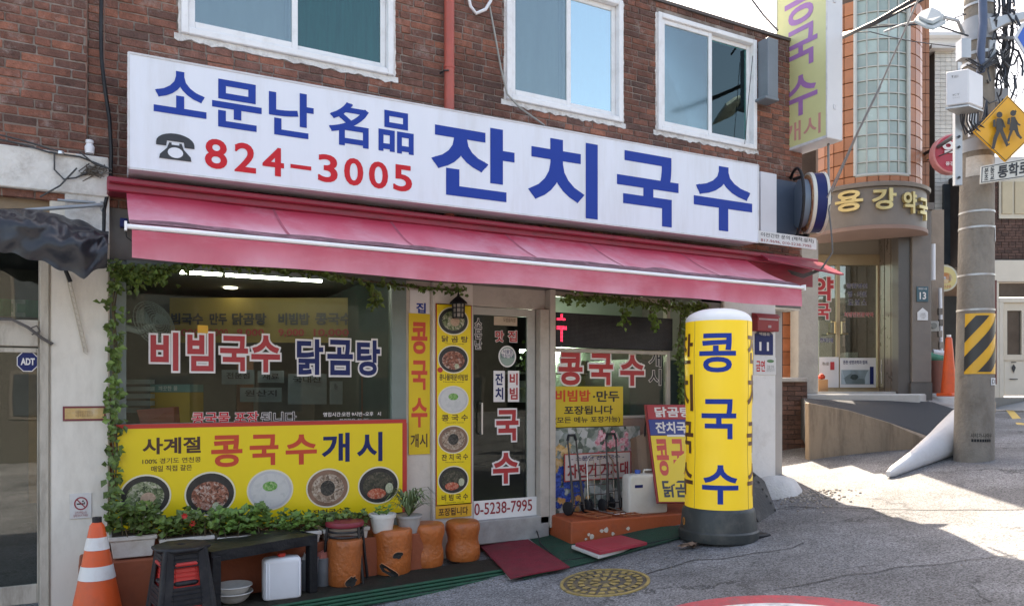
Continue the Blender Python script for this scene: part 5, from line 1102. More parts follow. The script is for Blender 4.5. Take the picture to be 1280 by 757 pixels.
# ================================================================= SANDWICH BOARD
t = thing('sandwich_board', 'leaning red, blue and yellow menu board half hidden by the yellow balloon sign', 'sign board', tuple(P(840, 640, 6.2)))
lean = [P(806, 505, 6.55), P(872, 505, 6.55), P(878, 628, 6.05), P(822, 628, 6.05)]   # tl tr br bl
tl, tr, br, bl = lean
lf = lambda u, v: tl * (1 - u) * (1 - v) + tr * u * (1 - v) + br * u * v + bl * (1 - u) * v
nb = (br - bl).cross(tl - bl).normalized(); nb = nb if nb.dot(CAM - bl) > 0 else -nb
def lp(u0, u1, v0, v1, h, mat, nm):
    m = MB(); m.prism([lf(u0, v0) + nb * h, lf(u1, v0) + nb * h, lf(u1, v1) + nb * h, lf(u0, v1) + nb * h], nb * -.002); return obj(nm, m, mat, t)
m = MB(); m.prism([p - nb * .003 for p in lean], -nb * .02); obj('board_panel', m, M('board_red_frame', (.30, .03, .03), .5, .1, 4, 0), t, bev=.003)
lp(.03, .99, .01, .16, .003, M('panel_red', (.42, .03, .025), .45, .06, 3, 0), 'red_field'); lp(.03, .99, .165, .33, .003, M('panel_blue', (.02, .035, .22), .45, .06, 3, 0), 'blue_field'); lp(.03, .99, .335, .99, .003, yel, 'yellow_field')
def lt(s, u0, u1, v0, v1, mat, bold=.03): TX(t, s, [lf(u0, v1), lf(u1, v1), lf(u1, v0), lf(u0, v0)], mat, bold, lift=.005)
lt('닭곰탕', .16, .86, .03, .14, white_p); lt('잔치국수', .14, .94, .19, .31, white_p); lt('콩', .10, .34, .37, .74, red_o); lt('국', .40, .66, .37, .72, red_o); lt('수', .72, .98, .37, .72, red_o); lt('닭곰탕', .14, .98, .78, .95, black_p)
lp(.35, .7, .325, .345, .004, white_p, 'paper_label')
m = MB()
for u in (.05, .95): m.tube([lf(u, 0) - nb * .02, Vector((lf(u, 0).x, YW - .04, CZ - 1.2))], .01, 6)
obj('rear_leg', m, bt_, t)
# ================================================================= BALLOON SIGN
bc = PZ(898, 676, CZ - 1.40); bc.z = on_road(bc.x, bc.y, 0) - .0; tb = (bc - CAM).dot(FW); sc_ = tb / F; Rb = 40.5 * sc_
zt_ = CZ + (HY - 390) * sc_; zy = CZ + (HY - 632) * sc_; zyt = CZ + (HY - 403) * sc_
bal = thing('balloon_sign', 'yellow inflatable column sign with blue lettering on a round black base', 'inflatable sign', tuple(bc))
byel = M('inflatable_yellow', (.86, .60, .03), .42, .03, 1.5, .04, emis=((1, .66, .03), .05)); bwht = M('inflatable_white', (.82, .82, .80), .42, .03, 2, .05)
def brad(z): return Rb * (1 + .016 * math.sin((z - bc.z) * 5) + .006 * math.sin(z * 17))
m = MB(); N = 48; vs = []; zs = [zy + (zyt - zy) * k / 24 for k in range(25)]
m.lathe([(brad(z), z) for z in zs], (bc.x, bc.y, 0), N, cap=False); obj('yellow_skin', m, byel, bal, smooth=60)
m = MB(); dome = zt_ - zyt + .03; pf = [(brad(zyt), zyt)] + [(Rb * math.cos(R_(a)) ** .8 if a < 90 else 0, zyt + dome * math.sin(R_(a))) for a in range(10, 91, 10)]
m.lathe(pf, (bc.x, bc.y, 0), N, cap=False); m.v = [v + Vector((0, 0, .006 * math.sin(math.atan2(v.y - bc.y, v.x - bc.x) * 18) * max(0, min(1, (v.z - zyt) * 25)) * (1 - (v.z - zyt) / (dome + .01)))) for v in m.v]; obj('white_top', m, bwht, bal, smooth=60)
m = MB()
for a in (fr + 49, fr - 53, fr + 140, fr - 140): m.tube([Vector((bc.x + math.cos(R_(a)) * (brad(z) + .0005), bc.y + math.sin(R_(a)) * (brad(z) + .0005), z)) for z in zs], .0025, 5)
obj('seam', m, M('seam_yellow', (.35, .26, .05), .6, .1, 4, 0), bal)
m = MB(); b0 = bc.z; hb = zy - b0; rb_ = 49 * sc_
m.lathe([(rb_ * .98, b0), (rb_, b0 + .02), (rb_, b0 + hb * .28), (rb_ * .955, b0 + hb * .33), (rb_ * .90, b0 + hb * .90), (rb_ * .88, b0 + hb * .97), (Rb * 1.0, b0 + hb + .01), (Rb * .9, b0 + hb + .01)], (bc.x, bc.y, 0), 48); obj('base', m, M('base_black', (.035, .042, .042), .5, .15, 5, .1, dirt=((.13, .12, .10), .5, 5)), bal, smooth=40)
m = MB(); m.box(bc.x + rb_ * .55, bc.x + rb_ * 1.03, bc.y - rb_ * .8, bc.y - rb_ * .35, b0, b0 + .05); obj('foot', m, black_pl, bal, bev=.01)
def cyl(a0, a1, z0, z1, cc=bc, rf_=lambda z: brad(z), base=0):
    return lambda u, v, h: Vector((cc.x + math.cos(R_(a0 + (a1 - a0) * u)) * (rf_(z0 + (z1 - z0) * v) + h), cc.y + math.sin(R_(a0 + (a1 - a0) * u)) * (rf_(z0 + (z1 - z0) * v) + h), z0 + (z1 - z0) * v))
face = math.degrees(math.atan2((CAM - bc).y, (CAM - bc).x))
def ang(px): return face + math.degrees(math.asin(max(-.999, min(.999, (px - 898) / 41.)))) 
for s, x0, x1, y0_, y1_ in (('콩', 876, 918, 419, 466), ('국', 878, 919, 498, 546), ('수', 879, 921, 577, 624)):
    TX(bal, s, None, blue_p, .022, fn=cyl(ang(x0), ang(x1), CZ + (HY - y1_) * sc_, CZ + (HY - y0_) * sc_), lift=.004, sub=.12)
for s, y0_, y1_ in (('잔', 418, 455), ('치', 468, 513), ('국', 526, 565), ('수', 577, 617)):
    TX(bal, s, None, M('brown_vinyl', (.13, .05, .02), .4, .05, 3, 0), .022, fn=cyl(face - 100, face - 47, CZ + (HY - y1_) * sc_, CZ + (HY - y0_) * sc_), lift=.004, sub=.12)
    TX(bal, s, None, M('brown_vinyl', (.13, .05, .02), .4, .05, 3, 0), .022, fn=cyl(face + 55, face + 106, CZ + (HY - y1_) * sc_, CZ + (HY - y0_) * sc_), lift=.004, sub=.12)
TX(bal, '0', None, M('orange_print', (.6, .25, .05), .5, .1, 3, 0), .02, fn=cyl(face - 66, face - 58, b0 + hb * .45, b0 + hb * .70, rf_=lambda z: rb_ * .945), lift=.004)
m = MB(); rr = random.Random(3); q = PG(862, 684, .02)
for i in range(7): m.add([q + Vector((rr.uniform(-.1, .1), rr.uniform(-.08, .08), rr.uniform(0, .04))) for _ in range(4)], [(0, 1, 2), (1, 2, 3), (0, 1, 3)])
single('litter', m, M('litter_brown', (.25, .16, .11), .8, .6, 12, .2), 'small crumpled brown litter on the ground beside the black base', 'litter')
# black rubber wheel chock / old tyre half leaning by the pier
t = thing('rubber_block', 'ridged black rubber ramp block leaning on the white pillar behind the balloon sign', 'rubber ramp', tuple(PG(955, 660, 0)))
A_ = [PT(941, 588, 8.1), PT(956, 600, 8.3), PT(974, 645, 8.0), PT(969, 657, 7.7), PT(954, 663, 7.6), PT(940, 640, 7.6)]
m = MB(); vec = Vector((.10, .32, .0)); m.prism(A_, vec); obj('block', m, M('old_rubber', (.05, .05, .05), .8, .2, 6, .3, dirt=((.16, .15, .14), .6, 5)), t, bev=.02)
m = MB()
for k in range(6):
    f_ = k / 5; p = A_[0].lerp(A_[2], .12 + .76 * f_); m.tube([p + Vector((-.03, -.012, .01)), p + vec * .5 + Vector((-.02, 0, .012))], .014, 6)
obj('tread', m, M('old_rubber', (.05, .05, .05), .8, .2, 6, .3), t)
# mailbox
mbx = thing('mailbox', 'dark red metal letter box on the white pillar above the number 11 plate', 'mailbox', tuple(P(960, 415, YW - .1)))
mr_ = M('mailbox_red', (.28, .02, .025), .45, .1, 5, .05); a = P(947, 413, YW - .12); b = P(974, 413, YW - .12); tp = P(947, 395, YW - .12)
m = MB(); m.box(a.x, b.x, YW - .12, YW - .022, a.z, tp.z); m.prism([(a.x, YW - .12, tp.z), (a.x, YW - .02, tp.z), (a.x, YW - .02, tp.z + .05), (a.x, YW - .08, tp.z + .04)], (b.x - a.x + .03, 0, 0)); obj('box', m, mr_, mbx, bev=.006)
m = MB(); m.box(a.x + .02, b.x - .02, YW - .124, YW - .121, tp.z - .04, tp.z - .02); m.box(a.x + .17, a.x + .22, YW - .124, YW - .121, a.z + .04, a.z + .07); obj('slot', m, M('slot_grey', (.4, .3, .3), .5, .2, 5, 0), mbx)
# cement lump at the foot of the pier
c = PG(978, 618, 0); m = MB(); m.lathe([(.36, -.08), (.33, .05), (.24, .14), (.12, .19), (0, .20)], Vector((c.x, c.y + .12, c.z)), 18, sx=1, sy=.9); m.v = [v + Vector((noise.noise(v * 4) * .06, noise.noise(v * 4 + Vector((3, 0, 0))) * .06, noise.noise(v * 6) * .035)) for v in m.v]
single('cement_lump', m, M('white_cement', (.62, .61, .59), .9, .1, 7, .7), 'rough white-painted cement lump at the foot of the white pillar', 'cement', smooth=60)
m = MB(); rr = random.Random(9)
for i in range(420):
    q = PG(rr.gauss(1000, 26), 612 + abs(rr.gauss(0, 9)), 0); s = rr.uniform(.006, .018); m.lathe([(s * .8, 0), (s, s * .5), (s * .5, s)], Vector((q.x, q.y, on_road(q.x, q.y, 0))), 5)
single('gravel', m, M('gravel_tan', (.35, .31, .27), .9, .3, 20, .2, obj_var=.4), 'loose gravel at the corner by the white pillar', 'gravel', kind='stuff')
# manhole
c = PG(756, 727, 0); man = thing('manhole_cover', 'round iron manhole cover with worn yellow paint in the road', 'manhole cover', tuple(c)); Rm = .355
ir = M('worn_yellow_iron', (.085, .075, .065), .6, .3, 12, .3, dirt=((.30, .22, .08), .8, 9)); 
def onr(mb_):
    mb_.v = [Vector((v.x, v.y, on_road(v.x, v.y, v.z))) for v in mb_.v]; return mb_
def flatring(m, r0, r1, z, n=48, a0=0, a1=2 * math.pi, cc=c):
    for j in range(n):
        t0 = a0 + (a1 - a0) * j / n; t1 = a0 + (a1 - a0) * (j + 1) / n
        m.add([(cc.x + r * math.cos(t), cc.y + r * math.sin(t), zz) for r, t, zz in ((r0, t0, z), (r1, t0, z), (r1, t1, z), (r0, t1, z), (r1, t0, -.01), (r1, t1, -.01), (r0, t0, -.01), (r0, t1, -.01))], [(0, 1, 2, 3), (1, 4, 5, 2), (0, 3, 7, 6)])
m = MB(); m.cur = 0; flatring(m, 0, Rm * .93, .004); obj('cover', onr(m), ir, man)
yw_ = M('worn_yellow_paint', (.36, .26, .09), .6, .25, 12, .3, dirt=((.10, .085, .06), .95, 14))
m = MB(); flatring(m, Rm * .93, Rm, .010); obj('rim', onr(m), yw_, man)
m = MB()
for k in range(24): flatring(m, Rm * .72, Rm * .84, .011, 1, k * math.pi / 12, k * math.pi / 12 + .17)
for k in range(16): flatring(m, Rm * .48, Rm * .60, .011, 1, k * math.pi / 8, k * math.pi / 8 + .26)
for k in range(8): flatring(m, Rm * .15, Rm * .34, .011, 1, k * math.pi / 4, k * math.pi / 4 + .5)
obj('tread', onr(m), yw_, man)
# black cable along the kerb
pts = [PG(x, y, .014) for x, y in ((668, 662), (676, 690), (700, 702), (740, 696), (790, 684), (830, 676), (862, 670))]; pts = [Vector((p.x, p.y, on_road(p.x, p.y, .09 if p.y > 6 else .02))) for p in pts]
m = MB(); m.tube(pts, .007, 6); single('cable', m, black_pl, 'thin black cable lying on the ground along the green carpet', 'cable', smooth=60)
# lantern on the menu post
c = P(573, 370, 6.55); lan = thing('lantern', 'small black lantern hanging over the top of the menu board', 'lantern', tuple(P(573, 398, 6.55))); s_ = (c - CAM).dot(FW) / F
m = MB(); m.lathe([(12 * s_, 0), (11 * s_, 1.2 * s_), (6 * s_, 6 * s_), (2 * s_, 9 * s_), (1 * s_, 13 * s_), (0, 13 * s_)], P(573, 379, 6.55), 8); obj('lantern_roof', m, black_pl, lan)
m = MB(); q = P(573, 397, 6.55)
for k in range(8): a = k * math.pi / 4; m.tube([q + Vector((math.cos(a) * 7.4 * s_, math.sin(a) * 7.4 * s_, 0)), q + Vector((math.cos(a) * 8 * s_, math.sin(a) * 8 * s_, 18 * s_))], .9 * s_, 5)
for z in (0, 6, 12, 17.5): m.tube([q + Vector((math.cos(j * math.pi / 6) * 7.6 * s_, math.sin(j * math.pi / 6) * 7.6 * s_, z * s_)) for j in range(13)], .7 * s_, 5)
obj('cage', m, black_pl, lan); m = MB(); m.lathe([(6.8 * s_, 0), (6.8 * s_, 17 * s_)], q, 12); obj('lantern_glass', m, M('frosted_glass', (.34, .30, .27), .4, .1, 6, 0), lan)
m = MB(); m.tube([P(573, 366, 6.55), P(573, 362, 6.6), P(573, 360, YW - .03)], .006, 6); obj('hook', m, black_pl, lan)
# fan inside the shop window
c = P(192, 405, 7.02); fan = thing('wall_fan', 'white wall fan with round wire grille behind the top left of the big window', 'fan', tuple(c)); R4 = Matrix.Rotation(R_(38), 4, 'Z') @ Matrix.Rotation(R_(70), 4, 'X'); s_ = .20
grl = M('fan_grille', (.34, .36, .36), .4, .05, 4, 0)
m = MB()
for k in range(9):
    r = s_ * (k + 1) / 9; m.tube([c + R4 @ Vector((r * math.cos(j * math.pi / 12), r * math.sin(j * math.pi / 12), .05 * (1 - (k / 9) ** 2))) for j in range(25)], .0035, 4)
for k in range(24): a = k * math.pi / 12; m.tube([c + R4 @ Vector((r * math.cos(a), r * math.sin(a), .05 * (1 - (r / s_) ** 2))) for r in (.02, .1, s_)], .0015, 4)
obj('grille', m, grl, fan); m = MB()
for k in range(3):
    a0 = k * 2.1; m.add([c + R4 @ Vector(p) for p in ((0, 0, 0), (.16 * math.cos(a0), .16 * math.sin(a0), .02), (.17 * math.cos(a0 + .5), .17 * math.sin(a0 + .5), 0), (.15 * math.cos(a0 + 1), .15 * math.sin(a0 + 1), -.02))], [(0, 1, 2), (0, 2, 3)])
obj('blade', m, M('fan_blade', (.3, .33, .33), .4, .05, 3, 0), fan); m = MB(); m.tube([c - R4 @ Vector((0, 0, .02)), c - R4 @ Vector((0, 0, .16)), Vector((pb + .02, c.y + .12, c.z + .0))], .03, 10); obj('motor', m, wht_pl, fan, smooth=50)
# things inside the shop: wall menu, counter shelf, cabinet, trays, reflected posters, table
t = thing('wall_menu', 'dim yellow price board with black dish names high inside the shop', 'menu board', tuple(PT(320, 425, 10.2)))
def ib(x0, x1, y0_, y1_, w_, mat, nm, par, th=.03):
    m = MB(); a = PT(x0, y1_, w_); b = PT(x1, y0_, w_); dx = RT * (b - a).dot(RT); m.prism([a, a + dx, b, b - dx], FW * th); return obj(nm, m, mat, par)
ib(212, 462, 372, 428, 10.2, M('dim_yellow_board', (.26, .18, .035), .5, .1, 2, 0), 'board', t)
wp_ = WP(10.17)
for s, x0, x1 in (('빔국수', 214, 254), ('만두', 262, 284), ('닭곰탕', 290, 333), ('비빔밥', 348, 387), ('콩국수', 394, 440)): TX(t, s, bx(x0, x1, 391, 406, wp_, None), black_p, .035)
for s, x0, x1 in (('8,000', 215, 250), ('5,000', 260, 285), ('9,000', 296, 330), ('9,000', 348, 380), ('10,000', 392, 436)): TX(t, s, bx(x0, x1, 411, 421, wp_, None), redv, .02)
t = thing('shutter_shelf', 'stack of silver slats behind the lower left of the big window', 'shelf', tuple(PT(168, 515, 6.6)))
for k in range(5): ib(150, 188, 474 + k * 9, 479.5 + k * 9, 6.55, M('silver_slat', (.45, .47, .47), .3, .1, 5, 0, metal=.5), 'slat', t, .08)
t = thing('yellow_cabinet', 'amber yellow cabinet with teal top strip inside the window', 'cabinet', tuple(PT(213, 532, 6.7)))
ib(188, 237, 490, 534, 6.7, M('amber_cabinet', (.50, .27, .02), .5, .08, 3, 0), 'door', t, .3); ib(188, 237, 480, 489.7, 6.69, M('teal_strip', (.16, .27, .26), .5, .08, 3, 0), 'top_strip', t, .3); TX(t, '깨끗한 물', bx(198, 222, 482, 488, WP(6.68), None), white_p, .01)
t = thing('box', 'open red box lying on the sill inside the big window', 'box', tuple(PT(195, 532, 6.45)))
m = MB(); m.prism([PT(170, 512, 6.42), PT(217, 508, 6.6), PT(219, 530, 6.6), PT(176, 532, 6.42)], FW * .2); obj('box_body', m, M('box_red', (.38, .08, .04), .5, .12, 4, .05), t, bev=.004)
t = thing('reflected_posters', 'row of pale blue posters with dark print, a street reflection built as sheets inside the shop', 'poster', tuple(PT(350, 500, 9.5)))  # mirrored street boards seen in the glass, modelled as sheets indoors
for k, (x0, x1, y0_, y1_) in enumerate(((277, 318, 462, 480), (322, 355, 463, 478), (360, 408, 467, 505), (412, 428, 476, 505), (300, 352, 484, 502))):
    ib(x0, x1, y0_, y1_, 9.5, M('reflected_blue_paper', (.16, .20, .24), .6, .15, 3, 0), 'sheet', t, .01); TX(t, ('전문점', '재료', '국내산', '메뉴', '원산지')[k], bx(x0 + 6, x1 - 6, y0_ + 3, y0_ + 11, WP(9.48), None), black_p, .02)
for k, (px, py, w_) in enumerate(((245, 600, 8.2), (345, 600, 8.6), (430, 600, 9.2))):
    c = PT(px, py, w_); c.z = SZ0; t = thing('dining_table', ('dark dining table inside the shop, left one', 'dark dining table in the middle of the shop', 'dark dining table inside near the partition')[k], 'table', tuple(c), AL - R_(90))
    m = MB(); m.box(-.45, .45, -.3, .3, .70, .73); obj('table_top', m, M('table_wood', (.12, .07, .04), .4, .15, 4, 0), t, world=False)
    for sx in (-1, 1):
        for sy in (-1, 1): m = MB(); m.box(sx * .4 - .02, sx * .4 + .02, sy * .25 - .02, sy * .25 + .02, 0, .70); obj('leg', m, bt_, t, world=False)
m = MB(); m.lathe([(.09, 0), (.12, .26), (.125, .26), (.10, .25), (0, .24)], PT(655, 490, 9.2) - Vector((0, 0, .12)), 16); tp_ = thing('flower_pot', 'green potted plant standing inside behind the glass door', 'flower pot', tuple(PT(655, 500, 9.2))); obj('pot', m, wp, tp_)
m = MB(); rr = random.Random(12)
for i in range(70): m.leaf(PT(662, 452, 9.2) + Vector((rr.gauss(0, .1), rr.gauss(0, .06), rr.gauss(0, .1))), (rr.uniform(-1, 1), rr.uniform(-1, 0), rr.uniform(-1, 1)), (0, -1, .3), .08, .05)
obj('leaves', m, leaf_l, tp_, kind='stuff')
t = thing('shelf', 'steel kitchen shelf with pans behind the right window', 'shelf', tuple(P(740, 450, 8.1)))
m = MB(); m.box(k0 + .15, k0 + 1.6, 7.95, 8.15, CZ + .20, CZ + .22); m.box(k0 + .15, k0 + 1.0, 7.6, 7.9, CZ + .02, CZ + .035); obj('board', m, M('steel_counter', (.3, .31, .31), .35, .1, 4, 0, metal=1), t)
for k in range(5):
    m = MB(); m.lathe([(.07, 0), (.09, .12 + .03 * (k % 3)), (.0, .12 + .03 * (k % 3))], (k0 + .3 + k * .26, 8.05, CZ + .221), 14); obj('pan', m, M('dark_pan', (.07, .08, .08), .4, .3, 5, 0), t)
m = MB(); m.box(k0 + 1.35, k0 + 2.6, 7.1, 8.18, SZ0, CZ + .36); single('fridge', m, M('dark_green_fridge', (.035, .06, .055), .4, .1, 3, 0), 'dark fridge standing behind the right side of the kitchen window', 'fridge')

for k, (px_0, lb) in enumerate(((306, 'brown post standing in for a reflection in the big window behind the red lettering'), (462, 'brown post standing in for a reflection in the big window behind the navy lettering'))):
    q = PT(px_0, 445, 9.7); m = MB(); m.box(q.x - .10, q.x + .10, q.y - .03, q.y + .03, SZ0, q.z); single('reflection_post', m, M('reflection_brown', (.20, .085, .05), .6, .2, 4, .1), lb, 'reflection_post')  # reflected brick columns, added as solid uprights behind the glass

m = MB(); rr = random.Random(41)
for i in range(260):
    k = rr.random()
    if k < .6: x, y = rr.uniform(.2, 3.2), 5.74 - abs(rr.gauss(0, .06))
    elif k < .85: q = PG(rr.uniform(660, 860), rr.uniform(690, 712), 0); x, y = q.x, q.y
    else: q = PG(rr.uniform(560, 1250), rr.uniform(690, 750), 0); x, y = q.x, q.y
    s_ = rr.uniform(.003, .010); z = on_road(x, y, .001); a = rr.uniform(0, 6)
    m.add([Vector((x + s_ * math.cos(a + j * 2.1), y + s_ * math.sin(a + j * 2.1), z)) for j in range(3)] + [Vector((x, y, z + s_ * .8))], [(0, 1, 3), (1, 2, 3), (2, 0, 3), (0, 2, 1)])
single('grit', m, M('grit_mix', (.20, .16, .12), .9, .4, 30, 0, obj_var=.6), 'small grit and crumbs scattered along the edge of the deck and road', 'grit', kind='stuff')
# ================================================================= LEFT NEIGHBOUR SHOPFRONT
nb_ = thing('shopfront', 'old cream shopfront with glass door and transom at the far left under the brick wall', 'shopfront', (-.7, YW, G(-1)))
fr_m = M('cream_door_frame', (.50, .45, .38), .6, .08, 4, .12, dirt=((.20, .16, .12), .75, 5), stretch=(2, 1, .5))
m = MB(); panel(m, -60, 136, 172, 226, YW - .075, .16); m.v = [v + Vector((0, 0, 0)) for v in m.v]; 
obj('beam', m, white_dirty, nb_, bev=.008)
m = MB(); panel(m, 81, 136.5, 234, 300, YW - .06, .1); obj('wall_patch', m, white_dirty, nb_)
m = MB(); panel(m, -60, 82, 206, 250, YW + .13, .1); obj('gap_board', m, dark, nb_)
m = MB(); panel(m, -60, 81.5, 228, 300, YW + .03, .08); obj('lintel', m, M('tan_lintel', (.27, .19, .12), .8, .15, 3, .2, dirt=((.12, .09, .07), .6, 4)), nb_)
X_ = lambda px: P(px, 400, YW).x; Z_ = lambda px, py: P(px, py, YW).z
m = MB(); m.box(X_(50), X_(61.5), YW - .01, YW + .12, G(-1) - .1, Z_(47, 300)); m.box(X_(48), X_(50) - .001, YW + .02, YW + .10, G(-1) - .1, Z_(47, 300))
m.box(X_(-60), X_(48) - .001, YW + .01, YW + .1, Z_(20, 432), Z_(20, 399)); obj('frame', m, fr_m, nb_, bev=.005)
m = MB(); m.box(X_(62), pa - .001, YW - .03, YW + .1, G(-1) - .1, Z_(62, 300)); obj('edge_post', m, fr_m, nb_)
gl_old = MGLASS('old_glass', (.60, .66, .64), .05, .01)
dr = None
m = MB(); m.box(X_(46), X_(48) - .002, YW + .03, YW + .07, Z_(20, 757), Z_(20, 434)); m.box(X_(-60), X_(46), YW + .03, YW + .07, Z_(20, 757), Z_(20, 733)); m.box(X_(-60), X_(46), YW + .031, YW + .069, Z_(20, 440), Z_(20, 434)); dr = obj('door', m, fr_m, nb_, bev=.004)
m = MB(); m.box(X_(-60), X_(46), YW + .045, YW + .05, Z_(20, 733), Z_(20, 440)); obj('pane', m, gl_old, dr)
m = MB(); m.box(X_(-60), X_(48), YW + .045, YW + .05, Z_(20, 399), Z_(20, 300)); obj('transom_pane', m, gl_old, nb_)
ck = MB(); i = 0
for k in range(-8, 6):
    ck.cur = k % 2; ck.grid(lambda u, v, k=k: Vector((X_(48) - .09 * (5 - k) + .09 * u, YW + .12 + .006 * math.sin(u * 6 + k), Z_(20, 394) + .13 * v)), 4, 1)
for k in range(-8, 6): ck.cur = 2; ck.grid(lambda u, v, k=k: Vector((X_(48) - .09 * (5 - k) + .09 * u, YW + .117, Z_(20, 394) + .13 * (.25 + .5 * v))), 1, 1) if k % 2 else None
obj('curtain', ck, [M('check_green', (.03, .24, .09), .8, .1, 9, 0), M('check_white', (.5, .52, .42), .8, .1, 9, 0), M('check_mid', (.12, .32, .15), .8, .1, 9, 0)], nb_)
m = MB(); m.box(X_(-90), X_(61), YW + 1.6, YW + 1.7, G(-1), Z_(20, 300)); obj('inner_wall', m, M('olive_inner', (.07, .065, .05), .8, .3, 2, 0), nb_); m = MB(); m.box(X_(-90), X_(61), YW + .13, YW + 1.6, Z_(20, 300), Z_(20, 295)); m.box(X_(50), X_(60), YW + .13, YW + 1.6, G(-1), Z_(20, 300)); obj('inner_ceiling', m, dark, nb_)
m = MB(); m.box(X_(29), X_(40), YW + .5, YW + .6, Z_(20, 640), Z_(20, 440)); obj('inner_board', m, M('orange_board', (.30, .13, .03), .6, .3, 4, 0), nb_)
t = thing('security_sticker', 'dark blue octagonal security company sticker on the neighbour glass door', 'sticker', tuple(P(34, 463, YW + .04)))
op = YP(YW + .043)
def octo(x0, x1, yt, yb, mat, nm, lift):
    bl, br, tr, tl = bx(x0, x1, yt, yb, op); m = MB(); pts = []
    for k in range(8): a = math.pi / 8 + k * math.pi / 4; u, v = .5 + .54 * math.cos(a), .5 + .54 * math.sin(a); pts.append(bl * (1 - u) * (1 - v) + br * u * (1 - v) + tr * u * v + tl * (1 - u) * v + Vector((0, -lift, 0)))
    m.poly(pts); obj(nm, m, mat, t)
octo(21, 48, 438.5, 464, white_p, 'border', .001); octo(22, 47, 439.5, 463, navy_p, 'face', .002)
TX(t, 'ADT', bx(26, 43.5, 447, 456, op), white_p, .04, lift=.004); 
# black tarpaulin canopy
tp = thing('tarp_canopy', 'sagging black tarpaulin canopy over the left neighbour doorway', 'canopy', tuple(P(60, 340, 6.3)))
top = [P(-40, 268, 6.55), P(5, 260, 6.45), P(38, 261, 6.4), P(72, 268, 6.45), P(105, 278, 6.5), P(136, 290, 6.6)]
bot = [P(-40, 296, 5.95), P(5, 312, 5.98), P(38, 322, 6.0), P(72, 333, 6.02), P(105, 346, 6.05), P(134, 331, 6.12)]
def tf(u, v):
    k = min(int(u * 5), 4); f = u * 5 - k; a = top[k].lerp(top[k + 1], f); b = bot[k].lerp(bot[k + 1], f); p = a.lerp(b, v)
    p.y -= .18 * math.sin(math.pi * v) ; p.z += .035 * math.sin(math.pi * v) + .02 * noise.noise(Vector((u * 7, v * 2.5, 1))) ; p += Vector((0, .05 * noise.noise(Vector((u * 5 + v * 3, v * 3 - u * 2, 4))), .012 * math.sin(u * 30 + v * 6) * v)) + Vector((0, -.07, .03)) * (.35 - abs(noise.noise(Vector((u * 9 + v * 3, v * 4 - u * 5, 7))))) * math.sin(math.pi * min(1, v * 1.2 + .1))
    return p
m = MB(); m.sheet(tf, 90, 30, (0, .004, .002)); obj('tarp', m, M('black_tarp', (.020, .022, .028), .34, .25, 4, .18), tp, smooth=60)
m = MB(); m.tube([P(30, 263, 6.42), P(70, 260, 6.5), P(128, 256, 6.62)], .014, 8); m.tube([P(72, 250, 6.6), P(130, 254, 6.66)], .01, 8); m.tube([P(128, 252, 6.62), P(127, 268, 6.66)], .012, 8); obj('support_pipe', m, M('grey_pipe', (.30, .33, .36), .45, .1, 5, .03, metal=.3), tp, smooth=60)
m = MB()
for s in (-1, 1): m.tube([P(85 + s * 2.2, 346, YW - .05), P(107 + s * 2.2, 440, YW - .035)], .0045, 5)
for k in range(14): q = k / 13; m.tube([P(83 + 22 * q, 348 + 92 * q, YW - .05 + .015 * q), P(87.4 + 22 * q, 351 + 92 * q, YW - .05 + .015 * q)], .003, 4)
obj('lattice_arm', m, M('cream_metal', (.48, .42, .34), .5, .1, 5, 0), tp); m = MB(); m.tube([P(82, 338, YW - .07), P(88, 352, YW - .05)], .015, 6); obj('arm_end', m, black_pl, tp)
m = MB(); m.tube([P(-20, 398, YW - .03), P(15, 399, YW - .05), P(35, 409, YW - .06), P(52, 422, YW - .05), P(66, 430, YW - .04)], .011, 6); m.tube([P(36, 411, YW - .05), P(46, 407, YW - .09), P(50, 414, YW - .08), P(40, 418, YW - .05)], .006, 5)
single('cable', m, M('grey_cable', (.10, .09, .085), .6, .2, 6, 0), 'grey cable drooping across the neighbour shop lintel to the cream pillar', 'cable', smooth=60)
# cables and fittings on the brick wall
m = MB(); m.tube([P(127, -20, YW - .06), P(126, 40, YW - .06), P(127, 75, YW - .07), P(131, 110, YW - .06), P(137, 150, YW - .06), P(139, 190, YW - .07), P(138, 225, YW - .06), P(130, 262, YW - .06), P(129, 330, YW - .05)], .014, 6)
single('cable', m, black_pl, 'thick black cable running down the brick wall left of the big sign', 'cable', smooth=60)
m = MB(); m.tube([P(108, -20, YW - .02), P(108, 90, YW - .02), P(107, 190, YW - .02)], .007, 5); m.tube([P(131, -20, YW - .03), P(130, 60, YW - .03), P(130, 108, YW - .03)], .005, 5); single('conduit', m, M('brown_conduit', (.22, .12, .09), .7, .15, 6, .1), 'thin brown conduit running down the brick wall near the left corner', 'conduit')
for k, (pts, lb) in enumerate((([(-20, 164), (30, 176), (62, 186), (80, 190)], 'upper black service wire across the left end of the brick wall'), ([(-20, 170), (30, 181), (60, 190), (100, 196), (135, 210)], 'lower black service wire running to the wire bundle'), ([(68, 192), (68, 212), (80, 224), (95, 222), (112, 214)], 'drooping loop of black wire below the insulator'), ([(100, 190), (118, 205), (140, 212)], 'black wire from the insulator to the awning corner'), ([(96, 210), (75, 232), (50, 246)], 'thin grey wire slanting down over the white beam'))):
    m = MB(); m.tube([P(x, y, YW - .08 - .01 * k) for x, y in pts], .0065, 5); single('wire', m, M('wire_dark', (.05, .05, .05), .6, .2, 6, 0), lb, 'wire', smooth=60)
m = MB(); rr = random.Random(31)
for k in range(16):
    a = rr.uniform(0, 6); pts = [P(116 + rr.gauss(0, 10), 214 + rr.gauss(0, 5), YW - .08 + rr.uniform(-.04, .02)) for _ in range(5)]; m.tube(pts, .005, 4)
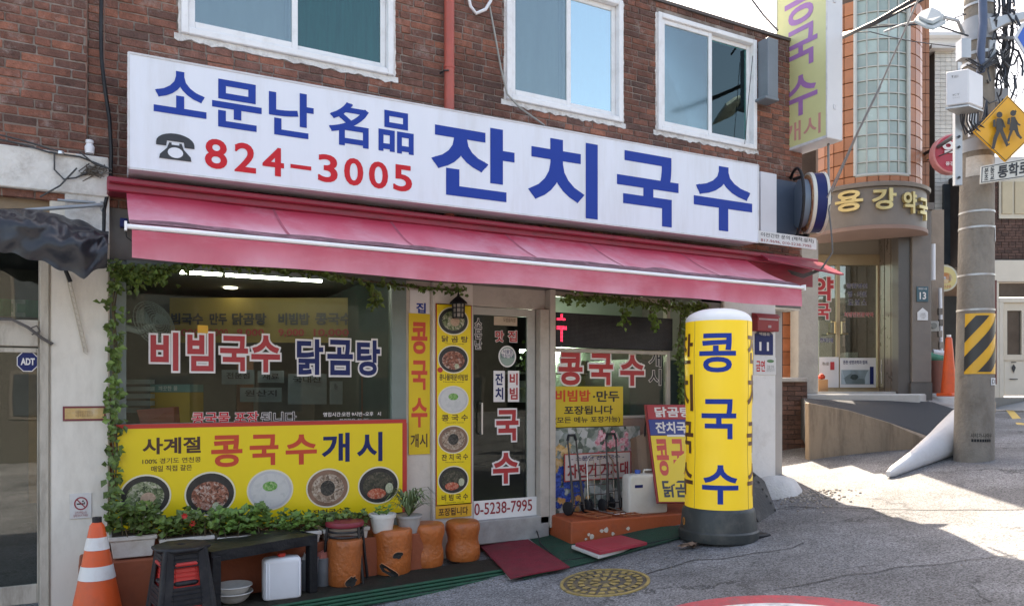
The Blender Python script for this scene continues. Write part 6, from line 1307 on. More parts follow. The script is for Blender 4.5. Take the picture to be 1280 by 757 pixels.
single('wire_bundle', m, M('wire_dirty', (.10, .085, .07), .7, .3, 8, 0), 'tangled bundle of old wires at the left end of the awning', 'wires')
m = MB(); q = P(112, 192, YW - .06); m.lathe([(.03, 0), (.035, .05), (.028, .06), (.022, .075), (.028, .08), (.026, .10), (0, .10)], q, 14); single('insulator', m, wht_pl, 'small white ceramic insulator on the brick wall', 'insulator', smooth=40)
m = MB(); m.tube([P(62, 190, YW - .08), P(95, 193, YW - .08)], .008, 6); m.lathe([(.02, -.01), (.02, .01)], P(76, 191, YW - .1), 10); single('wire_clamp', m, M('steel', (.55, .55, .56), .3, .1, 5, 0, metal=1), 'small steel wire clamp on the left brick wall', 'clamp')
rp_ = M('red_pipe_paint', (.42, .085, .06), .5, .12, 4, .08, dirt=((.25, .08, .06), .5, 5))
t = thing('downpipe', 'red-painted drain pipe running down the brick wall between two windows', 'drain pipe', tuple(P(561, 270, YW - .07)))
m = MB(); m.tube([P(561.5, -30, YW - .07), P(561.5, 275, YW - .07)], .048, 16); obj('pipe', m, rp_, t, smooth=50)
for y in (-2, 84): m = MB(); q = P(561.5, y, YW - .07); m.lathe([(.053, -.012), (.053, .012)], q, 16); obj('collar', m, rp_, t, smooth=40)
m = MB(); m.tube([P(550, 92, YW - .03), P(556, 88, YW - .1), P(561, 88, YW - .125)], .008, 5); obj('bracket', m, bt_, t)
m = MB(); m.tube([P(585, -6, YW - .05), P(588, 8, YW - .05), P(595, 17, YW - .06), (P(607, 12, YW - .06)), P(613, 2, YW - .05), P(616, -10, YW - .05)], .016, 7); single('hose', m, wht_pl, 'white drain hose looping at the top edge beside the red pipe', 'hose', smooth=60)
m = MB(); m.tube([P(612, 8, YW - .05), P(618, 40, YW - .05), P(626, 85, YW - .05), P(634, 118, YW - .07), P(650, 135, YW - .06), P(681, 157, YW - .04)], .010, 6); single('cable', m, M('grey_cable2', (.30, .30, .28), .6, .2, 6, 0), 'grey cable running down beside the middle window to the sign', 'cable', smooth=60)
m = MB(); m.tube([P(941, 70, YW - .06), P(936, 120, YW - .05), P(931, 180, YW - .05)], .004, 5); single('wire', m, bt_, 'thin wire hanging over the right edge of the third window', 'wire')
m = MB(); panel(m, 960, 973, 46, 120, YW - .18, .16); m.box(P(957, 100, YW - .2).x, P(974, 100, YW - .2).x, YW - .2, YW - .01, P(960, 124, YW - .18).z, P(960, 120.5, YW - .18).z); single('vent_box', m, M('blue_grey_metal', (.17, .20, .23), .5, .1, 3, .05), 'blue-grey metal duct on the brick wall behind the hanging sign', 'duct', bev=.006)
m = MB(); panel(m, 962, 996, 222, 296, YW - .03, .02); single('wall_panel', m, M('slate_panel', (.08, .11, .16), .5, .1, 3, .05), 'dark slate panel on the wall between the sign and the round lamp sign', 'panel')
t = thing('alarm_box', 'small blue box with a cable on the wall at the left end of the awning', 'alarm box', tuple(P(156, 285, YW - .05)))
m = MB(); panel(m, 150, 160, 272, 283, YW - .09, .07); obj('box', m, navy_p, t, bev=.004); m = MB(); m.tube([P(157, 283, YW - .06), P(158, 296, YW - .06), P(166, 302, YW - .06)], .004, 5); obj('cable', m, black_pl, t)
# ================================================================= HANGING VERTICAL SIGN
hx = 7.5; XF = XP(hx)
h0, h1 = XF(971, 193.5), XF(1034, 172); yF, yN = h0.y, h1.y; zB = (h0.z + h1.z) / 2; zT = zB + 2.5
hs = thing('hanging_sign', 'tall pale yellow hanging sign with faded purple lettering high on the right corner', 'sign', (hx + .12, (yF + yN) / 2, zB))
m = MB(); m.box(hx, hx + .27, yN, yF, zB, zT); obj('sign_box', m, M('hanging_sign_white', (.66, .66, .67), .4, .04, 2, .02), hs, bev=.008)
m = MB(); m.box(hx - .003, hx - .001, yN + .012, yF - .012, zB + .03, zT); obj('yellow_face', m, M('pale_yellow_face', (.60, .60, .30), .45, .05, 2, .02), hs)
m = MB(); m.box(hx - .008, hx - .0, yN - .004, yN + .012, zB - .002, zT); m.box(hx - .008, hx, yF - .012, yF + .004, zB - .002, zT); m.box(hx - .007, hx, yN + .012, yF - .012, zB - .002, zB + .03)
for z in (zB + .35, zB + 1.6): m.box(hx + .1, hx + .14, yN - .01, yN, z, z + .05)
obj('trim', m, alu_edge, hs)
lil = M('faded_purple', (.36, .17, .42), .5, .1, 4, 0); pnk = M('faded_pink', (.58, .27, .24), .5, .1, 4, 0); HF = XP(hx - .003)
for s, yt, yb, mt in (('콩', -18, 40, lil), ('국', 44, 94, lil), ('수', 103, 152, lil)): TX(hs, s, bx(981, 1022, yt, yb, HF, (122, 488)), mt, .018, lift=.003)
TX(hs, '개시', bx(980, 1026, 158, 182, HF, (122, 488)), pnk, .012, lift=.003)
m = MB()
for z in (zB + .2, zB + 1.2, zB + 2.2): m.tube([(hx + .13, yF, z), (hx + .13, YW - .01, z)], .02, 8)
m.tube([(hx + .2, yN + .15, zB), (hx + .22, yN + .16, zB - .45), (hx + .22, yN + .2, zB - .5)], .014, 8); obj('bracket', m, M('steel_bracket', (.2, .2, .2), .5, .1, 5, 0, metal=.6), hs)
# round lamp sign edge-on
c = PT(1015, 254, 9.25); sdr = (c - CAM).normalized(); sdr.z = 0; sdr.normalize(); dn = (-sdr * math.sin(R_(15)) - Vector((sdr.y, -sdr.x, 0)) * math.cos(R_(15))).normalized(); R4 = dn.to_track_quat('Z', 'Y').to_matrix().to_4x4()
ls = thing('round_sign', 'round light box sign seen edge-on, navy band between white rims', 'sign', tuple(c))
pxm = 9.25 / F; rr0 = 37 * pxm
def ringseg(nm, z0, z1, r0, mat, cap=True):
    m = MB(); m.lathe([(r0, z0), (r0, z1)], c, 48, R4, cap=cap); obj(nm, m, mat, ls, smooth=40, bev=0)
ringseg('rim', -.115, -.085, rr0 * 1.01, M('rim_cream', (.62, .59, .52), .4, .05, 4, 0)); ringseg('navy_band', -.085, .03, rr0 * .985, navy_p); ringseg('rim', .03, .07, rr0 * 1.01, M('rim_cream', (.62, .59, .52), .4, .05, 4, 0)); ringseg('lens', .07, .08, rr0 * .93, MF('sign_picture', [(.25, .07, .03), (.4, .14, .06), (.5, .3, .15)], 12))
m = MB(); m.tube([c + R4 @ Vector((rr0 * 1.15 * math.cos(a), rr0 * 1.15 * math.sin(a), .20)) for a in [R_(d) for d in range(0, 361, 12)]], .018, 8); obj('hoop', m, black_pl, ls, smooth=50)
m = MB(); m.lathe([(rr0 * .80, .085), (rr0 * .80, .16), (0, .16)], c, 32, R4); obj('back_shell', m, M('slate_shell', (.16, .21, .27), .4, .1, 3, .05), ls, smooth=40)
m = MB(); m.tube([c + Vector((.0, .05, -rr0 - .02)), Vector((c.x, YW + .3, c.z - rr0 + .05))], .02, 6); m.tube([c + Vector((0, .05, rr0)), Vector((c.x, YW + .3, c.z + rr0))], .02, 6); obj('bracket', m, bt_, ls)
m = MB()
for k in range(3): m.tube([PT(985 + 2 * k, 338 + 2 * k, 9.1), PT(1004, 343 + 2 * k, 9.0), PT(1026, 336 + k, 8.95), PT(1041, 315, 8.9), PT(1039, 290 - 2 * k, 8.9), PT(1036, 262, 8.9), PT(1040, 245, 8.9)], .008, 5)
single('cable', m, M('cable_mix', (.08, .08, .085), .5, .2, 6, 0), 'loop of black cables hanging under the round sign', 'cable', smooth=60)
m = MB(); m.tube([PT(1034, 247, 8.9), PT(1072, 165, 8.3), PT(1100, 108, 7.9), PT(1152, -10, 7.2)], .009, 8); m.tube([PT(1040, 240, 8.88), PT(1074, 163, 8.28), PT(1101, 108, 7.88)], .008, 5)
single('cable_rod', m, M('silver_cable', (.34, .34, .34), .45, .1, 6, 0, metal=.4), 'silver service cable slanting up across the glass-block window', 'cable', smooth=60)
# ================================================================= PHARMACY
W0 = 12.2
ph = thing('corner_building', 'pharmacy building with orange tiles and a bowed glass-block window over a granite entrance', 'building', tuple(PT(1085, 500, W0 + 1)), AL - R_(90))
pm = ROOTM[ph.name]
gran = M('granite', (.165, .145, .13), .5, .10, 6, .05, dirt=((.13, .12, .115), .6, 3.5), fine=200); gran2 = M('polished_brown_granite', (.135, .115, .10), .3, .15, 5, .03); 
cw = lambda px, py, w_: PT(px, py, w_)
def slab(m, x0, x1, y0_, y1_, w_, th):
    a = PT(x0, y1_, w_); b = PT(x1, y1_, w_); c2 = PT(x1, y0_, w_); d = PT(x0, y0_, w_); return m.prism([a, b, c2, d], FW * th)
ctr_u = 1080; th_ = math.atan((ctr_u - CX) / F); FW2 = (FW * math.cos(th_) + RT * math.sin(th_)); RT2 = Vector((FW2.y, -FW2.x, 0)); KP = math.cos(th_) ** 2 / F; LD = W0 / math.cos(th_) + .30; ctr = Vector((0, 0, CZ)) + FW2 * LD; Rt = 71 * KP * LD
wfront = lambda r: (LD - r) * math.cos(th_)
def cylp(a, z, r=Rt): # a degrees from facing the camera, + to the right
    return ctr + RT2 * (math.sin(R_(a)) * r) - FW2 * (math.cos(R_(a)) * r) + UP * (z - ctr.z)
zrow = lambda k: PT(1080, 236 - k * 17.0, wfront(Rt)).z     # row boundaries on the front of the bow
topz = zrow(22)
m = MB()
for k in range(1):
    m.grid(lambda u, v: cylp(-90 + 180 * u, zrow(0) + (topz - zrow(0)) * v, Rt - .11), 32, 1)
q = [PT(985, 250, W0 + .9), PT(1141.5, 250, W0 + .9), PT(1142, 250, W0 + .37), PT(1161.5, 250, W0 + .37), PT(1160.5, 250, 21), PT(985, 250, 21)]; zq = PT(1100, 262, W0 + .4).z; q = [Vector((p.x, p.y, zq)) for p in q]; m.prism(q, UP * (10.4 - zq)); slab(m, 1142, 1161.5, 255, 500, W0 + .55, 6)  # unseen body carried up and back along sight lines to shade the road
core = obj('tower_wall_and_shade_body', m, M('tile_grout', (.12, .08, .06), .9, .2, 5, .2), ph)
tile_m = M('orange_tile', (.38, .145, .062), .38, .10, 5, .04, obj_var=.14, dirt=((.30, .12, .07), .5, 4)); gblk = M('glass_block', (.33, .42, .40), .22, .12, 3, .25, obj_var=.22, fine=9)
da_ = 11.25
def curved_tile(a0, a1, z0, z1, r, mat, nm, th=.03, par=ph):
    m = MB(); pts = []
    for rr_ in (r, r - th):
        for (a, z) in ((a0, z0), (a1, z0), (a1, z1), (a0, z1)): pts.append(cylp(a, z, rr_))
    o = sum(pts, Vector()) / 8
    m.add(pts, [(0, 1, 2, 3), (7, 6, 5, 4), (0, 4, 5, 1), (1, 5, 6, 2), (2, 6, 7, 3), (3, 7, 4, 0)])
    obj(nm, m, mat, par, bev=.004)
g0, g1 = -8.4, 47.85; mats_ = 0
cols = [g0 - da_ * k for k in range(7, 0, -1)] + [g0 + da_ * k for k in range(0, 5)] + [g1, g1 + da_, g1 + 2 * da_, g1 + 3 * da_]
lead = M('lead_grey', (.42, .44, .42), .5, .1, 4, 0)
for k in range(0, 14):
    z0, z1 = zrow(k) + .006, zrow(k + 1) - .006
    for a in cols:
        if -70 < a or True:
            glass = (g0 - .1 <= a < g1 - .1) and k >= 1
            if a < -62: continue
            if glass: curved_tile(a + .6, a + da_ - .6, z0 + .004, z1 - .004, Rt - .045, gblk, 'glass_block', .05)
            else: curved_tile(a + .35, a + da_ - .35, z0, z1, Rt, tile_m, 'tile')
    # flat tiles of the wall on the right
    for j in range(3):
        m = MB(); x0 = 1146 + j * 5.3; slab(m, x0 + .25, x0 + 5.1, 236 - (k + 1) * 17 + .5, 236 - k * 17 - .4, W0 + .345, .025); obj('tile', m, tile_m, ph)
m = MB()
for k in range(1, 15): m.tube([cylp(a, zrow(k), Rt - .035) for a in [g0 + (g1 - g0) * i / 12 for i in range(13)]], .011, 5)
for a in [g0 + da_ * i for i in range(6)]: m.tube([cylp(a, zrow(1), Rt - .035), cylp(a, zrow(14), Rt - .035)], .012, 5)
for a in (g0, g1): m.tube([cylp(a, zrow(1) , Rt - .005), cylp(a, zrow(14), Rt - .005)], .03, 6)
m.tube([cylp(a, zrow(1), Rt - .005) for a in [g0 + (g1 - g0) * i / 12 for i in range(13)]], .025, 6); obj('glass_frame', m, lead, ph, smooth=60)
# granite band with gold letters
Rb2 = 76 * KP * LD; zb0, zb1 = PT(1080, 287, wfront(Rb2)).z, PT(1080, 234, wfront(Rb2)).z
m = MB(); m.grid(lambda u, v: cylp(-90 + 180 * u, zb0 + (zb1 - zb0) * v, Rb2), 48, 1); obj('band', m, gran, ph, smooth=60)
m = MB(); prof = [(Rb2 - .06, zb1 + .01), (Rb2 + .05, zb1 - .002), (Rb2 + .06, zb1 + .05), (Rb2 + .01, zb1 + .075), (Rt - .02, zb1 + .08)]
m.grid(lambda u, v: cylp(-90 + 180 * u, prof[round(v * 4)][1], prof[round(v * 4)][0]), 48, 4); obj('cornice', m, gran, ph)
m = MB(); m.poly([cylp(-90 + 180 * k / 40, zb0, Rb2 + .002) for k in range(41)]); pr2 = [(Rb2 + .002, zb0), (Rb2 + .02, zb0 + .004), (Rb2 + .02, zb0 + .06), (Rb2 - .01, zb0 + .07)]
m.grid(lambda u, v: cylp(-90 + 180 * u, pr2[round(v * 3)][1], pr2[round(v * 3)][0]), 48, 3); obj('soffit', m, M('brown_soffit', (.24, .16, .135), .7, .12, 3, .1), ph)
gold = M('gold_letter', (.52, .42, .20), .35, .1, 4, .03, metal=.5)
for s, x0, x1, y0_, y1_ in (('용', 1047, 1079, 240, 266), ('강', 1089, 1116, 241, 267), ('약', 1124, 1139, 244, 271), ('국', 1142, 1152, 250, 277)):
    f = lambda x: math.degrees(math.asin(max(-.99, min(.99, (x - ctr_u) / 78.))))
    a0, a1 = f(x0), f(x1); z1, z0 = PT(1080, y0_ - 1, wfront(Rb2) + .1).z, PT(1080, y1_ - 1, wfront(Rb2) + .1).z
    TX(ph, s, None, gold, .03, fn=(lambda a0, a1, z0, z1: lambda u, v, h: cylp(a0 + (a1 - a0) * u, z0 + (z1 - z0) * v, Rb2 + h))(a0, a1, z0, z1), lift=.015, thick=.05, sub=.2, name='gold_letter')
# entrance recess
m = MB(); slab(m, 1140, 1164.5, 262, 478, W0, .5); pr_ = obj('pillar', m, gran, ph, bev=.01)
m = MB(); slab(m, 1139, 1165.5, 478, 500, W0 - .02, .53); obj('pillar_base', m, M('dark_base', (.09, .085, .08), .6, .2, 4, .1), ph); m = MB(); slab(m, 1138, 1168, 253, 261.5, W0 - .06, .6); slab(m, 1135, 1162, 261.5, 265, W0 - .03, .6); obj('pillar_cap', m, gran, ph)
m = MB(); slab(m, 1123, 1139.5, 283, 502, W0 + .05, .2); obj('jamb', m, M('dark_jamb', (.075, .07, .068), .35, .1, 4, .02), ph)
m = MB(); a = PT(1123, 502, W0 + .1); b = PT(1123, 283, W0 + .1); e_ = PT(1098, 502, 13.25); e2 = PT(1098, 283, 13.25); m.prism([a, e_, e2, b], RT * .1); obj('recess_wall', m, gran2, ph)
for k, (f0_, f1_) in enumerate(((.02, .30), (.34, .62), (.66, .98))):
    m = MB(); q0, q1 = a.lerp(e_, f0_), a.lerp(e_, f1_); up = b - a; m.prism([q0 - RT * .012, q1 - RT * .012, q1 - RT * .012 + up, q0 - RT * .012 + up], RT * .012); obj('granite_panel', m, gran2, ph)
m = MB(); slab(m, 1018, 1108, 270, 321, 13.2, .2); obj('header_wall', m, M('beige_render', (.36, .32, .27), .7, .08, 2, .1), ph); m = MB(); slab(m, 1018, 1100, 318, 331, 13.16, .1); obj('door_head', m, M('tan_anodised', (.40, .31, .20), .4, .08, 4, .02, metal=.3), ph)
m = MB(); slab(m, 980, 1150, 283, 284.5, W0 + .0, 1.2); obj('recess_ceiling', m, M('recess_paint', (.2, .18, .16), .8, .1, 2, 0), ph)
tanm = M('tan_anodised', (.40, .31, .20), .4, .08, 4, .02, metal=.3)
m = MB()
for x0, x1 in ((1019, 1023), (1046, 1050), (1097, 1101)): slab(m, x0, x1, 331, 489, 13.18, .06)
slab(m, 1023, 1046, 483, 489, 13.19, .05); slab(m, 1050, 1097, 483, 489, 13.19, .05); dd = obj('glass_door', m, tanm, ph)
m = MB(); slab(m, 1019, 1101, 331, 488, 13.22, .01); obj('pane', m, MGLASS('pharmacy_glass', (.55, .62, .60), .10, .01), dd)
m = MB(); m.tube([PT(1039, 402, 13.1), PT(1044, 402, 13.1), PT(1044, 417, 13.1), PT(1034, 417, 13.1)], .018, 6); m.tube([PT(1056, 402, 13.1), PT(1052, 402, 13.1), PT(1052, 417, 13.1), PT(1060, 417, 13.1)], .018, 6); obj('handle', m, M('brass', (.6, .5, .3), .3, .1, 5, 0, metal=1), dd)
m = MB(); slab(m, 1015, 1110, 280, 495, 15.5, .1); slab(m, 1010, 1110, 489, 492, 13.3, 2.2); obj('inner_room', m, M('pharmacy_inner', (.20, .21, .19), .8, .4, 1.2, 0), ph)
m = MB(); slab(m, 1049, 1090, 366, 378, 15.2, .2); slab(m, 1024, 1040, 400, 480, 15.0, .3); slab(m, 1060, 1095, 440, 486, 14.8, .5); obj('inner_shelf', m, M('pale_shelf', (.5, .52, .5), .6, .2, 3, 0), ph)
pd = WP(13.165)
for s, x0, x1, y0_, y1_ in (('약', 1016, 1042, 346, 376), ('국', 1018, 1038, 379, 399)): TX(dd, s, bx(x0, x1, y0_, y1_, pd, None), M('pharmacy_red', (.5, .04, .05), .5, .05, 3, 0), .035, out=(white_p, .04))
for s, x0, x1, y0_, y1_, mt in (('종합병원', 1058, 1084, 354, 360, navy_p), ('병 · 의원', 1060, 1083, 364, 371, navy_p), ('도 보 스', 1060, 1083, 374, 381, navy_p), ('처방전전문약국', 1055, 1092, 390, 396, redv)): TX(dd, s, bx(x0, x1, y0_, y1_, pd, None), mt, .02, out=(white_p, .03))
TX(dd, '한약조제', bx(1025, 1041, 422, 428, pd, None), navy_p, .02, out=(white_p, .03))
def poster(x0, x1, y0_, y1_, mat, w_=13.15): m = MB(); slab(m, x0, x1, y0_, y1_, w_, .006); return obj('poster', m, mat, dd)
ppw = M('paper_white2', (.62, .64, .66), .6, .05, 4, 0)
poster(1024, 1048.5, 446, 484, ppw); poster(1050, 1095, 447, 484, ppw); poster(1051.5, 1087, 462, 480, MF('landscape_print', [(.10, .14, .15), (.22, .30, .34), (.38, .48, .55)], 5), 13.14); poster(1087.5, 1092, 458, 480, navy_p, 13.14)
m = MB(); q = PT(1068, 471, 13.13); m.add([q + RT * (.07 * math.cos(k * .7) * (1 + .2 * math.sin(k * 3))) + UP * (.05 * math.sin(k * .7)) for k in range(9)], [list(range(9))]); obj('poster_tree', m, M('tree_print', (.03, .05, .05), .6, .3, 20, 0), dd)
pq = WP(13.14); TX(dd, '하나로', bx(1028, 1036, 452, 457, pq, None), brown_p, .01); TX(dd, '튼튼 생명과학과 함께', bx(1054, 1084, 450, 455, pq, None), navy_p, .01)
m = MB(); slab(m, 1038, 1043, 452, 462, 13.14, .004); obj('poster', m, redv, dd); m = MB(); slab(m, 1101.5, 1110, 449, 479, 13.05, .01); obj('poster', m, ppw, ph); m = MB(); slab(m, 1102, 1109.5, 455, 464, 13.04, .005); obj('poster', m, navy_p, ph)
TX(ph, '약사', bx(1103, 1108.5, 467, 475, WP(13.045), None), navy_p, .02)
for x0, x1, y0_, y1_ in ((1050, 1078, 485.5, 490.5), (1024, 1030, 474, 489), (1024, 1036, 470, 476)): pass
m = MB(); slab(m, 1023, 1035, 474, 492, 12.7, .25); t = single('box', m, M('cardboard_orange', (.42, .22, .10), .8, .12, 5, .05), 'small orange-brown cardboard box by the pharmacy door', 'box')
m = MB(); m.lathe([(.0, 0), (.05, .01), (.06, .05), (.03, .09), (0, .1)], PT(1027, 474, 12.8), 9); single('flowers', m, M('red_flower', (.5, .05, .02), .7, .3, 12, 0), 'small red flowers on the box by the pharmacy door', 'flowers')
t = thing('address_plate', 'dark teal house number plate reading 13 on the granite pillar', 'address plate', tuple(PT(1153, 377, W0 - .02))); m = MB(); slab(m, 1146, 1160.5, 358, 377, W0 - .02, .015); obj('plate', m, M('plate_teal', (.03, .09, .12), .4, .1, 4, 0), t, bev=.003)
TX(t, '13', bx(1149.5, 1157.5, 365, 374, WP(W0 - .022), None), white_p, .02); TX(t, '백범로 4길', bx(1148, 1158.5, 359.5, 362, WP(W0 - .022), None), white_p, 0)
t = thing('tag_plate', 'small white house-shaped tag below the number 13 plate', 'tag', tuple(PT(1153, 400, W0 - .02))); m = MB(); m.prism([PT(x, y, W0 - .02) for x, y in ((1147, 400), (1160, 400), (1160, 390), (1153.5, 384.5), (1147, 390))], FW * .012); obj('plate', m, ppw, t); TX(t, '우편함\n안전한집\n1588', bx(1149.5, 1157.5, 391, 398, WP(W0 - .022), None), M('grey_print', (.25, .25, .25), .5, .1, 3, 0), 0)
m = MB(); slab(m, 998, 1023, 300, 492, 11.8, .35); obj('concrete_column', m, M('column_concrete', (.33, .32, .30), .8, .1, 5, .3, dirt=((.2, .19, .18), .5, 4)), ph, bev=.008)
m = MB(); slab(m, 960, 1000, 330, 474, 12.3, .2); lat = obj('lattice_wall', m, M('tile_grout', (.12, .08, .06), .9, .2, 5, .2), ph)
for i in range(3):
    for j in range(8):
        m = MB(); x0 = 967 + i * 11; y1_ = 472 - j * 16.5; slab(m, x0 + .5, x0 + 10.4, y1_ - 15.8, y1_ - .3, 12.27, .03); obj('tile', m, M('orange_tile_dark', (.34, .12, .055), .35, .2, 6, .06, obj_var=.25), lat)
m = MB(); slab(m, 948, 1010, 471.5, 477, 11.3, .5); obj('ledge', m, grey_conc, ph, bev=.01)
dbr = M('dark_brown_brick', (.105, .055, .042), .8, .25, 9, .3, obj_var=.3)
m = MB(); slab(m, 940, 1009, 477, 585, 11.4, .4); lw = obj('planter_wall', m, M('dark_mortar', (.07, .06, .055), .9, .2, 5, .2), ph)
rr = random.Random(6)
for j in range(17):
    y1_ = 578 - j * 6.0
    for i in range(-1, 4):
        x0 = 960 + i * 17 + (8 if j % 2 else 0); xa, xb = max(958, x0), min(1009, x0 + 16.2)
        if xb - xa > 3: m = MB(); slab(m, xa, xb, y1_ - 5.2, y1_, 11.38 + rr.uniform(-.006, .006), .05); obj('brick', m, dbr, lw)
# step slab, ramp and its wall
m = MB(); a = [PT(1008, 503, 11.5), PT(1150, 505, 11.5), PT(1157, 503, 12.1), PT(1165, 500, 12.9), PT(1000, 500, 12.9)]; top_z = PT(1080, 492, 11.5).z
a = [Vector((p.x, p.y, top_z)) for p in a]; m.prism(a, (0, 0, -.22)); single('entrance_step', m, M('pale_concrete', (.42, .41, .39), .85, .12, 4, .3, dirt=((.25, .24, .22), .5, 4)), 'long pale concrete step before the pharmacy entrance', 'step', bev=.02)
m = MB(); slab(m, 985, 1120, 489, 493, W0 + .1, 1.4); single('porch_floor', m, grey_conc, 'grey floor slab of the pharmacy entrance recess', 'floor slab')
rw = 10.45
FL, FR_ = PT(1011, 500, rw), PT(1163, 547, rw - .05); FE = PT(1205, 566, rw - .1)
rt = [PT(1011, 503, rw), PT(1060, 512, rw), PT(1110, 527, rw), PT(1163, 546, rw), PT(1215, 572, rw - .1)]
m = MB(); pts = rt; low = [Vector((p.x, p.y, G(p.x) - .3)) for p in rt]
m.prism(rt + low[::-1], FW * .14); rwl = single('ramp_wall', m, M('stained_concrete', (.27, .205, .145), .85, .14, 2.5, .5, dirt=((.085, .06, .045), .8, 2.4), stretch=(2.2, 2.2, .35)), 'stained tan concrete wall tapering down beside the pharmacy ramp', 'wall', bev=.01)
bk = [Vector((PT(x, 500, 11.55).x, PT(x, 500, 11.55).y, z)) for x, z in ((1000, top_z - .09), (1050, top_z - .09), (1110, top_z - .09), (1165, top_z - .12), (1225, top_z - .35))]
m = MB(); nseg = 4
def ramp(u, v):
    k = min(int(u * nseg), nseg - 1); f = u * nseg - k; p = (rt[k] + FW * .10 + Vector((0, 0, -.012))).lerp(rt[k + 1] + FW * .10 + Vector((0, 0, -.012)), f); q = bk[k].lerp(bk[k + 1], f); r = p.lerp(q, v); r.z += .05 * math.sin(math.pi * v) * (1 - u); return r
m.sheet(ramp, 24, 8, (0, 0, -.6)); single('ramp', m, M('ramp_asphalt', (.030, .033, .038), .85, .2, 30, .5, fine=220), 'dark asphalt ramp rising to the pharmacy entrance', 'ramp', smooth=60)
# white sheet roll lying at the pole
m = MB(); A0, B0 = PT(1110, 577, 8.9), PT(1204, 545, 9.9); pts = [(0, .035), (.06, .065), (.25, .10), (.5, .16), (.75, .22), (1, .29)]
vs = []; n = 20; ax = (B0 - A0); A0.z = on_road(A0.x, A0.y, .05); B0.z = on_road(B0.x, B0.y, .28)
ax = B0 - A0; sx_ = Vector((-ax.y, ax.x, 0)).normalized(); sz_ = UP
for s, r in pts:
    for j in range(n): a = 2 * math.pi * j / n; k = 1 + .09 * math.sin(3 * a + s * 5) + .035 * math.sin(8 * a + s * 9); vs.append(A0 + ax * s + sx_ * (math.cos(a) * r * .75 * k) + sz_ * (math.sin(a) * r * 1.0 * k))
m.add(vs, [(i * n + j, i * n + (j + 1) % n, (i + 1) * n + (j + 1) % n, (i + 1) * n + j) for i in range(len(pts) - 1) for j in range(n)] + [list(range(n))[::-1], [(len(pts) - 1) * n + j for j in range(n)]])
single('rolled_sheet', m, M('white_tarp', (.66, .66, .67), .5, .05, 3, .1, dirt=((.5, .49, .47), .4, 5)), 'cone of rolled white vinyl lying on the road against the concrete pole', 'rolled sheet', smooth=60)
# ================================================================= UTILITY POLE
pw = 9.3; PB_ = PT(1217, 576, pw); PB_.z = on_road(PB_.x, PB_.y, -.05); pass
pole = thing('utility_pole', 'grey concrete utility pole with striped band, boxes and tangled wires', 'utility pole', tuple(PB_))
r0_, r1_ = 22.5 / F * pw, 15.5 / F * pw; ztop = PT(1217, -120, pw).z; axx = lambda z: (z - PB_.z) / (ztop - PB_.z)
def pr(z): return r0_ + (r1_ - r0_) * axx(z)
def pc2(z): return Vector((PB_.x, PB_.y, z)) + RT * (.012 * (z - PB_.z))
m = MB(); n = 32; vs = []; zz = [PB_.z + (ztop - PB_.z) * k / 20 for k in range(21)]
for z in zz: vs += [pc2(z) + RT * (pr(z) * math.cos(2 * math.pi * j / n)) + FW * (pr(z) * math.sin(2 * math.pi * j / n)) for j in range(n)]
m.add(vs, [(i * n + j, i * n + (j + 1) % n, (i + 1) * n + (j + 1) % n, (i + 1) * n + j) for i in range(20) for j in range(n)] + [[20 * n + j for j in range(n)]])
obj('shaft', m, M('pole_concrete', (.225, .20, .17), .85, .16, 4, .5, dirt=((.10, .08, .065), .8, 3.0), stretch=(1, 1, .5)), pole, smooth=60)
def pz(py): return PT(1217, py, pw - .2).z
def wrap(y0_, y1_, a0, a1, mat, nm, off=.004, tilt=0):
    """band on the shaft between sight lines y0_ and y1_; a in degrees from facing the camera, + to the right"""
    m = MB(); m.grid(lambda u, v: (lambda z, a: pc2(z) + RT * ((pr(z) + off) * math.sin(a)) - FW * ((pr(z) + off) * math.cos(a)))(pz(y1_) + (pz(y0_) - pz(y1_)) * v, R_(a0 + (a1 - a0) * u)), 24, 2); return obj(nm, m, mat, pole, smooth=60)
hz_y = M('hazard_yellow', (.72, .38, .03), .4, .06, 3, 0); hz_k = M('hazard_black', (.03, .03, .03), .4, .1, 3, 0)
wrap(391, 467, -62, 85, hz_y, 'hazard_band', .006)
zt2, zb2 = pz(394), pz(464.5)
def wp2(u, z): a = R_(-62 + 147 * u); return pc2(z) + RT * ((pr(z) + .010) * math.sin(a)) - FW * ((pr(z) + .010) * math.cos(a))
H2 = zt2 - zb2; m = MB()
for k in range(-3, 4):
    base = k * .52
    for i in range(32):
        u0, u1 = i / 32, (i + 1) / 32
        def lim(u, o): return zb2 + H2 * (base + o + u * .95)
        a0, a1, b0, b1 = lim(u0, 0), lim(u1, 0), lim(u0, .27), lim(u1, .27); cl = lambda z: max(zb2, min(zt2, z))
        if cl(b0) - cl(a0) > 1e-4 or cl(b1) - cl(a1) > 1e-4: m.poly([wp2(u0, cl(a0)), wp2(u1, cl(a1)), wp2(u1, cl(b1)), wp2(u0, cl(b0))])
obj('hazard_stripe', m, hz_k, pole, smooth=60)
str_m = M('steel_strap', (.42, .42, .42), .4, .15, 8, 0, metal=.6)
for y in (262, 282, 342, 386): wrap(y - 1.2, y + 1.2, -180, 180, str_m, 'strap', .006)
wrap(193, 218, -70, 40, M('peeling_paper', (.55, .52, .48), .8, .15, 8, .4, dirt=((.3, .22, .15), .7, 6)), 'old_poster', .005); wrap(170, 186, -180, 180, M('blue_grey_band', (.33, .35, .38), .5, .1, 5, 0), 'steel_band', .012)
wrap(16, 46, -180, 180, M('blue_grey_band', (.33, .35, .38), .5, .1, 5, 0), 'steel_band', .02); wrap(-2, 1, -180, 180, str_m, 'strap', .02); wrap(60, 64, -180, 180, str_m, 'strap', .02); wrap(72, 76, -180, 180, str_m, 'strap', .02)
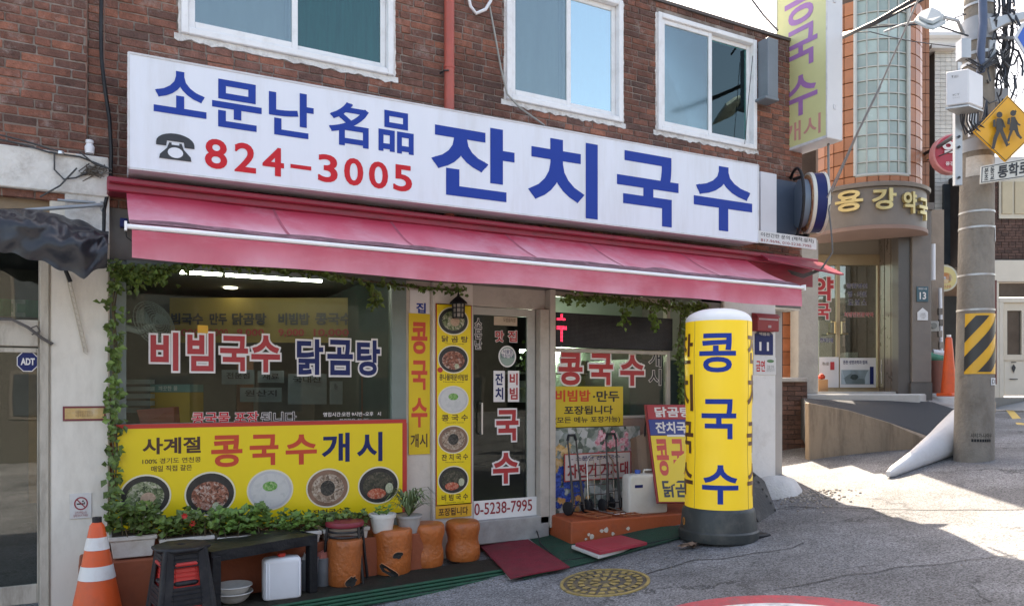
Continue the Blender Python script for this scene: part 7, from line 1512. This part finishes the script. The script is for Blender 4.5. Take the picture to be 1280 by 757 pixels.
wrap(280, 300, 45, 75, ppw, 'paper_sticker', .006); wrap(472, 481, 20, 75, ppw, 'paper_sticker', .006)
def ptx(s, y0_, y1_, a0, a1, mat, off=.008): TX(pole, s, None, mat, .01, fn=lambda u, v, h: (lambda z, a: pc2(z) + RT * ((pr(z) + off + h) * math.sin(a)) - FW * ((pr(z) + off + h) * math.cos(a)))(pz(y1_) + (pz(y0_) - pz(y1_)) * v, R_(a0 + (a1 - a0) * u)), lift=0, sub=.1)
ptx('시티가-나마우', 541, 547, -40, 25, black_pl, .003); ptx('--------', 548.5, 552, -38, 20, black_pl, .003); ptx('D.W', 473.5, 479.5, 25, 70, black_pl, .008)
# white equipment box, channels, pipe, small boxes
eb = M('equipment_white', (.62, .62, .64), .45, .04, 3, .03)
m = MB(); b8 = [PT(1182, 133, pw - .75), PT(1211, 129, pw - .85), PT(1229, 136, pw - .55), PT(1197, 141, pw - .45)]
up_ = PT(1182, 90, pw - .75) - b8[0]; m.prism(b8, up_); obj('equipment_box', m, eb, pole, bev=.012)
bn = (b8[1] - b8[0]).cross(up_).normalized(); bn = bn if bn.dot(CAM - b8[0]) > 0 else -bn
e1_, e2_ = b8[1] - b8[0], up_; lq = lambda u, v: b8[0] + e1_ * u + e2_ * v
TX(pole, '▼ 8831', [lq(.25, .78), lq(.55, .78), lq(.55, .86), lq(.25, .86)], M('grey_print', (.25, .25, .25), .5, .1, 3, 0), 0, lift=.004); TX(pole, 'KT\n----', [lq(.3, .2), lq(.62, .2), lq(.62, .32), lq(.3, .32)], M('grey_print', (.25, .25, .25), .5, .1, 3, 0), 0, lift=.004)
m = MB(); m.prism([p + Vector((0, 0, -.012)) - bn * 0 for p in b8], (0, 0, -.02)); obj('box_floor', m, str_m, pole)
chn = M('galvanised_channel', (.42, .44, .46), .45, .1, 5, .02, metal=.4)
m = MB(); slab(m, 1194, 1203, 118, 231, pw - .42, .05); obj('channel', m, chn, pole); m = MB(); slab(m, 1213, 1222, 142, 170, pw - .30, .05); obj('channel', m, chn, pole)
m = MB()
for y in (134, 171, 184, 222): q = PT(1198.5, y, pw - .43); m.lathe([(.016, 0), (.016, .012)], q, 8, (-FW).to_track_quat('Z', 'Y').to_matrix().to_4x4())
obj('bolt', m, bt_, pole)
m = MB(); slab(m, 1202, 1214, 48, 72, pw - .36, .12); obj('clamp', m, chn, pole); m = MB(); slab(m, 1237, 1245, 50, 72, pw - .2, .12); obj('clamp', m, chn, pole) 
m = MB(); m.prism([PT(x, y, pw - .25) for x, y in ((1236, 22), (1290, 12), (1290, 22), (1258, 30), (1240, 40))], FW * .1); obj('cross_arm', m, chn, pole, bev=.01)
m = MB(); slab(m, 1241, 1260, 110, 128, pw - .1, .25); obj('grey_box', m, M('box_grey', (.26, .27, .29), .5, .1, 4, 0), pole, bev=.01); m = MB(); slab(m, 1228, 1246, 80, 98, pw - .05, .2); obj('grey_box', m, chn, pole, bev=.01)
m = MB(); m.tube([PT(1227, -60, pw - .28), PT(1229, 30, pw - .3), PT(1226, 62, pw - .3), PT(1226, 90, pw - .32)], .045, 10); obj('riser_pipe', m, M('dark_blue_pipe', (.06, .09, .16), .5, .1, 5, 0), pole, smooth=60)
cabm = M('black_cable', (.03, .035, .045), .55, .2, 8, 0); rr = random.Random(77)
m = MB()
for k in range(8):
    x = 1200 + k * 3.2; pts = [PT(x, 138, pw - .5), PT(x + rr.uniform(-2, 2), 150 + rr.uniform(0, 6), pw - .48), PT(x + 8 + rr.uniform(-3, 4), 162 + rr.uniform(-3, 8), pw - .42), PT(1230 + rr.uniform(-4, 5), 150 + rr.uniform(-6, 8), pw - .35), PT(1233, 125, pw - .3)]; m.tube(pts, .009, 5)
obj('cable', m, cabm, pole, smooth=60)
m = MB()
for k in range(26):
    x, y = 1252 + rr.gauss(0, 9), 55 + rr.uniform(-60, 60); r = rr.uniform(8, 20); a0 = rr.uniform(0, 6); n2 = rr.randint(5, 9)
    m.tube([PT(x + r * .7 * math.cos(a0 + j * .7), y + r * 1.3 * math.sin(a0 + j * .7), pw - .15 + .12 * math.sin(j + k)) for j in range(n2)], rr.choice((.007, .010, .014)), 5)
for k in range(6):
    x = 1246 + k * 4; m.tube([PT(x, -40, pw), PT(x + rr.uniform(-6, 6), 10, pw - .1), PT(x + rr.uniform(-6, 8), 60, pw), PT(1256 + rr.uniform(-3, 3), 105, pw), PT(1258, 150, pw + .1)], .016, 5)
for k in range(9):
    m.tube([PT(1215 + rr.uniform(-12, 10), 62 + rr.uniform(-3, 20), pw - .3), PT(1225 + rr.uniform(-5, 5), 84 + rr.uniform(-4, 8), pw - .4), PT(1250 + rr.uniform(-5, 5), 70 + rr.uniform(-10, 10), pw - .2)], .007, 5)
obj('cable_tangle', m, cabm, pole, smooth=60)
# overhead cables
def span(pts, r, label, mat=cabm):
    m = MB(); q = [PT(*p) for p in pts]; sm = []
    for i in range(len(q) - 1):
        for k in range(6): sm.append(q[i].lerp(q[i + 1], k / 6))
    sm.append(q[-1]); m.tube(sm, r, 6); single('overhead_cable', m, mat, label, 'cable', smooth=60)
span([(1053, 47, 9.3), (1095, 27, 8.6), (1145, -2, 7.9), (1180, -25, 7.6)], .022, 'thick black overhead cable, upper of three by the hanging sign')
span([(1053, 44, 9.35), (1092, 31, 8.8), (1142, 6, 8.2), (1190, -20, 8)], .014, 'black overhead cable just below the thickest one')
span([(1053, 42, 9.4), (1085, 35, 9.0), (1120, 32, 8.7), (1165, 30, 8.5), (1210, 45, 9.0)], .010, 'thin overhead cable running behind the street lamp')
span([(1053, 41, 9.4), (1088, 40, 9.1), (1112, 46, 9.4), (1141, 52, 9.8), (1205, 60, 9.2)], .006, 'thin wire sagging across the glass blocks')
span([(1150, 195, 13.0), (1172, 184, 11.6), (1196, 168, 9.2)], .030, 'thick dark cable bundle rising to the concrete pole from the left')
span([(1150, 203, 13.2), (1172, 196, 11.8), (1198, 185, 9.2)], .010, 'thin black cable below the thick bundle left of the pole')
span([(1180, 0, 10), (1195, -20, 10)], .008, 'short thin wire at the top edge left of the pole')
span([(1165, 33, 8.6), (1195, 22, 9.0), (1207, 18, 9.2)], .008, 'thin wire from the street lamp to the pole')
span([(925, -20, 9.6), (955, 20, 9.2), (972, 38, 8.9)], .012, 'grey wire coming down to the hanging sign from the left')
span([(955, 42, 9.3), (958, 22, 9.6), (964, -20, 9.9)], .006, 'thin wire rising above the roof edge by the hanging sign')
span([(1265, 12, 9.1), (1275, 32, 9), (1290, 50, 9)], .014, 'thick wire leaving the frame right of the pole')
# street lamp
c = PT(1163, 25, 8.4); s_ = 8.4 / F
sl = thing('street_lamp', 'grey street lamp head on a thin arm left of the utility pole', 'street lamp', tuple(c))
def lq2(px, py, d=0): return PT(px, py, 8.4 + d)
m = MB(); hexp = [lq2(1142, 29, 0), lq2(1148, 21, .12), lq2(1165, 14, .2), lq2(1181, 22, .12), lq2(1182, 31, 0), lq2(1167, 38.5, -.22), lq2(1156, 36, -.15)]
m.prism(hexp, UP * .035); m.prism([p.lerp(c, .25) + UP * .035 for p in hexp], UP * .04); obj('lamp_housing', m, M('lamp_grey', (.36, .40, .40), .5, .1, 5, .05), sl, bev=.008)
m = MB(); m.prism([p.lerp(c, .22) - UP * .012 for p in hexp], UP * .01); obj('lamp_glass', m, M('lamp_lens', (.42, .42, .36), .3, .15, 8, .1), sl)
m = MB(); m.tube([lq2(1181, 22, 0), PT(1197, 26, 8.8), PT(1204, 42, 9.2)], .02, 8); m.tube([lq2(1146, 27), lq2(1128, 31, .05), lq2(1105, 40, .1)], .012, 6); obj('arm', m, chn, sl, smooth=60)
# crossing sign
cs = thing('crossing_sign', 'orange-yellow diamond school crossing sign with two walking children', 'traffic sign', tuple(PT(1259, 205, 8.8)))
D = 8.85; dia = [PT(1216.5, 165, D), PT(1257, 203, D + .05), PT(1301, 160, D + .1), PT(1260, 119, D + .05)]
m = MB(); m.prism(dia, FW * .02); obj('sign_plate', m, M('sign_yellow', (.74, .36, .02), .4, .05, 2, 0), cs, bev=.006)
cc_ = sum(dia, Vector()) / 4; m = MB(); i1 = [p.lerp(cc_, .04) - FW * .003 for p in dia]; i2 = [p.lerp(cc_, .065) - FW * .003 for p in dia]
for k in range(4): m.poly([i1[k], i1[(k + 1) % 4], i2[(k + 1) % 4], i2[k]])
obj('sign_border', m, black_p, cs)
def sp2(pts, nm='walking_figure'):
    m = MB()
    for pl_ in pts: m.prism([PT(x, y, D - .012) for x, y in pl_], FW * .003)
    return obj(nm, m, M('sign_black', (.05, .045, .04), .5, .1, 4, 0), cs)
def hd(x, y, r): return [(x + r * math.cos(k * .5236), y + r * 1.05 * math.sin(k * .5236)) for k in range(12)]
# boy: head, satchel, body, arms, legs
sp2([hd(1249.5, 143.5, 3.7), [(1246, 148), (1252, 148), (1254.5, 153), (1254, 163), (1245.5, 163), (1245, 153)], [(1244.5, 149), (1244.5, 159), (1241.5, 158.5), (1241.5, 150)],
     [(1252, 149), (1254, 150), (1257, 159), (1255.5, 160), (1251.5, 154)], [(1246, 162.5), (1250.5, 162.8), (1246.5, 173), (1243.5, 184.5), (1240, 184.5), (1242, 172)], [(1249, 162.5), (1254, 162.5), (1258, 172), (1260.5, 180.5), (1257.5, 182), (1253, 172.5)], [(1240, 184.6), (1244, 184.6), (1242, 186.5), (1238.5, 185.5)], [(1257.5, 181.5), (1262, 179), (1262.5, 180.5), (1258, 183.5)]])
sp2([hd(1266.5, 141.5, 3.6), [(1269.5, 137), (1271, 140), (1268, 142)], [(1264, 146), (1269, 146), (1271, 152), (1273, 163), (1261.5, 163), (1263.5, 152)], [(1263, 147), (1262.5, 156), (1259, 155), (1260, 148)],
     [(1269, 147), (1273, 154), (1276, 156), (1275, 157.5), (1270, 155)], [(1263, 162.5), (1266.5, 162.8), (1263, 171), (1261.5, 177), (1258.8, 176), (1260.5, 170)], [(1268, 162.5), (1272.5, 162.5), (1274.5, 168), (1278, 172), (1276, 174), (1271, 169.5)]])
t = cs; m = MB(); m.tube([PT(1250, 170, D + .12), PT(1240, 170, pw)], .018, 6); m.tube([PT(1250, 150, D + .1), PT(1240, 150, pw)], .018, 6); obj('bracket', m, chn, cs)
t = thing('road_sign', 'small white sign with bold black Korean lettering under the diamond sign', 'traffic sign', tuple(PT(1255, 228, D))); r4 = [PT(1225.5, 230, D), PT(1310, 218, D), PT(1310, 192, D), PT(1226.5, 208, D)]
m = MB(); m.prism(r4, FW * .02); obj('sign_plate', m, M('sign_white', (.60, .59, .54), .5, .05, 3, 0, dirt=((.4, .37, .3), .4, 9)), t, bev=.004)
rq = lambda u, v: r4[0] * (1 - u) * (1 - v) + r4[1] * u * (1 - v) + r4[2] * u * v + r4[3] * (1 - u) * v
m = MB(); 
for (u0, u1, v0, v1) in ((.015, .985, .06, .10), (.015, .985, .90, .94), (.012, .022, .06, .94)): m.prism([rq(u0, v0) - FW * .003, rq(u1, v0) - FW * .003, rq(u1, v1) - FW * .003, rq(u0, v1) - FW * .003], FW * .002)
obj('sign_border', m, black_p, t)
TX(t, '본 동\n초 교', [rq(.05, .16), rq(.20, .16), rq(.20, .86), rq(.05, .86)], black_p, .02, lift=.004); TX(t, '통학로', [rq(.25, .16), rq(.72, .16), rq(.72, .86), rq(.25, .86)], black_p, .03, lift=.004)
m = MB(); m.tube([PT(1250, 218, D + .05), PT(1238, 218, pw)], .018, 6); obj('bracket', m, chn, t)
t = thing('blue_sign', 'corner of a blue and white hexagonal sign at the top right edge', 'traffic sign', tuple(PT(1285, 75, 8.9))); hx_ = [PT(x, y, 8.9) for x, y in ((1268, 47), (1279, 28), (1310, 20), (1330, 47), (1310, 75), (1281, 68))]
m = MB(); m.prism(hx_, FW * .02); obj('sign_plate', m, ppw, t); hc = sum(hx_, Vector()) / 6; m = MB(); m.prism([p.lerp(hc, .14) - FW * .004 for p in hx_], FW * .003); obj('blue_face', m, M('sign_blue', (.03, .12, .5), .4, .05, 3, 0), t); m = MB(); m.tube([hc + FW * .02, PT(1240, 47, pw)], .02, 6); obj('bracket', m, chn, t)
# ================================================================= BACKGROUND RIGHT
def tag_at(px, py, w_): return tuple(PT(px, py, w_))
ros = thing('round_sign', 'round red pharmacy sign with a white character left of the pole', 'sign', tag_at(1185, 215, 11.5)); q = PT(1191, 192, 11.5); s_ = 11.5 / F; R4 = (-FW).to_track_quat('Z', 'Y').to_matrix().to_4x4()
m = MB(); m.lathe([(24.5 * s_, -.12), (24.5 * s_, 0), (23 * s_, .01), (0, .01)], q, 40, R4); obj('rim', m, M('pink_rim', (.55, .22, .22), .4, .1, 4, 0), ros, smooth=40); m = MB(); m.lathe([(22.7 * s_, .012), (0, .016)], q, 40, R4, cap=False); obj('face', m, M('sign_red_face', (.42, .03, .055), .4, .06, 3, 0), ros)
TX(ros, '약', bx(1178, 1202, 175, 197, WP(11.46), None), white_p, .035); TX(ros, '용강약국', bx(1182, 1204, 202, 207, WP(11.46), None), white_p, .02); m = MB(); m.tube([q, PT(1163, 192, 12.6)], .03, 6); obj('bracket', m, chn, ros)
ysn = thing('round_sign', 'round pale yellow sign with a printed bowl behind the pole', 'sign', tag_at(1181, 364, 13.5)); q = PT(1181, 347.5, 13.5); s_ = 13.5 / F
m = MB(); m.lathe([(16.5 * s_, -.12), (16.5 * s_, 0), (0, .004)], q, 40, R4); obj('rim', m, M('pale_rim', (.55, .53, .42), .4, .05, 4, 0), ysn, smooth=40); m = MB(); m.lathe([(14.3 * s_, .006), (0, .008)], q, 40, R4, cap=False); obj('face', m, M('sign_butter', (.62, .52, .22), .4, .05, 3, 0), ysn); m = MB(); m.lathe([(9.2 * s_, .012), (0, .014)], q, 24, R4, cap=False, sy=.75); obj('bowl_print', m, MF('bowl_print', [(.6, .4, .1), (.45, .14, .05), (.65, .5, .3), (.1, .05, .03)], 9), ysn)
TX(ysn, '국수나무', bx(1173, 1189, 356, 360, WP(13.46), None), redv, .01); m = MB(); m.tube([q, PT(1163, 347, 13.4)], .03, 6); obj('bracket', m, chn, ysn)
# white-tiled building behind, with real tile courses
wb = thing('tiled_building', 'tall narrow building faced with small white tiles between the pharmacy and the pole', 'building', tag_at(1180, 480, 19))
wt_m = M('white_tiles', (.58, .55, .50), .4, .08, 2, .05, obj_var=.1, dirt=((.42, .34, .26), .5, .8)); grt = M('tile_joint', (.25, .21, .18), .9, .1, 4, 0)
m = MB(); slab(m, 1159, 1196, 58, 500, 19.1, 3); obj('wall', m, grt, wb); m = MB()
for (x0, x1, ty, n_) in ((1160, 1168, 90, 2), (1168.5, 1196, 62, 4)):
    cw_ = (x1 - x0) / n_; yy = ty
    while yy < 345:
        for i in range(n_): slab(m, x0 + i * cw_ + .15, x0 + (i + 1) * cw_ - .15, yy + .25, yy + 5.0, 19.08 - (.5 if x0 > 1165 else 0), .03)
        yy += 5.2
obj('wall_tiles', m, wt_m, wb, kind='stuff'); m = MB(); slab(m, 1168, 1197, 58, 345, 18.65, .4); obj('bay_wall', m, grt, wb); m = MB(); slab(m, 1165, 1198, 55, 60, 18.4, .9); slab(m, 1158, 1168, 86, 90, 18.9, .5); obj('cornice', m, M('pale_cornice', (.6, .58, .56), .7, .08, 3, .1), wb)
m = MB(); slab(m, 1166, 1200, 345, 470, 18.8, .2); obj('lower_wall', m, M('brown_lower_wall', (.24, .15, .10), .8, .2, 2, .2), wb); m = MB(); slab(m, 1180, 1198, 230, 330, 18.5, .1); obj('window_dark', m, M('dark_window', (.05, .06, .07), .2, .2, 2, 0), wb); m = MB(); slab(m, 1176, 1200, 370, 470, 18.7, .05); obj('doorway', m, dark, wb)
pb2 = thing('apartment_building', 'pale high building in the bright background above the white-tiled one', 'building', tag_at(1190, 200, 40)); m = MB(); slab(m, 1155, 1215, 44, 480, 40, 8); obj('wall', m, M('hazy_wall', (.62, .63, .64), .8, .05, 1, 0), pb2)
for j in range(6):
    for i in range(3): m = MB(); slab(m, 1162 + i * 16, 1172 + i * 16, 60 + j * 26, 74 + j * 26, 39.95, .05); obj('window', m, M('hazy_window', (.35, .42, .46), .3, .1, 1, 0), pb2)
m = MB(); slab(m, 1157, 1214, 40, 44, 39.6, 8.5); obj('parapet', m, M('hazy_wall', (.62, .63, .64), .8, .05, 1, 0), pb2)
# drain pipes, meter, cables beside the pharmacy pillar
t = thing('service_pipes', 'white and grey pipes with a meter box on the wall right of the granite pillar', 'pipes', tag_at(1172, 480, 12.9))
m = MB(); m.tube([PT(1166, 305, 12.95), PT(1166, 350, 12.95)], .04, 10); m.tube([PT(1175, 360, 13.0), PT(1177, 480, 13.0)], .03, 8); obj('white_pipe', m, wht_pl, t, smooth=60); m = MB(); slab(m, 1163, 1174, 401, 414, 12.85, .12); obj('meter_box', m, M('meter_grey', (.34, .33, .30), .5, .1, 5, 0), t, bev=.008)
m = MB(); m.lathe([(.05, 0), (.05, .02)], PT(1167, 407, 12.84), 14, R4); obj('meter_dial', m, M('dial_glass', (.16, .17, .16), .2, .1, 4, 0), t); m = MB(); slab(m, 1164.5, 1180, 262, 492, 13.1, .3); obj('back_wall', m, M('alley_wall', (.30, .24, .19), .85, .2, 2, .3), t)
m = MB()
for k in range(7): slab(m, 1173.5 + (k % 2), 1178 + (k % 2), 385 + k * 14, 393 + k * 14, 12.86, .05)
obj('fittings', m, M('fitting_mix', (.3, .26, .22), .6, .4, 9, 0, obj_var=.5), t)
t = thing('waste_bin', 'brown waste bin with a green bundle on top beside the orange cone', 'bin', tag_at(1172, 492, 12.6)); m = MB(); q = PT(1173, 491, 12.6); m.lathe([(.11, 0), (.15, .50), (.16, .50), (.16, .53), (.13, .5)], q, 18); obj('bin_body', m, M('bin_brown', (.28, .13, .10), .6, .15, 5, .05), t, smooth=40)
m = MB(); q2 = q + Vector((0, 0, .56)); m.tube([q2 - RT * .16 + UP * .05, q2 + RT * .02 + UP * .0, q2 + RT * .14 - UP * .02], .07, 10); obj('green_bundle', m, M('bundle_green', (.06, .26, .17), .7, .2, 9, .1), t, smooth=60); m = MB(); m.tube([q2 - RT * .1 + UP * .11, q2 + RT * .12 + UP * .08], .05, 8); obj('paper_roll', m, ppw, t)
q = PT(1186, 495, 12.1); zc = q.z; cone(Vector((q.x, q.y, zc)), 74 / F * 12.1, .115, .045, 'tall plain orange traffic cone half hidden behind the utility pole', [], cap=wht_pl, base=.13)
m = MB(); m.prism([PT(1160, 491, 12.9), PT(1160, 508, 11.9), PT(1232, 512, 11.6), PT(1240, 492, 14)], (0, 0, -.25)); single('alley_step', m, grey_conc, 'low grey concrete plinth under the bin and cone left of the pole', 'step', bev=.01)
# lit building at the right edge
lb = thing('white_shopfront', 'sunlit cream shopfront with glazed door and dark brick above, right of the pole', 'building', tag_at(1265, 495, 17))
crm = M('cream_front', (.66, .60, .50), .6, .06, 2, .05); 
m = MB(); slab(m, 1239, 1330, 325, 352, 16.9, .3); slab(m, 1241, 1249, 352, 497, 16.92, .3); slab(m, 1249, 1330, 372, 378, 16.95, .2); slab(m, 1249, 1255, 378, 497, 16.95, .2); slab(m, 1255, 1330, 450, 494, 17.02, .1); obj('front', m, crm, lb, bev=.01)
m = MB(); slab(m, 1255, 1330, 378, 388, 17.0, .08); slab(m, 1255, 1259, 388, 450, 17.0, .08); slab(m, 1277, 1283, 388, 450, 17.0, .08); slab(m, 1255, 1330, 443, 450, 16.99, .1); dq = obj('door', m, M('cream_door', (.62, .55, .44), .55, .06, 3, .03), lb); m = MB(); slab(m, 1259, 1277, 388, 443, 17.05, .02); slab(m, 1283, 1300, 388, 443, 17.05, .02); obj('pane', m, M('dim_brown_glass', (.10, .085, .07), .1, .3, 1.5, 0), dq)
m = MB(); slab(m, 1250, 1330, 354, 371, 17.0, .05); obj('transom_pane', m, M('dim_brown_glass', (.10, .085, .07), .1, .3, 1.5, 0), lb)
m = MB(); 
for px in (1267, 1267): pass
m.prism([PT(1267, 455, 17.0), PT(1269.5, 459, 17.0), PT(1267, 466, 17.0), PT(1264.5, 459, 17.0)], -FW * .01); m.prism([PT(1262, 473, 17.0), PT(1272, 473, 17.0), PT(1272, 474, 17.0), PT(1262, 474, 17.0)], -FW * .01); m.prism([PT(1264, 452, 17.0), PT(1270, 452, 17.0), PT(1270, 453, 17.0), PT(1264, 453, 17.0)], -FW * .01); obj('ornament', m, dark, dq)
m = MB(); slab(m, 1226, 1330, 205, 326, 17.3, 2.5); obj('upper_wall', m, M('dark_mortar2', (.10, .085, .08), .9, .2, 5, .2), lb)
m = MB(); rr = random.Random(8)
yy = 323
while yy > 208:
    x = 1226 + (0 if int(yy) % 2 else 4)
    while x < 1300:
        if not (1249 < x < 1300 and 222 < yy < 272): slab(m, x, x + 8.2, yy - 2.9, yy, 17.28, .03)
        x += 8.8
    yy -= 3.5
obj('brickwork', m, dbr, lb, kind='stuff')
m = MB(); slab(m, 1249, 1330, 222, 273, 17.25, .1); win_ = obj('window', m, M('window_cream', (.6, .55, .45), .6, .06, 3, 0), lb); m = MB(); slab(m, 1253, 1266, 227, 267, 17.22, .03); slab(m, 1269, 1290, 227, 267, 17.22, .03); obj('pane', m, M('cream_blind', (.52, .44, .30), .6, .08, 3, 0), win_); m = MB(); slab(m, 1224, 1330, 196, 205, 17.0, 1); obj('cornice', m, M('pale_cornice', (.6, .58, .56), .7, .08, 3, .1), lb)
m = MB(); slab(m, 1238, 1246, 350, 480, 16.4, .1); m2 = M('red_brown_shutter', (.16, .05, .04), .6, .2, 5, 0); single('side_board', m, m2, 'narrow dark red board just right of the pole', 'board')
m = MB(); q = [PT(1229, 516, 12.6), PT(1246, 516, 12.6), PT(1246, 501, 12.6), PT(1229, 501, 12.6)]; m.prism(q, FW * .6); single('kerb_block', m, M('tan_kerb', (.36, .30, .24), .85, .15, 4, .3), 'short tan concrete kerb block right of the pole', 'kerb', bev=.02)
# pale pavement in front of it
m = MB(); q = [PG(1232, 513, .0), PG(1262, 514, 0), PG(1300, 516, 0), PT(1300, 496.5, 16.8), PT(1236, 496.5, 16.8)]; q = [Vector((p.x, p.y, max(G(p.x) + .03, p.z if i > 2 else G(p.x) + .03))) for i, p in enumerate(q)]
m.poly(q); single('pavement', m, M('pale_pavement', (.42, .41, .39), .85, .1, 3, .2), 'sunlit pale concrete pavement before the cream shopfront', 'pavement', kind='structure')
# ================================================================= STREET BEHIND THE CAMERA (seen in the glass)
ob = thing('opposite_building', 'plain pale building across the street seen only in window reflections', 'building', (3, -9, G(3)))
m = MB(); m.box(-6, 12, -14, -9, -.5, 5.2); obj('wall', m, M('opposite_wall', (.08, .075, .065), .8, .1, .6, .2), ob); 
for i in range(6):
    for z in (.9, 3.3): m = MB(); m.box(-4.8 + i * 2.9, -3.4 + i * 2.9, -9.03, -8.98, z, z + 1.2); f = obj('window', m, M('opposite_frame', (.12, .11, .10), .8, .1, 2, 0), ob); m = MB(); m.box(-4.7 + i * 2.9, -3.5 + i * 2.9, -8.975, -8.96, z + .1, z + 1.1); obj('pane', m, M('dark_window', (.05, .06, .07), .2, .2, 2, 0), f)
ob2 = thing('opposite_building', 'taller brown building at the bend of the street seen only in reflections', 'building', (18, -6, G(16)))
m = MB(); m.box(13, 22, -12, -7, -.5, 7.5); obj('wall', m, M('opposite_brown', (.08, .055, .045), .8, .1, .6, .2), ob2)
flush_text()
